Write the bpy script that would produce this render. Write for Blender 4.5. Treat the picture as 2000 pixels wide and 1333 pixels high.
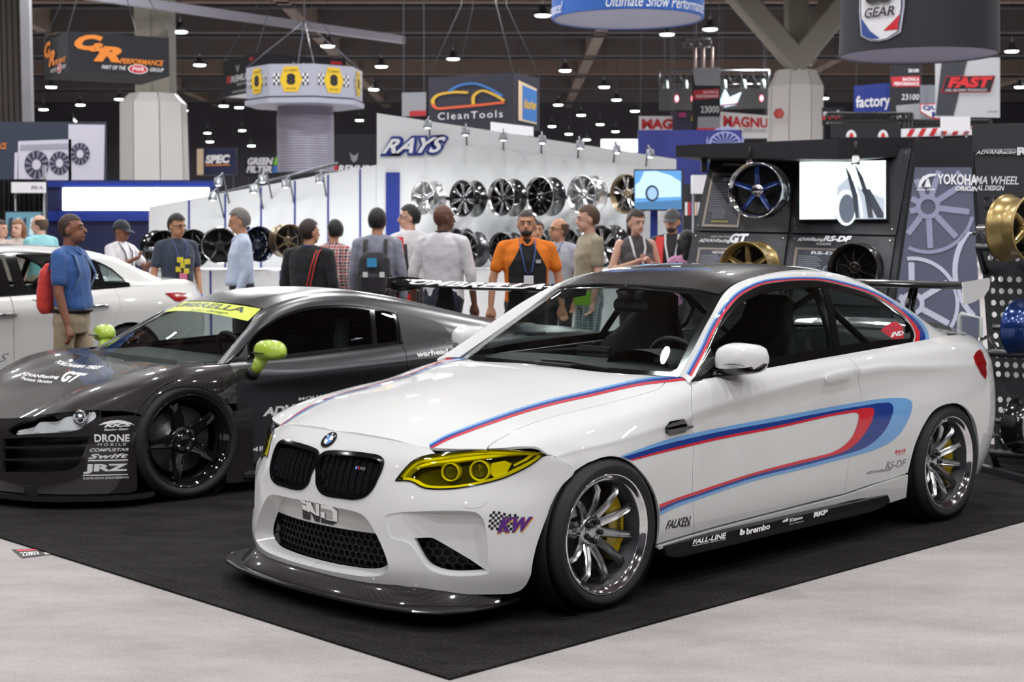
import bpy, bmesh, math, random
import numpy as np
from mathutils import Vector, Matrix, geometry
from math import pi, sin, cos, radians, atan2, sqrt
random.seed(7); RS = np.random.RandomState(7)
for o in list(bpy.data.objects): bpy.data.objects.remove(o)
SC = bpy.context.scene; COL = SC.collection
# ------------------------------------------------------------------ camera
W, H = 2000, 1333
FPX, PITCH, CH = 2949.24, 0.0718881, 1.5161
cam_d = bpy.data.cameras.new('camera'); cam = bpy.data.objects.new('camera', cam_d); COL.objects.link(cam)
cam.location = (0, 0, CH); cam.rotation_euler = (pi/2-PITCH, 0, 0)
cam_d.sensor_width = 36; cam_d.sensor_fit = 'HORIZONTAL'; cam_d.lens = FPX*36/W
cam_d.clip_end = 300
cam_d.dof.use_dof = True; cam_d.dof.focus_distance = 6.2; cam_d.dof.aperture_fstop = 5.0
SC.camera = cam
# ------------------------------------------------------------------ world and exposure
SC.view_settings.view_transform = 'Standard'; SC.view_settings.look = 'None'
SC.view_settings.exposure = 0.5; SC.view_settings.gamma = 1; SC.view_settings.use_curve_mapping = False
wd = bpy.data.worlds.new('world'); SC.world = wd; wd.use_nodes = True
wd.node_tree.nodes['Background'].inputs[0].default_value = (0.9, 0.93, 1, 1)
wd.node_tree.nodes['Background'].inputs[1].default_value = 0.25
SC.cycles.use_denoising = True
SC.cycles.max_bounces = 8; SC.cycles.transparent_max_bounces = 16
SC.cycles.caustics_reflective = False; SC.cycles.caustics_refractive = False
SC.cycles.sample_clamp_indirect = 6
# ------------------------------------------------------------------ hall lamps (area lights in the ceiling lamp banks)
def area(loc, size, power, rot=(0, 0, 0), color=(1, 1, 1), shape='DISK', sy=None, spread=pi):
    d = bpy.data.lights.new('hall_light', 'AREA'); d.shape = shape; d.size = size
    if sy: d.shape = 'RECTANGLE'; d.size_y = sy
    d.energy = power; d.color = color; d.spread = spread
    o = bpy.data.objects.new('hall_light', d); COL.objects.link(o); o.location = loc; o.rotation_euler = rot
    return o
HLAMP = [(x, y, 92) for y in (-6, -1, 4, 9, 14) for x in (-10, -5, 0, 5, 10)]+[(x, y, 190) for y in (20, 26, 33) for x in (-15, -9, -3, 3, 9, 15)]+[(x, y, 1300) for y in (50, 72, 95) for x in (-26, -9, 9, 26)]
for x, y, w in HLAMP:
    area((x+.7*sin(y*3.1+x), y+.5*cos(x*2.), 8.6), .32 if y < 40 else .8, w, color=(1, .995, .99))
# ------------------------------------------------------------------ materials
MATS = {}
def new_mat(name):
    m = bpy.data.materials.new(name); m.use_nodes = True; MATS[name] = m
    nt = m.node_tree; b = nt.nodes['Principled BSDF']
    return m, nt, b
def M(name, col=(.5, .5, .5), rough=.5, metal=0., coat=0., emit=None, es=1., noise=0., nscale=40., bump=0., spec=.5, sheen=0., crough=.03):
    if name in MATS: return MATS[name]
    m, nt, b = new_mat(name); I = b.inputs
    I['Base Color'].default_value = (*col, 1); I['Roughness'].default_value = rough; I['Metallic'].default_value = metal
    I['Coat Weight'].default_value = coat; I['Coat Roughness'].default_value = crough; I['Specular IOR Level'].default_value = spec
    if sheen: I['Sheen Weight'].default_value = sheen
    if emit: I['Emission Color'].default_value = (*emit, 1); I['Emission Strength'].default_value = es
    if noise or bump:
        tc = nt.nodes.new('ShaderNodeTexCoord'); n = nt.nodes.new('ShaderNodeTexNoise'); n.inputs['Scale'].default_value = nscale
        n.inputs['Detail'].default_value = 4
        nt.links.new(tc.outputs['Object'], n.inputs['Vector'])
        if noise:
            mx = nt.nodes.new('ShaderNodeMixRGB'); mx.inputs[1].default_value = (*[c*(1-noise) for c in col], 1)
            mx.inputs[2].default_value = (*[min(1, c*(1+noise)) for c in col], 1)
            nt.links.new(n.outputs['Fac'], mx.inputs[0]); nt.links.new(mx.outputs[0], I['Base Color'])
        if bump:
            bp = nt.nodes.new('ShaderNodeBump'); bp.inputs['Strength'].default_value = bump; bp.inputs['Distance'].default_value = .01
            nt.links.new(n.outputs['Fac'], bp.inputs['Height']); nt.links.new(bp.outputs[0], I['Normal'])
    return m
def M_glass(name, tint, refl=1.0, rough=0.0):
    if name in MATS: return MATS[name]
    m = bpy.data.materials.new(name); m.use_nodes = True; MATS[name] = m; nt = m.node_tree; nt.nodes.clear()
    o = nt.nodes.new('ShaderNodeOutputMaterial'); mx = nt.nodes.new('ShaderNodeMixShader')
    t = nt.nodes.new('ShaderNodeBsdfTransparent'); t.inputs[0].default_value = (*tint, 1)
    g = nt.nodes.new('ShaderNodeBsdfGlossy'); g.inputs['Roughness'].default_value = rough; g.inputs[0].default_value = (refl, refl, refl, 1)
    f = nt.nodes.new('ShaderNodeFresnel'); bf = nt.nodes.new('ShaderNodeNewGeometry'); ma = nt.nodes.new('ShaderNodeMath'); ma.operation = 'MULTIPLY_ADD'; ma.inputs[1].default_value = 1/1.45-1.45; ma.inputs[2].default_value = 1.45
    nt.links.new(bf.outputs['Backfacing'], ma.inputs[0]); nt.links.new(ma.outputs[0], f.inputs[0])   # thin pane: same on both sides
    nt.links.new(f.outputs[0], mx.inputs[0]); nt.links.new(t.outputs[0], mx.inputs[1]); nt.links.new(g.outputs[0], mx.inputs[2])
    nt.links.new(mx.outputs[0], o.inputs[0]); return m
def M_carbon(name, c1=(.012, .012, .013), c2=(.05, .05, .052), scale=260., coat=1., rough=.35):
    if name in MATS: return MATS[name]
    m, nt, b = new_mat(name); tc = nt.nodes.new('ShaderNodeTexCoord'); ck = nt.nodes.new('ShaderNodeTexChecker')
    mp = nt.nodes.new('ShaderNodeMapping'); mp.inputs['Rotation'].default_value = (.3, .5, .78)
    ck.inputs['Scale'].default_value = scale; ck.inputs[1].default_value = (*c1, 1); ck.inputs[2].default_value = (*c2, 1)
    nt.links.new(tc.outputs['Object'], mp.inputs[0]); nt.links.new(mp.outputs[0], ck.inputs[0]); nt.links.new(ck.outputs[0], b.inputs['Base Color'])
    b.inputs['Roughness'].default_value = rough; b.inputs['Coat Weight'].default_value = coat; b.inputs['Coat Roughness'].default_value = .04; b.inputs['Specular IOR Level'].default_value = .12
    return m
# ------------------------------------------------------------------ object helpers
def link(name, me, mat=None, parent=None, label=None, cat=None, group=None, kind=None, loc=None, rot=None):
    o = bpy.data.objects.new(name, me); COL.objects.link(o)
    if mat is not None and me is not None and not me.materials: me.materials.append(mat)
    if parent: o.parent = parent
    return tag(o, label, cat, group, kind, loc, rot)
def tag(o, label=None, cat=None, group=None, kind=None, loc=None, rot=None):
    if label: o['label'] = label
    if cat: o['category'] = cat
    if group: o['group'] = group
    if kind: o['kind'] = kind
    if loc is not None: o.location = loc
    if rot is not None: o.rotation_euler = rot
    return o
def empty(name, label=None, cat=None, loc=(0, 0, 0), rz=0., group=None, kind=None):
    o = bpy.data.objects.new(name, None); COL.objects.link(o); o.empty_display_size = .1
    return tag(o, label, cat, group, kind, loc, (0, 0, rz))
def mesh(name, V, F, smooth=False, norms=None):
    me = bpy.data.meshes.new(name); me.from_pydata([tuple(map(float, v)) for v in V], [], [tuple(map(int, f)) for f in F]); me.update()
    if smooth or norms is not None:
        me.polygons.foreach_set('use_smooth', [True]*len(me.polygons))
        if norms is not None: me.normals_split_custom_set_from_vertices([tuple(map(float, n)) for n in norms])
    return me
class MB:
    """collects simple shapes into one mesh"""
    def __init__(s): s.V = []; s.F = []; s.S = []
    def add(s, V, F, smooth=False):
        b = len(s.V); s.V += [tuple(v) for v in V]; s.F += [tuple(i+b for i in f) for f in F]; s.S += [smooth]*len(F); return s
    def box(s, c, d, rz=0., bev=0., tilt=None):
        x, y, z = [v/2 for v in d]
        R = Matrix.Rotation(rz, 3, 'Z')
        if tilt: R = R @ Matrix.Rotation(tilt[0], 3, 'X') @ Matrix.Rotation(tilt[1], 3, 'Y')
        if bev:
            b = min(bev, x*.9, y*.9, z*.9); V = []; 
            for sx in (-1, 1):
                for sy in (-1, 1):
                    for sz in (-1, 1):
                        V += [(sx*x, sy*(y-b), sz*(z-b)), (sx*(x-b), sy*y, sz*(z-b)), (sx*(x-b), sy*(y-b), sz*z)]
            bm = bmesh.new(); [bm.verts.new(v) for v in V]; r = bmesh.ops.convex_hull(bm, input=bm.verts); bm.verts.index_update()
            F = [[v.index for v in f.verts] for f in bm.faces]; V = [v.co for v in bm.verts]; bm.free()
        else:
            V = [(sx*x, sy*y, sz*z) for sx in (-1, 1) for sy in (-1, 1) for sz in (-1, 1)]
            F = [(0, 1, 3, 2), (4, 6, 7, 5), (0, 4, 5, 1), (2, 3, 7, 6), (0, 2, 6, 4), (1, 5, 7, 3)]
        C = Vector(c); return s.add([C+R @ Vector(v) for v in V], F)
    def tube(s, pts, r, n=10, cap=True, closed=False):
        P = [Vector(p) for p in pts]; m = len(P); rr = r if hasattr(r, '__len__') else [r]*m
        V = []; F = []; up = None
        for i, p in enumerate(P):
            a = P[(i-1) % m] if (i > 0 or closed) else p; b = P[(i+1) % m] if (i < m-1 or closed) else p
            t = (b-a).normalized()
            if up is None: up = t.orthogonal().normalized()
            up = (up - t*up.dot(t)); up = up.normalized() if up.length > 1e-6 else t.orthogonal().normalized()
            w = t.cross(up)
            for k in range(n): V.append(p + (up*cos(2*pi*k/n)+w*sin(2*pi*k/n))*rr[i])
        for i in range(m if closed else m-1):
            j = (i+1) % m
            for k in range(n): F.append((i*n+k, i*n+(k+1) % n, j*n+(k+1) % n, j*n+k))
        if cap and not closed: F.append(tuple(range(n))[::-1]); F.append(tuple((m-1)*n+k for k in range(n)))
        return s.add(V, F, True)
    def lathe(s, prof, n=32, axis='Z', c=(0, 0, 0), closed=False):
        """prof: (r, h) points"""
        V = []; F = []; m = len(prof)
        for (r, h) in prof:
            for k in range(n):
                a = 2*pi*k/n
                p = {'Z': (r*cos(a), r*sin(a), h), 'Y': (r*cos(a), h, r*sin(a)), 'X': (h, r*cos(a), r*sin(a))}[axis]
                V.append((p[0]+c[0], p[1]+c[1], p[2]+c[2]))
        for i in range(m if closed else m-1):
            j = (i+1) % m
            for k in range(n):
                q = (i*n+k, i*n+(k+1) % n, j*n+(k+1) % n, j*n+k)
                F.append(q if axis != 'Y' else q[::-1])
        return s.add(V, F, True)
    def prism(s, poly, h0, h1, axis='Z', smooth=False):
        n = len(poly)
        mp = {'Z': lambda a, b, h: (a, b, h), 'Y': lambda a, b, h: (a, h, b), 'X': lambda a, b, h: (h, a, b)}[axis]
        V = [mp(a, b, h0) for a, b in poly]+[mp(a, b, h1) for a, b in poly]
        F = [(i, (i+1) % n, n+(i+1) % n, n+i) for i in range(n)]; s.add(V, F, smooth)
        s.add(V[:n], [tuple(range(n))[::-1]]); s.add(V[n:], [tuple(range(n))]); return s
    def me(s, name, smooth=None, fixn=True):
        me = bpy.data.meshes.new(name); me.from_pydata([tuple(map(float, v)) for v in s.V], [], s.F)
        me.polygons.foreach_set('use_smooth', s.S if smooth is None else [smooth]*len(s.S)); me.update()
        if fixn:
            bm = bmesh.new(); bm.from_mesh(me); bmesh.ops.recalc_face_normals(bm, faces=bm.faces); bm.to_mesh(me); bm.free()
        return me
    def build(s, name, mat, parent=None, smooth=None, **k): return link(name, s.me(name, smooth), mat, parent, **k)
def subsurf(me, lv=2, crease=None):
    o = bpy.data.objects.new('tmp', me); COL.objects.link(o); m = o.modifiers.new('s', 'SUBSURF'); m.levels = lv; m.render_levels = lv
    r = baked(o); return r
SCRATCH = bpy.data.scenes.new('scratch')
def baked(o):
    """evaluate an object's modifiers or text in a small scene of its own"""
    COL.objects.unlink(o); SCRATCH.collection.objects.link(o); vl = SCRATCH.view_layers[0]; vl.update(); dg = vl.depsgraph
    r = bpy.data.meshes.new_from_object(o.evaluated_get(dg), depsgraph=dg); bpy.data.objects.remove(o); return r
def copy_tree(o, parent=None):
    c = o.copy(); COL.objects.link(c); c.parent = parent
    for ch in list(o.children): copy_tree(ch, c)
    return c
# ------------------------------------------------------------------ projection helpers (camera geometry of the photograph)
CP, SP = cos(PITCH), sin(PITCH)
def projw(P):
    P = np.atleast_2d(np.asarray(P, float)); z = P[:, 2]-CH; d = P[:, 1]*CP-z*SP; v = P[:, 1]*SP+z*CP
    return np.stack([W/2+FPX*P[:, 0]/d, H/2-FPX*v/d], 1)
def ray(u, v):
    dx = (u-W/2)/FPX; dv = -(v-H/2)/FPX; return np.array([dx, CP+dv*SP, -SP+dv*CP])
def at_y(u, v, Y): r = ray(u, v); return np.array([0, 0, CH])+r*(Y/r[1])
def at_z(u, v, z=0.): r = ray(u, v); return np.array([0, 0, CH])+r*((z-CH)/r[2])
class Frame:
    """a vehicle's own axes: x forward, y to its left, z up"""
    def __init__(s, tx, ty, yaw): s.tx, s.ty, s.yaw = tx, ty, yaw; s.c, s.s = cos(yaw), sin(yaw)
    def world(s, P): P = np.atleast_2d(np.asarray(P, float)); return np.stack([s.tx+P[:, 0]*s.c-P[:, 1]*s.s, s.ty+P[:, 0]*s.s+P[:, 1]*s.c, P[:, 2]], 1)
    def px(s, P): return projw(s.world(P))
    def local(s, P): P = np.atleast_2d(np.asarray(P, float)); x = P[:, 0]-s.tx; y = P[:, 1]-s.ty; return np.stack([x*s.c+y*s.s, -x*s.s+y*s.c, P[:, 2]], 1)
    def at(s, u, v, ax, val):
        o = s.local([0, 0, CH])[0]; d = s.local(np.array([0, 0, CH])+ray(u, v))[0]-o; return o+d*((val-o[ax])/d[ax])
# ------------------------------------------------------------------ interpolating spline surfaces, from which panels are cut
TCACHE = {}
def hbasis(k, t, cr=()):
    n = len(k); t = np.asarray(t, float); i = np.clip(np.searchsorted(k, t, 'right')-1, 0, n-2); h = np.diff(k); key = (k.tobytes(), tuple(cr))
    def tang(j, side):
        w = np.zeros(n)
        if j == 0 or (j in cr and side > 0 and j < n-1): w[j] = -1/h[j]; w[j+1] = 1/h[j]
        elif j == n-1 or (j in cr and side < 0): w[j-1] = -1/h[j-1]; w[j] = 1/h[j-1]
        else:
            a, b = h[j-1], h[j]; w[j-1] += -b/a/(a+b); w[j] += b/a/(a+b)-a/b/(a+b); w[j+1] += a/b/(a+b)
        return w
    if key not in TCACHE: TCACHE[key] = np.array([tang(j, 1) for j in range(n)]), np.array([tang(j, -1) for j in range(n)])
    R, L = TCACHE[key]
    hh = h[i]; s = (t-k[i])/hh; E = np.eye(n)
    return ((2*s**3-3*s**2+1)[:, None]*E[i]+(s**3-2*s**2+s)[:, None]*hh[:, None]*R[i]+(-2*s**3+3*s**2)[:, None]*E[i+1]+(s**3-s**2)[:, None]*hh[:, None]*L[i+1])
class Patch:
    def __init__(s, P, fr, cu=(), cv=(), flip=False, n=(160, 120), sym=None):
        s.P = np.asarray(P, float); s.fr = fr; s.cu, s.cv = cu, cv; s.flip = -1 if flip else 1
        du = np.linalg.norm(np.diff(s.P, axis=0), axis=2).mean(1)+1e-4; dv = np.linalg.norm(np.diff(s.P, axis=1), axis=2).mean(0)+1e-4
        s.ku = np.r_[0, np.cumsum(du)]; s.kv = np.r_[0, np.cumsum(dv)]   # knots in metres
        s.sym = sym; s.k0 = s.ku, s.kv; s.U, s.V = s.ku[-1], s.kv[-1]; mir = np.array([1, -1, 1.])   # sym: the surface goes on mirrored past the centre line
        if sym == 'v1': s.P = np.concatenate([s.P, s.P[:, -2:-1]*mir], 1); s.kv = np.r_[s.kv, 2*s.V-s.kv[-2]]
        if sym == 'v0': s.P = np.concatenate([s.P[:, 1:2]*mir, s.P], 1); s.kv = np.r_[-s.kv[1], s.kv]; s.cv = tuple(c+1 for c in s.cv)
        if sym == 'u0': s.P = np.concatenate([s.P[1:2]*mir, s.P], 0); s.ku = np.r_[-s.ku[1], s.ku]; s.cu = tuple(c+1 for c in s.cu)
        gu = np.linspace(0, s.U, n[0]); gv = np.linspace(0, s.V, n[1]); U, V = np.meshgrid(gu, gv, indexing='ij')
        s.G = np.stack([U.ravel(), V.ravel()], 1); X, N = s.ev(s.G, True); s.gp = fr.px(X)
        vw = fr.local([0, 0, CH])[0]-X; s.face = (vw*N).sum(1) > 0
    def pos(s, uv):
        u, v = uv[:, 0], uv[:, 1]; ng = np.zeros(len(u), bool)
        if s.sym == 'u0': ng = u < 0; u = np.abs(u)
        if s.sym == 'v0': ng = v < 0; v = np.abs(v)
        if s.sym == 'v1': ng = v > s.V; v = np.where(ng, 2*s.V-v, v)
        A = hbasis(s.ku, np.clip(u, 0, s.U), s.cu); B = hbasis(s.kv, np.clip(v, 0, s.V), s.cv)
        n, m = s.P.shape[:2]; R = ((A @ s.P.reshape(n, -1)).reshape(-1, m, 3)*B[:, :, None]).sum(1); R[ng, 1] *= -1; return R
    def ev(s, uv, normal=False, off=0.):
        uv = np.atleast_2d(np.asarray(uv, float)); X = s.pos(uv)
        if not normal and not off: return X
        e = 2e-3; d = np.array([[e, 0]]); f = np.array([[0, e]])
        N = np.cross(s.pos(uv+d)-s.pos(uv-d), s.pos(uv+f)-s.pos(uv-f))*s.flip; N /= np.linalg.norm(N, axis=1)[:, None]+1e-12
        X = X+N*off
        return (X, N) if normal else X
    def trace(s, px):
        """pixels of the photograph -> surface coordinates"""
        P = np.array([p[:2] for p in px], float); X = np.array([s.G[(((s.gp-p)**2).sum(1)+np.where(s.face, 0, 4e4)).argmin()] for p in P])
        e = 2e-3
        for _ in range(6):
            n = len(X); q = s.fr.px(s.pos(np.r_[X, X+[e, 0], X+[0, e]])); q0 = q[:n]; J1 = (q[n:2*n]-q0)/e; J2 = (q[2*n:]-q0)/e; d = P-q0
            det = J1[:, 0]*J2[:, 1]-J1[:, 1]*J2[:, 0]; det = np.where(np.abs(det) < 1e-6, 1e-6, det)
            st = np.stack([(d[:, 0]*J2[:, 1]-d[:, 1]*J2[:, 0])/det, (J1[:, 0]*d[:, 1]-J1[:, 1]*d[:, 0])/det], 1)
            st *= np.minimum(1, .05/(np.linalg.norm(st, axis=1)+1e-9))[:, None]; X = np.clip(X+st, 0, [s.U, s.V])
        return X
    def near(s, pts):
        """car-space points -> surface coordinates (closest)"""
        X = s.ev(s.G); out = []
        for p in np.atleast_2d(np.asarray(pts, float)):
            x = s.G[((X-p)**2).sum(1).argmin()].copy()
            for _ in range(5):
                e = 2e-3; q = s.pos(np.array([x, x+[e, 0], x+[0, e]])); J = np.stack([(q[1]-q[0])/e, (q[2]-q[0])/e], 1)
                x = np.clip(x+np.linalg.lstsq(J, p-q[0], rcond=None)[0], 0, [s.U, s.V])
            out.append(x)
        return np.array(out)
def curve(pts, closed=True, n=6, corners=()):
    """smooth polyline through points, sharp at the given indices"""
    P = np.asarray(pts, float)[:, :2]; m = len(P); out = []
    for i in range(m if closed else m-1):
        a, b = P[i], P[(i+1) % m]; p0 = P[i-1] if (i > 0 or closed) else a; p3 = P[(i+2) % m] if (i < m-2 or closed) else b
        if i in corners: p0 = a
        if (i+1) % m in corners: p3 = b
        d0, d1, d2 = [max(np.linalg.norm(x), 1e-6)**.5 for x in (a-p0, b-a, p3-b)]
        m1 = (b-a) if np.allclose(p0, a) else d1*((a-p0)/d0-(b-p0)/(d0+d1)+(b-a)/d1)
        m2 = (b-a) if np.allclose(p3, b) else d1*((b-a)/d1-(p3-a)/(d1+d2)+(p3-b)/d2)
        for k in range(n):
            t = k/n; out.append((2*t**3-3*t**2+1)*a+(t**3-2*t**2+t)*m1+(-2*t**3+3*t**2)*b+(t**3-t**2)*m2)
    if not closed: out.append(P[-1])
    return np.array(out)
def inpoly(pts, poly):
    x, y = pts[:, 0], pts[:, 1]; r = np.zeros(len(pts), bool); n = len(poly)
    for i in range(n):
        x1, y1 = poly[i]; x2, y2 = poly[(i+1) % n]
        if y1 == y2: continue
        c = ((y1 > y) != (y2 > y)) & (x < (x2-x1)*(y-y1)/(y2-y1)+x1); r ^= c
    return r
def segdist(pts, poly):
    a = poly; b = np.roll(poly, -1, 0); d = np.full(len(pts), 1e9)
    for i in range(len(a)):
        v = b[i]-a[i]; L = v@v+1e-12; t = np.clip(((pts-a[i])@v)/L, 0, 1); d = np.minimum(d, np.linalg.norm(pts-a[i]-t[:, None]*v, axis=1))
    return d
def resample(poly, step, closed=True):
    P = np.asarray(poly, float); Q = np.r_[P, P[:1]] if closed else P; out = []
    for a, b in zip(Q[:-1], Q[1:]):
        n = max(1, int(math.ceil(np.linalg.norm(b-a)/step))); out += [a+(b-a)*k/n for k in range(n)]
    if not closed: out.append(Q[-1])
    o2 = [out[0]]
    for p in out[1:]:
        if np.linalg.norm(p-o2[-1]) > 2e-4: o2.append(p)
    if closed and len(o2) > 3 and np.linalg.norm(o2[0]-o2[-1]) < 2e-4: o2.pop()
    return np.array(o2)
def shrink(poly, d):
    """move a closed outline inwards by d"""
    P = np.asarray(poly, float); A = .5*np.sum(P[:, 0]*np.roll(P[:, 1], -1)-np.roll(P[:, 0], -1)*P[:, 1]); sg = 1 if A > 0 else -1
    t = np.roll(P, -1, 0)-np.roll(P, 1, 0); t /= np.linalg.norm(t, axis=1)[:, None]+1e-9
    return P+np.stack([-t[:, 1], t[:, 0]], 1)*sg*d
def tri2d(outer, holes, step):
    loops = [resample(outer, step)]+[resample(h, step) for h in holes]
    pts = []; ed = []
    for L in loops:
        b = len(pts); pts += list(L); ed += [(b+i, b+(i+1) % len(L)) for i in range(len(L))]
    lo, hi = loops[0].min(0), loops[0].max(0)
    g = np.stack(np.meshgrid(np.arange(lo[0]+step/2, hi[0], step), np.arange(lo[1]+step/2, hi[1], step), indexing='ij'), -1).reshape(-1, 2)
    if len(g):
        k = inpoly(g, loops[0])
        for h in loops[1:]: k &= ~inpoly(g, h)
        g = g[k]
        for L in loops:
            if len(g): g = g[segdist(g, L) > step*.4]
    allp = pts+list(g)
    r = geometry.delaunay_2d_cdt([Vector(p) for p in allp], ed, [], 0, 1e-7)
    V = np.array([tuple(v) for v in r[0]]); F = np.array([tuple(f) for f in r[2] if len(f) == 3], int).reshape(-1, 3)
    c = V[F].mean(1); k = inpoly(c, loops[0])
    for h in loops[1:]: k &= ~inpoly(c, h)
    F = F[k]; a = V[F[:, 1]]-V[F[:, 0]]; b = V[F[:, 2]]-V[F[:, 0]]; cr = a[:, 0]*b[:, 1]-a[:, 1]*b[:, 0]
    F[cr < 0] = F[cr < 0][:, ::-1]
    # boundary loops in terms of V
    return V, F
def border(F):
    e = {}
    for f in F:
        for a, b in ((f[0], f[1]), (f[1], f[2]), (f[2], f[0])): e[(a, b)] = 1
    return [(a, b) for a, b in e if (b, a) not in e]
class Surf:
    """mesh accumulator with its own normals"""
    def __init__(s): s.V = []; s.N = []; s.F = []
    def add(s, V, N, F): b = len(s.V); s.V += [tuple(v) for v in V]; s.N += [tuple(n) for n in N]; s.F += [tuple(int(i)+b for i in f) for f in F]; return s
    def panel(s, pt, outer, holes=(), step=.03, off=0., lip=.012, dz=None, gap=0.):
        outer = np.asarray(outer)[:, :2]
        if gap: outer = shrink(resample(outer, step), gap)
        V2, F = tri2d(outer, [np.asarray(h)[:, :2] for h in holes], step); X, N = pt.ev(V2, True, off)
        if dz is not None: X = X+N*dz(V2, X)[:, None]
        if pt.flip < 0: F = F[:, ::-1]
        s.add(X, N, F)
        if lip:
            E = border(F); idx = sorted({i for e in E for i in e}); mp = {v: i for i, v in enumerate(idx)}; n = len(idx)
            A = X[idx]; B = A-N[idx]*lip; LF = []; 
            # border normals, facing out of the panel edge
            NN = np.zeros((n, 3))
            for a, b in E:
                t = X[b]-X[a]; w = np.cross(t, N[a]); w /= np.linalg.norm(w)+1e-9; NN[mp[a]] += w; NN[mp[b]] += w
                LF.append((mp[a], mp[a]+n, mp[b]+n, mp[b]))
            NN /= np.linalg.norm(NN, axis=1)[:, None]+1e-9
            s.add(np.r_[A, B], np.r_[NN, NN], LF)
        return s
    def mirror(s):
        b = len(s.V); s.V += [(x, -y, z) for x, y, z in s.V]; s.N += [(x, -y, z) for x, y, z in s.N]
        s.F += [tuple(i+b for i in f)[::-1] for f in s.F]; return s
    def flipped(s):
        r = Surf(); r.V = [(x, -y, z) for x, y, z in s.V]; r.N = [(x, -y, z) for x, y, z in s.N]; r.F = [f[::-1] for f in s.F]; return r
    def build(s, name, mat, parent=None, **k): return link(name, mesh(name, s.V, s.F, True, s.N), mat, parent, **k)
# ------------------------------------------------------------------ lettering
TXC = {}
def text_mesh(txt, shear=0., bold=0., space=1., ext=0.):
    key = (txt, shear, bold, space)
    if key in TXC: return TXC[key]
    cu = bpy.data.curves.new('t', 'FONT'); cu.body = txt; cu.size = 1; cu.shear = shear; cu.offset = bold; cu.space_character = space; cu.extrude = ext
    cu.resolution_u = 3; cu.align_x = 'LEFT'; o = bpy.data.objects.new('t', cu); COL.objects.link(o); me = baked(o); bpy.data.curves.remove(cu)
    V = np.array([v.co[:] for v in me.vertices]); F = [tuple(p.vertices) for p in me.polygons]; bpy.data.meshes.remove(me); TXC[key] = V, F; return V, F
def fit01(V):
    lo, hi = V[:, :2].min(0), V[:, :2].max(0); return (V[:, :2]-lo)/np.maximum(hi-lo, 1e-6)
def quadmap(st, q):
    """unit square -> quad bl, br, tr, tl"""
    q = np.asarray(q, float); a, b = st[:, :1], st[:, 1:2]; return q[0]*(1-a)*(1-b)+q[1]*a*(1-b)+q[2]*a*b+q[3]*(1-a)*b
def subdiv_long(V, F, L):
    bm = bmesh.new(); vs = [bm.verts.new((v[0], v[1], 0)) for v in V]
    for f in F:
        try: bm.faces.new([vs[i] for i in f])
        except ValueError: pass
    bmesh.ops.triangulate(bm, faces=bm.faces)
    for _ in range(6):
        es = [e for e in bm.edges if e.calc_length() > L]
        if not es: break
        bmesh.ops.subdivide_edges(bm, edges=es, cuts=1); bmesh.ops.triangulate(bm, faces=bm.faces)
    bm.verts.index_update(); r = np.array([v.co[:2] for v in bm.verts]), [tuple(v.index for v in f.verts) for f in bm.faces]; bm.free(); return r
def wall_text(name, txt, mat, parent, o, ax, ay, w, h, shear=0., bold=0., depth=.004, space=1.):
    """raised flat lettering on a plane: origin o, unit axes ax (reading) and ay (up), size w x h"""
    V, F = text_mesh(txt, shear, bold, space); st = fit01(V); o, ax, ay = Vector(o), Vector(ax).normalized(), Vector(ay).normalized(); n = ax.cross(ay)
    P = [o+ax*(s*w)+ay*(t*h)+n*depth for s, t in st]; return link(name, mesh(name, P, F), mat, parent)
def flat_poly(name, polys, mat, parent, o, ax, ay, depth=.003):
    """flat printed shapes on a plane, points in metres from o"""
    o, ax, ay = Vector(o), Vector(ax).normalized(), Vector(ay).normalized(); n = ax.cross(ay); V = []; F = []
    for p in polys:
        b = len(V); V += [o+ax*x+ay*y+n*depth for x, y in p]; F.append(tuple(range(b, b+len(p))))
    me = mesh(name, V, F); bm = bmesh.new(); bm.from_mesh(me); bmesh.ops.triangulate(bm, faces=bm.faces); bm.to_mesh(me); bm.free()
    return link(name, me, mat, parent)
# ------------------------------------------------------------------ wheels
def lathe_mesh(name, prof, n=48, axis='Y', closed=True):
    return MB().lathe(prof, n, axis, closed=closed).me(name, True)
def spoke_mesh(path, groove=0., n_side=1):
    """path: (r, y, half width, thickness) along +Z; a bevelled bar with an optional groove on its face"""
    V = []; F = []; m = None
    for (r, y, hw, th) in path:
        sec = [(-hw, -th), (-hw, -th*.25), (-hw*.72, 0), (-hw*.25, -groove), (hw*.25, -groove), (hw*.72, 0), (hw, -th*.25), (hw, -th)]
        m = len(sec); V += [(a, y+b, r) for a, b in sec]
    for i in range(len(path)-1):
        for k in range(m): F.append((i*m+k, i*m+(k+1) % m, (i+1)*m+(k+1) % m, (i+1)*m+k))
    F.append(tuple(range(m))); F.append(tuple((len(path)-1)*m+k for k in range(m))[::-1])
    me = mesh('spoke', V, F); bm = bmesh.new(); bm.from_mesh(me); bmesh.ops.recalc_face_normals(bm, faces=bm.faces); bm.to_mesh(me); bm.free()
    me.polygons.foreach_set('use_smooth', [len(p.vertices) == 4 for p in me.polygons])
    try: me.set_sharp_from_angle(angle=radians(35))
    except Exception: pass
    return me
WCACHE = {}
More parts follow.
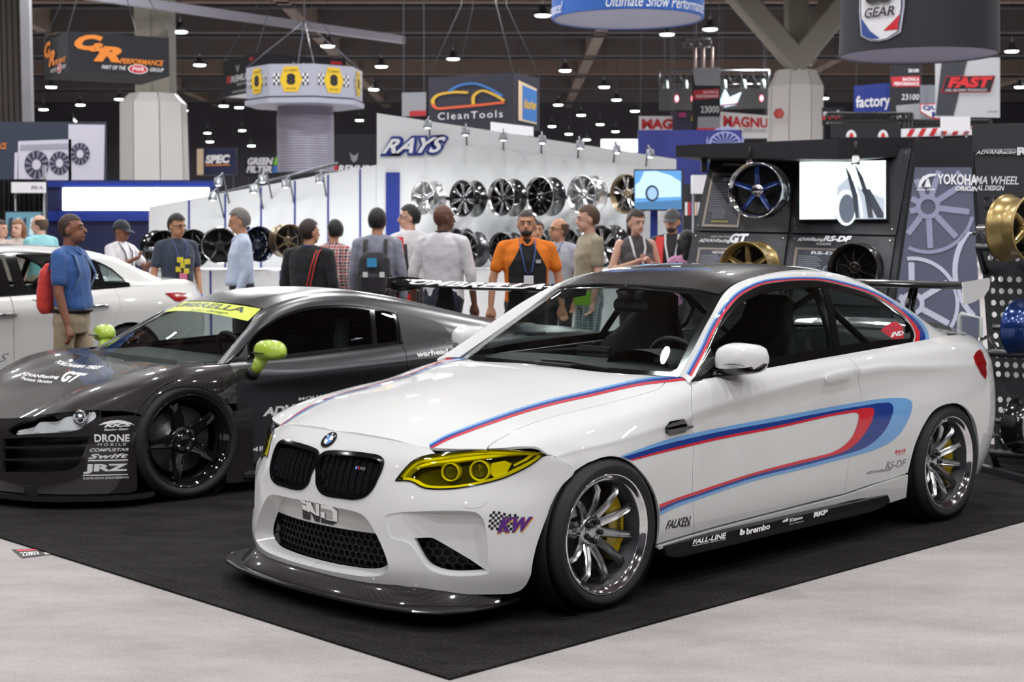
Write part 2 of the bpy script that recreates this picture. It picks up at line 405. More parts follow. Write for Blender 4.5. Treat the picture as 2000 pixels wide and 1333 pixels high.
def wheel(name, parent, RL=.247, width=.24, n=10, mats=None, twin=0., sw=(.026, .014), dish=.06, curve_=.02, hub=.062, style='bar', key=None, lugs=5, groove=.006, cap=.03, step=.05, shade_disc=False, **tagk):
    """rim with its outer face at y = 0 looking along +y, spin axis y; spokes and hub are its parts"""
    lip, barrel, spk, hubm, lug = mats
    k = (RL, width, n, twin, sw, dish, curve_, hub, style, groove, tuple(m.name for m in mats), cap)
    if k not in WCACHE:
        w = width
        prof = [(RL, 0), (RL-.004, .003), (RL-.009, .001), (RL-.012, -.006), (RL-.02, -.010), (RL-.024, -step*.9), (RL-.034, -step), (RL-.042, -dish-.06), (RL-.045, -w*.62), (RL-.025, -w*.9), (RL-.012, -w), (RL, -w), (RL-.01, -w+.012), (RL-.02, -w*.85), (RL-.035, -w*.6), (RL-.034, -w*.42), (RL-.012, -.03), (RL-.010, -.018), (RL, -.012)]
        bm_ = lathe_mesh('rim', prof[:6]+[(RL-.03, -step*.9), (RL-.012, -.03), (RL-.010, -.018), (RL, -.012)], 56); bm_.materials.append(lip)
        ba = lathe_mesh('barrel', prof[5:17], 48, closed=False); ba.materials.append(barrel)
        yh = -dish; re = RL-.03
        if style == 'bar':
            path = [(hub*.55, yh-.004, sw[0]*1.15, .035), (hub, yh, sw[0], .035), (hub+(re-hub)*.35, yh+curve_*.6, sw[0]*.72+sw[1]*.28, .030), (hub+(re-hub)*.75, yh+curve_, sw[1], .026), (re-.012, yh+curve_*.8, sw[1]*1.05, .026), (re+.004, yh+curve_*.2-.012, sw[1]*1.35, .03)]
        else:   # fork spokes, wide at the hub with a deep groove
            path = [(hub*.5, yh-.006, sw[0], .04), (hub, yh, sw[0]*.9, .04), (hub+(re-hub)*.5, yh+curve_, sw[0]*.72+sw[1]*.3, .034), (re-.01, yh+curve_*.9, sw[1]*1.3, .03), (re+.004, yh+curve_*.3-.01, sw[1]*1.7, .03)]
        sm_ = spoke_mesh(path, groove); sm_.materials.append(spk)
        h = MB().lathe([(hub+.012, yh-.045), (hub+.010, yh-.004), (hub*.86, yh+.004), (hub*.62, yh+.003), (cap+.004, yh-.006), (cap, yh+.008), (cap*.8, yh+.011), (0.0001, yh+.011)], 28, 'Y').me('hub', True); h.materials.append(hubm)
        l = MB().lathe([(.0115, yh-.005), (.0115, yh+.018), (.008, yh+.024), (.0001, yh+.024)], 8, 'Y').me('lug_nut', True); l.materials.append(lug)
        WCACHE[k] = bm_, sm_, h, l, ba
    rm, sm_, hm, lm, ba = WCACHE[k]
    root = link(name, rm, None, parent, **tagk)
    for i in range(n):
        for t in ((-twin, twin) if twin else (0,)):
            o = link('spoke', sm_, None, root); o.rotation_euler = (0, 2*pi*i/n+t, 0)
    link('hub', hm, None, root); link('barrel', ba, None, root)
    if shade_disc: link('barrel_shade_disc', WCACHE.setdefault(('m', RL, width, barrel.name), MB().lathe([(RL-.03, -width*.85), (RL-.035, -width*.87), (.0001, -width*.87)], 28, 'Y').me('shade_disc', True)), barrel if 'silver' in barrel.name else M('barrel_shade_black', (.01, .01, .011), .5), root)  # added disc behind the spokes; black stands in for shade inside the barrel
    for i in range(lugs):
        a = 2*pi*(i+.5)/lugs; o = link('lug_nut', lm, None, root); o.location = (hub*.68*sin(a), 0, hub*.68*cos(a))
    return root
def tyre_mesh(R, RL, w, n=64):
    p = [(RL-.006, -.006), (RL+.004, .004), (RL+.02, .010), ((R+RL)/2, .013), (R-.028, .008), (R-.012, -.004), (R-.003, -.018), (R, -.032)]
    for g in (.2, .4, .6, .8):
        y = -.032-(w-.064)*g; p += [(R, y+.006), (R-.006, y+.004), (R-.006, y-.004), (R, y-.006)]
    p += [(R, -w+.032), (R-.003, -w+.018), (R-.012, -w+.004), (R-.028, -w-.008), ((R+RL)/2, -w-.013), (RL+.004, -w-.004), (RL-.006, -w+.006)]
    return lathe_mesh('tyre', p, n, closed=False)
# ------------------------------------------------------------------ hall: floor, carpets, ceiling, columns
def C(r, g, b): return tuple((c/255/12.92 if c <= 10 else ((c/255+.055)/1.055)**2.4) for c in (r, g, b))
def m_carpet(name, col, amp, fine=900., blot=1.4, bamp=.12, bump=.5):
    m, nt, b = new_mat(name); tc = nt.nodes.new('ShaderNodeTexCoord'); n1 = nt.nodes.new('ShaderNodeTexNoise'); n2 = nt.nodes.new('ShaderNodeTexNoise')
    n1.inputs['Scale'].default_value = fine; n1.inputs['Detail'].default_value = 3; n2.inputs['Scale'].default_value = blot; n2.inputs['Detail'].default_value = 7; n2.inputs['Roughness'].default_value = .65
    mp = nt.nodes.new('ShaderNodeMapping'); mp.inputs['Scale'].default_value = (1, 2.2, 1); mp.inputs['Rotation'].default_value = (0, 0, .7)
    nt.links.new(tc.outputs['Object'], n1.inputs['Vector']); nt.links.new(tc.outputs['Object'], mp.inputs[0]); nt.links.new(mp.outputs[0], n2.inputs['Vector'])
    r = nt.nodes.new('ShaderNodeMapRange'); r.inputs[1].default_value = .3; r.inputs[2].default_value = .7; r.inputs[3].default_value = 1-bamp; r.inputs[4].default_value = 1+bamp; nt.links.new(n2.outputs['Fac'], r.inputs[0])
    r2 = nt.nodes.new('ShaderNodeMapRange'); r2.inputs[1].default_value = .25; r2.inputs[2].default_value = .75; r2.inputs[3].default_value = 1-amp; r2.inputs[4].default_value = 1+amp; nt.links.new(n1.outputs['Fac'], r2.inputs[0])
    mu = nt.nodes.new('ShaderNodeMath'); mu.operation = 'MULTIPLY'; nt.links.new(r.outputs[0], mu.inputs[0]); nt.links.new(r2.outputs[0], mu.inputs[1])
    v = nt.nodes.new('ShaderNodeVectorMath'); v.operation = 'SCALE'; v.inputs[0].default_value = col; nt.links.new(mu.outputs[0], v.inputs['Scale']); nt.links.new(v.outputs[0], b.inputs['Base Color'])
    b.inputs['Roughness'].default_value = .95; b.inputs['Specular IOR Level'].default_value = .1; b.inputs['Sheen Weight'].default_value = 0.
    bp = nt.nodes.new('ShaderNodeBump'); bp.inputs['Strength'].default_value = bump; bp.inputs['Distance'].default_value = .004; nt.links.new(n1.outputs['Fac'], bp.inputs['Height']); nt.links.new(bp.outputs[0], b.inputs['Normal']); return m
GCAR = m_carpet('grey_aisle_carpet', (.41, .385, .38), .11, 90., 1.5, .17, .6)
BCAR = m_carpet('black_stand_carpet', (.021, .0198, .021), .62, 75., 2.6, .4, 1.)
link('floor', mesh('floor', [(-60, -12, -.009), (60, -12, -.009), (60, 115, -.009), (-60, 115, -.009)], [(0, 1, 2, 3)]), GCAR, kind='structure')
cA, cL, cR = at_z(878, 1325)[:2], at_z(0, 1049)[:2], at_z(2000, 1017)[:2]
d1 = (cL-cA)/np.linalg.norm(cL-cA); d2 = (cR-cA)/np.linalg.norm(cR-cA)
def cpt(a, b, z): p = cA+d1*a+d2*b; return (p[0], p[1], z)
n1, n2 = 60, 40; V = []; F = []
MB().prism([cpt(0, 0, 0)[:2], cpt(0, 6.6, 0)[:2], cpt(11.5, 6.6, 0)[:2], cpt(11.5, 0, 0)[:2]], -.0088, 0).build('stand_carpet', BCAR, label='black carpet laid under the white coupe and the dark supercar', cat='carpet')
mb = MB()
for i in range(80):     # wavy bound edge of the carpet
    a0, a1 = 11.5*i/80, 11.5*(i+1)/80; w = lambda a: .085+.012*sin(a*3.1)+.008*sin(a*7.7)
    mb.add([cpt(a0, w(a0), .0005), cpt(a1, w(a1), .0005), cpt(a1, w(a1)+.018, .004), cpt(a0, w(a0)+.018, .004), cpt(a1, w(a1)+.04, .0005), cpt(a0, w(a0)+.04, .0005)], [(0, 1, 2, 3), (3, 2, 4, 5)], True)
bpy.data.objects['stand_carpet']; mb.build('carpet_binding', BCAR, bpy.data.objects['stand_carpet'])
# floor sticker
q = [at_z(u, v, -.007) for u, v in ((43, 1091), (106, 1083), (88, 1071), (23, 1074))]
st_ = link('floor_sticker', mesh('floor_sticker', q+[(p[0], p[1], -.0088) for p in q], [(0, 1, 2, 3), (0, 4, 5, 1), (1, 5, 6, 2), (2, 6, 7, 3), (3, 7, 4, 0)]), M('sticker_black', (.03, .03, .03), .6), label='small black and red booth number sticker on grey carpet', cat='sticker')
qq = lambda s, t, z=-.006: [tuple(x) for x in (quadmap(np.array([[s, t]]), np.array(q)))][0][:2]+(z,)
link('sticker_band', mesh('b', [qq(.1, .72), qq(.8, .72), qq(.8, .93), qq(.1, .93)], [(0, 1, 2, 3)]), M('sticker_band', (.6, .06, .08), .6), st_)
V, F = text_mesh('22803', shear=.2, bold=.02); link('sticker_lettering', mesh('t', [qq(.08+.55*s, .18+.42*t) for s, t in fit01(V)], F), M('white_print', (.85, .85, .86), .5), st_)
link('sticker_band', mesh('b', [qq(.75, .05), qq(.98, .05), qq(.98, .35), qq(.75, .35)], [(0, 1, 2, 3)]), M('sticker_pale', (.55, .5, .52), .6), st_)
# ceiling and far walls
CEIL = M('ceiling_brown', C(104, 90, 90), .9, noise=.25, nscale=.4); BEAM = M('beam_grey', C(96, 90, 92), .8); BEAM2 = M('beam_tan', C(126, 112, 104), .8); STEEL = M('steel_dark', C(60, 60, 66), .6, .3); FAR = M('far_wall', C(78, 76, 82), .9, noise=.3, nscale=.3)
MB().box((0, 45, 12.2), (120, 150, .2)).build('ceiling', CEIL, kind='structure')
MB().box((0, 112, 5.5), (120, .3, 13)).build('wall_back', FAR, kind='structure'); MB().box((-58, 45, 5.5), (.3, 150, 13)).build('wall_left', FAR, kind='structure'); MB().box((58, 45, 5.5), (.3, 150, 13)).build('wall_right', FAR, kind='structure'); MB().box((0, -12, 5.5), (120, .3, 13)).build('wall_front', FAR, kind='structure')
for i, y in enumerate(range(24, 110, 9)):
    b = MB().box((0, y, 11.3), (116, .5, 1.6)).build('beam_'+str(i+1), (BEAM, BEAM2, BEAM)[i % 3], kind='structure')
    mb = MB()
    for x in range(-56, 57, 4): mb.tube([(x, y+.8, 10.5), (x+2, y+.8, 12)], .09, 5).tube([(x+2, y+.8, 12), (x+4, y+.8, 10.5)], .09, 5)
    mb.tube([(-56, y+.8, 10.5), (56, y+.8, 10.5)], .12, 6).build('truss_'+str(i+1), STEEL, kind='structure')
for i, x in enumerate((-34, -21, -9, 4, 17, 30)):
    MB().box((x, 62, 11.0), (.55, 96, 1.0)).build('girder_'+str(i+1), BEAM2, kind='structure')
# the long pale beam crossing the top left
p0, p1 = at_y(160, -22, 36), at_y(790, 70, 47)
V = []
for p in (p0, p1): V += [tuple(p), (p[0], p[1], p[2]-.22), (p[0], p[1]+.3, p[2]-.22), (p[0], p[1]+.3, p[2])]
MB().add(V, [(0, 1, 5, 4), (1, 2, 6, 5), (2, 3, 7, 6), (3, 0, 4, 7), (0, 3, 2, 1), (4, 5, 6, 7)]).build('beam_pale', M('pale_beam', C(190, 190, 205), .6), kind='structure')
# ribbed dark wall and grey post at the left
mb = MB(); a, b = at_y(-40, 300, 34), at_y(48, 300, 34)
for i in range(9): x = a[0]+(b[0]-a[0])*i/8.; mb.box((x, 34, 5.6), (.10, .12, 11.2))
mb.box(((a[0]+b[0])/2, 34.2, 5.6), (b[0]-a[0]+.3, .1, 11.2)).build('wall_ribbed', M('ribbed_wall', C(72, 66, 64), .8), kind='structure')
p = at_y(57, 300, 33.8); MB().box((p[0], 33.8, 5.6), (.2, .2, 11.2)).build('column_grey', M('post_grey', C(150, 150, 155), .7), kind='structure')
# octagonal clad columns
CLAD = M('column_cladding', C(225, 223, 220), .6); CONC = M('column_concrete', C(150, 146, 136), .8)
def octa(name, u0, u1, v_top, v_sh, Y, sq=(260, 335)):
    cx = at_y((u0+u1)/2, 300, Y)[0]; r = abs(at_y(u1, 300, Y)[0]-cx)/cos(pi/8)*1.0; zt, zs_ = at_y(u0, v_top, Y)[2], at_y(u0, v_sh, Y)[2]
    root = empty(name, kind='structure', loc=(cx, Y, 0)); mb = MB(); A = [pi/8+k*pi/4 for k in range(8)]
    for k in range(8):      # eight cladding panels
        a0, a1 = A[k]+.012, A[(k+1) % 8]-.012+(2*pi if k == 7 else 0); P = []
        for z, f in ((0, 1.06), (zs_, .97), (zt, .70)): P += [(r*f*cos(a0), r*f*sin(a0), z), (r*f*cos(a1), r*f*sin(a1), z)]
        me = MB().add(P, [(0, 1, 3, 2), (2, 3, 5, 4)]).add([(x*.97, y*.97, z) for x, y, z in P], [(2, 3, 1, 0), (4, 5, 3, 2)]); me.build('cladding_panel', CLAD, root)
    return root, cx, r, zt
root, cx, r, zt = octa('column_1', 240, 363, 184, 203, 40.)
w0, w1 = at_y(261, 100, 40)[0], at_y(335, 100, 40)[0]; MB().box(((w0+w1)/2-cx-.16, -.15, (zt+12)/2), ((w1-w0)*.42, .55, 12-zt)).box(((w0+w1)/2-cx+.22, .1, (zt+12)/2), ((w1-w0)*.55, .9, 12-zt)).build('shaft', CONC, root)
root, cx, r, zt = octa('column_2', 1501, 1604, 138, 170, 44.)
for (ua, va), (ub, vb), dy in (((1562, 128), (1425, -30), -.3), ((1552, 128), (1690, -40), -.3), ((1557, 90), (1554, -60), .3), ((1562, 120), (1640, -20), .9)):
    a, b = at_y(ua, va, 44+dy), at_y(ub, vb, 44+dy*2); d = Vector(b-a); q = d.to_track_quat('Z', 'Y'); mb = MB().box((0, 0, d.length/2), (.62, .62, d.length), bev=.06); o = mb.build('brace', CONC, root); o.location = Vector(a)-Vector((cx, 44, 0)); o.rotation_euler = q.to_euler()
MB().lathe([(.16, -.02), (.16, .02), (.0001, .02)], 6, 'Y').build('column_logo', M('logo_red', (.7, .12, .1), .5), root, loc=tuple(at_y(1521, 222, 42.9)-np.array([cx, 44, 0])))
# ------------------------------------------------------------------ hanging high-bay lamps
LAMP = M('lamp_glow', (1, 1, 1), .4, emit=(.86, 1, .98), es=16); LCAP = M('lamp_housing', C(90, 92, 95), .5, .4)
lm_c = MB().lathe([(.05, .34), (.10, .32), (.13, .14), (.25, .06), (.27, .0), (.25, -.004)], 16).me('lamp_housing', True); lm_c.materials.append(LCAP)
lm_d = MB().lathe([(.25, -.004), (.20, -.035), (.0001, -.05)], 16).me('lamp_disc', True); lm_d.materials.append(LAMP)
lm_r = MB().tube([(0, 0, .34), (0, 0, 3.9)], .012, 5).me('lamp_rod'); lm_r.materials.append(STEEL)
LPX = [(352, 62), (640, 90), (745, 130), (885, 115), (1060, 30), (1104, 138), (1303, 67), (1387, 57), (1597, 34), (1976, 100), (390, 127), (100, 170), (157, 205), (85, 214), (437, 207), (730, 175), (702, 235), (405, 260), (473, 255), (358, 216), (410, 277), (491, 285), (1090, 205), (1078, 247), (1135, 225), (1204, 195), (1240, 217), (1172, 243), (1111, 262), (1202, 257), (1146, 273), (1609, 192), (1923, 250), (1992, 170), (142, 240), (233, 194), (467, 210), (1180, 170), (1015, 160)]
for u, v in LPX:
    z = 8.3; r_ = ray(u, v); Y = (z-CH)/(r_[2]/r_[1]); 
    if Y > 105: Y = 100.; z = at_y(u, v, Y)[2]
    while any(abs(Y-b_) < .9 or abs(Y-b_-.8) < .5 for b_ in range(24, 110, 9)) and Y < 99: Y += .15
    p = at_y(u, v, Y); o = empty('high_bay_lamp', 'round glowing high-bay lamp hanging from the dark hall ceiling', 'lamp', tuple(p), group='high-bay lamps of the hall')
    link('lamp_housing', lm_c, None, o); link('lamp_disc', lm_d, None, o)
    rd = link('lamp_rod', lm_r, None, o); rd.scale = (1, 1, max(.1, (12.12-p[2]-.34)/3.56)); rd.location = (0, 0, .34-.34*rd.scale[2])
# ------------------------------------------------------------------ white coupe (foreground)
FR = Frame(-.264344, 6.633222, 3.9214967)
PAINT = M('white_paint', (.80, .805, .81), .5, 0, 1., crough=.015, spec=.25)
GBLK = M('gloss_black', (.006, .006, .007), .12, 0, 1.)
MBLK = M('matt_black', (.012, .012, .013), .55)
RUB = M('tyre_rubber', (.014, .014, .015), .62, bump=.15, nscale=60)
CARB = M_carbon('carbon', (.009, .0085, .0085), (.036, .033, .033))
CHR = M('polished_metal', (.86, .86, .88), .08, 1.)
SLV = M('silver_spoke', (.55, .56, .58), .25, 1., .6)
STR_R = M('stripe_red', (.74, .022, .04), .5, 0, 1., spec=.2); STR_B = M('stripe_blue', (.012, .050, .30), .5, 0, 1., spec=.2); STR_L = M('stripe_light_blue', (.20, .45, .84), .5, 0, 1., spec=.2)
WHT = M('white_print', (.85, .85, .86), .5); BLKP = M('black_print', (.012, .012, .014), .4); REDP = M('red_print', (.75, .03, .04), .4)
GLS = M_glass('car_glass', (.82, .88, .86)); GLD = M_glass('dark_glass', (.60, .66, .65)); 
YEL = M_glass('yellow_film', (1., .92, .02), 1.)
coupe = empty('sports_coupe', 'white two-door coupe with blue and red side stripes and yellow headlights', 'car', (FR.tx, FR.ty, 0), FR.yaw)
# body grid: columns along x, rows from the sill up over the shoulder to the centre line
def colm(xs, yz): return [(xs if not hasattr(xs, '__len__') else xs[i], y, z) for i, (y, z) in enumerate(yz)]
B = [
 colm([.20, .20, .20, .20, .28, .36, .47, .57, .635, .651], [(.88, .15), (.895, .27), (.90, .42), (.895, .59), (.87, .64), (.82, .672), (.70, .676), (.49, .670), (.30, .690), (0, .698)]),
 colm([.14, .14, .14, .14, .20, .28, .36, .43, .475, .49], [(.89, .15), (.90, .27), (.91, .42), (.905, .59), (.878, .655), (.82, .695), (.72, .712), (.55, .715), (.30, .737), (0, .745)]),
 colm([.07, .07, .07, .07, .11, .17, .23, .26, .27, .27], [(.89, .15), (.905, .27), (.918, .42), (.92, .59), (.893, .668), (.835, .712), (.745, .738), (.58, .757), (.30, .780), (0, .790)]),
 colm([-.02, -.02, -.02, -.02, -.01, 0, 0, 0, 0, 0], [(.89, .15), (.91, .27), (.925, .42), (.925, .60), (.905, .675), (.845, .737), (.76, .770), (.60, .793), (.30, .820), (0, .832)]),
 colm(-.25, [(.875, .15), (.90, .27), (.912, .42), (.915, .58), (.898, .70), (.848, .765), (.768, .797), (.60, .827), (.30, .855), (0, .866)]),
 colm(-.5, [(.855, .15), (.88, .27), (.888, .42), (.888, .58), (.888, .725), (.858, .795), (.80, .838), (.62, .868), (.30, .890), (0, .897)]),
 colm(-.75, [(.84, .15), (.868, .27), (.876, .42), (.876, .60), (.886, .757), (.862, .83), (.818, .872), (.62, .885), (.3, .90), (0, .905)]),
 colm(-1.2, [(.838, .15), (.866, .27), (.874, .42), (.872, .60), (.886, .797), (.858, .856), (.805, .893), (.6, .90), (.3, .90), (0, .90)]),
 colm(-1.7, [(.84, .15), (.868, .27), (.878, .42), (.878, .60), (.890, .836), (.856, .884), (.793, .913), (.6, .92), (.3, .92), (0, .92)]),
 colm(-2.1, [(.855, .15), (.88, .27), (.897, .42), (.902, .60), (.90, .855), (.86, .905), (.787, .928), (.6, .94), (.3, .94), (0, .94)]),
 colm(-2.4, [(.88, .15), (.905, .27), (.925, .42), (.93, .62), (.912, .835), (.868, .903), (.788, .941), (.6, .96), (.3, .96), (0, .96)]),
 colm(-2.7, [(.89, .15), (.915, .27), (.932, .42), (.937, .62), (.914, .82), (.865, .903), (.782, .952), (.6, .97), (.3, .975), (0, .98)]),
 colm(-2.95, [(.88, .15), (.905, .27), (.92, .42), (.925, .62), (.90, .81), (.845, .90), (.752, .957), (.6, .97), (.3, .98), (0, .99)]),
 colm([-3.15, -3.17, -3.2, -3.2, -3.2, -3.2, -3.2, -3.2, -3.2, -3.2], [(.82, .15), (.86, .27), (.878, .42), (.882, .62), (.86, .80), (.81, .885), (.712, .946), (.58, .965), (.3, .975), (0, .98)]),
 colm([-3.32, -3.36, -3.4, -3.4, -3.4, -3.4, -3.4, -3.4, -3.4, -3.4], [(.74, .16), (.78, .27), (.80, .42), (.805, .62), (.78, .79), (.735, .87), (.65, .93), (.55, .955), (.3, .965), (0, .97)]),
 colm([-3.42, -3.48, -3.53, -3.55, -3.54, -3.53, -3.52, -3.55, -3.57, -3.58], [(.60, .18), (.66, .27), (.68, .42), (.69, .62), (.67, .78), (.63, .86), (.57, .915), (.50, .945), (.3, .955), (0, .96)]),
]
for c in B:   # tighten the crease that runs through the door handle
    x = c[4][0]; wgt = max(0, min(1, (-.3-x)/.35, (x+2.9)/.5)); a = np.array(c[3])*.16+np.array(c[4])*.84; a[1] -= .0125*wgt
    d = np.array(c[4])*.75+np.array(c[5])*.25; d[1] += .001
    c.insert(5, tuple(d)); c.insert(4, tuple(a))
BODY = Patch(B, FR, sym='v1', n=(220, 130))
# front bumper: columns from the centre to the wheel arch, rows upwards
zs = [.12, .20, .32, .45, .56, .63]
bx = {0: (.775, .80, .795, .775, .752, .715), .2: (.77, .795, .79, .77, .745, .708), .35: (.75, .775, .765, .745, .712, .675), .5: (.70, .72, .71, .692, .645, .612),
      .6: (.645, .655, .645, .63, .578, .553), .7: (.575, .585, .575, .56, .505, .485), .79: (.49, .50, .495, .478, .425, .41), .85: (.40, .42, .41, .395, .345, .335), .892: (.28, .30, .30, .28, .25, .235), .915: (.08, .08, .08, .08, .08, .08)}
tops = [(.651, 0, .698), (.645, .2, .696), (.62, .35, .688), (.57, .49, .670), (.53, .585, .673), (.46, .70, .676), (.395, .785, .675), (.325, .85, .667), (.23, .888, .64), (.08, .912, .655)]
FB = [[(x, y*(.965 if i == 0 else .99 if i == 1 else 1), z) for i, (x, z) in enumerate(zip(xs, zs))]+[t] for (y, xs), t in zip(bx.items(), tops)]
BUMP = Patch(FB, FR, sym='u0', n=(180, 110))
# greenhouse side: rows belt -> window arch -> pillar -> roof edge
arch = [(-.64, .815, .868), (-.852, .746, .998), (-1.101, .663, 1.15), (-1.363, .61, 1.245), (-1.653, .593, 1.277), (-1.9, .593, 1.276), (-2.147, .61, 1.245), (-2.411, .647, 1.178), (-2.591, .709, 1.065), (-2.75, .757, .962), (-3.0, .735, .948)]
belt = [(-.60, .822, .855), (-.75, .818, .862), (-1.0, .812, .872), (-1.315, .804, .888), (-1.65, .796, .90), (-1.9, .792, .91), (-2.15, .788, .92), (-2.4, .784, .93), (-2.6, .778, .937), (-2.80, .772, .938), (-3.0, .742, .940)]
crest = [(-.665, .772, .882), (-.862, .708, 1.004), (-1.09, .635, 1.145), (-1.335, .58, 1.262), (-1.63, .566, 1.307), (-1.9, .566, 1.315), (-2.17, .575, 1.287), (-2.46, .597, 1.217), (-2.72, .632, 1.112), (-2.97, .655, .998), (-3.1, .66, .957)]
ditch = [(-.70, .712, .884), (-.884, .652, 1.0), (-1.075, .59, 1.122), (-1.285, .54, 1.252), (-1.6, .525, 1.312), (-1.9, .52, 1.327), (-2.2, .52, 1.305), (-2.52, .525, 1.235), (-2.82, .535, 1.12), (-3.08, .56, .99), (-3.2, .58, .952)]
lerp = lambda a, b, t, o=0.: tuple(np.array(a)*(1-t)+np.array(b)*t+np.array((0, o, 0)))
GH = [[b, lerp(b, a, .35, .008), lerp(b, a, .7, .008), a, c, d] for a, b, c, d in zip(arch, belt, crest, ditch)]
SIDE = Patch(GH, FR, n=(200, 90))
WS = Patch([[(-.53, 0, .898), (-.72, 0, 1.02), (-.93, 0, 1.15), (-1.14, 0, 1.262)], [(-.565, .3, .895), (-.75, .27, 1.016), (-.955, .24, 1.142), (-1.155, .21, 1.255)],
            [(-.63, .56, .890), (-.80, .50, 1.008), (-.99, .445, 1.13), (-1.185, .39, 1.243)], [(-.71, .712, .884), (-.884, .652, 1.0), (-1.06, .594, 1.113), (-1.235, .536, 1.222)]], FR, sym='u0')
rx = [(-1.14, 1.262), (-1.35, 1.318), (-1.6, 1.348), (-1.85, 1.356), (-2.1, 1.348), (-2.35, 1.318), (-2.58, 1.275)]
re_ = [(-1.235, .536, 1.224), (-1.37, .527, 1.272), (-1.6, .523, 1.306), (-1.85, .518, 1.322), (-2.1, .518, 1.31), (-2.35, .52, 1.272), (-2.55, .522, 1.222)]
ROOF = Patch([[(x, 0, z), (x*.85+e[0]*.15, .25, z-.1*(z-e[2])), (x*.4+e[0]*.6, .43, z-.42*(z-e[2])), e] for (x, z), e in zip(rx, re_)], FR, flip=True, sym='v0')
RWIN = Patch([[(-2.58, 0, 1.275), (-2.57, .25, 1.265), (-2.56, .43, 1.245), (-2.55, .522, 1.222)], [(-2.85, 0, 1.15), (-2.84, .25, 1.145), (-2.83, .45, 1.13), (-2.80, .53, 1.122)], [(-3.12, 0, 1.0), (-3.11, .3, .998), (-3.1, .5, .992), (-3.08, .556, .988)]], FR, flip=True, sym='v0')
hoodlead = [(690, 845), (714, 849), (779, 862), (836, 875.5)]
hl_top = [(853, 888), (880, 885.5), (951, 878)]
hl_top2 = [(985, 875.5), (1015, 872.8), (1048, 874), (1066, 885.5)]
shut = [(955, 871.5), (972, 860), (980, 856), (1022, 834), (1085, 813), (1148, 797.6), (1211, 782), (1263.5, 768), (1284.5, 761), (1295, 752.5), (1301, 742), (1306.5, 733)]
hrear = [(1270, 733), (1220, 731), (1150, 724.5), (1080, 715)]
def uvc(pt, px, extra_start=None, extra_end=None, corners=(), n=5, closed=False):
    """smooth open curve through traced pixels"""
    uv = pt.trace(px)
    return curve(uv, closed, n, corners)
def pair(name, surf, mat, parent=coupe, flipname=None, **k):
    a = surf.build(name, mat, parent, **k); b = surf.flipped().build(name, mat, parent, **k); return a, b
cen = BODY.near([(.651, 0, .698), (-.56, 0, .903)])
hood_o = np.vstack([cen[:1], uvc(BODY, hoodlead), uvc(BODY, hl_top), uvc(BODY, shut), uvc(BODY, hrear), cen[1:]])
hood_o[0, 1] = hood_o[-1, 1] = BODY.V
hood_o = resample(hood_o, .03); hs = shrink(hood_o, .0018); hs[hood_o[:, 1] > BODY.V-1e-6, 1] = BODY.V
s = Surf().panel(BODY, hs, step=.03)
s.mirror().build('bonnet', PAINT, coupe)
# front fender
archf = [(1121.6, 922), (1149.7, 904), (1172, 895.5), (1203, 892.5), (1229, 901.7), (1257, 928.5), (1274.7, 956.5), (1285, 987), (1288, 1012.6), (1286, 1043), (1282, 1064)]
doorf = [(1354, 1042), (1353, 980), (1352.7, 920), (1352.7, 847), (1350, 824), (1351, 801), (1350.6, 778), (1349, 750)]
fend_o = np.vstack([uvc(BODY, hl_top2), uvc(BODY, [(1079, 889.5), (1100, 903), (1121.6, 922)]), uvc(BODY, archf[1:]), uvc(BODY, doorf), uvc(BODY, [(1346, 739), (1325, 734), (1308, 733.5)]), uvc(BODY, shut[::-1]), BODY.trace([(953, 877)])])
pair('front_wing', Surf().panel(BODY, fend_o, step=.025, gap=.0016), PAINT)
# door and quarter
doorr = [(1632, 695.5), (1652, 698), (1666, 707), (1678, 731), (1682, 775), (1674, 830), (1657.5, 907), (1649, 965)]
beltpx = [(1352, 744), (1395, 737.5), (1470, 724), (1519, 715.5), (1571, 706), (1625, 696.5)]
door_o = np.vstack([uvc(BODY, doorf), uvc(BODY, beltpx), uvc(BODY, doorr)])
pair('door', Surf().panel(BODY, door_o, step=.028, gap=.0018), PAINT)
archr = [(1773, 924), (1784, 880), (1795, 850), (1806, 828), (1820, 807), (1836, 795), (1857, 789), (1876, 791), (1893, 805), (1905, 828), (1911, 862), (1911, 895), (1907, 920)]
u_end = BODY.U
qt = BODY.near([(-3.5, .57, .915), (-3.2, .712, .946), (-2.95, .752, .957), (-2.75, .775, .947)])
qe = BODY.near([(-2.95, .91, .16), (-3.18, .84, .17), (-3.34, .76, .18), (-3.42, .61, .2)])
tl_px = [(1900.6, 698), (1905, 689), (1912.6, 683), (1918, 688), (1922, 700), (1925.5, 716), (1926.5, 730), (1924, 741.5), (1915.6, 731), (1905, 710)]
quart_o = np.vstack([uvc(BODY, doorr[::-1]), uvc(BODY, [(1640, 694), (1728, 678.5), (1776, 669.5)]), qt[::-1], [[u_end, qt[0, 1]]], [[u_end, qe[3, 1]]], qe[::-1], uvc(BODY, archr[::-1]), BODY.trace([(1740, 936), (1695, 949)])])
pair('rear_wing', Surf().panel(BODY, quart_o, step=.03, gap=.0012), PAINT)
rock_o = np.vstack([uvc(BODY, [(1283, 1067), (1355, 1045), (1500, 1006), (1649, 967.5), (1700, 950), (1772, 927)]), BODY.trace([(1768, 972)]), uvc(BODY, [(1735, 989), (1722, 987), (1705, 974), (1680, 974), (1560, 1004), (1400, 1045), (1284, 1074)])])
pair('rocker_panel', Surf().panel(BODY, rock_o, step=.03, gap=.0015, off=.006, lip=.03), PAINT)
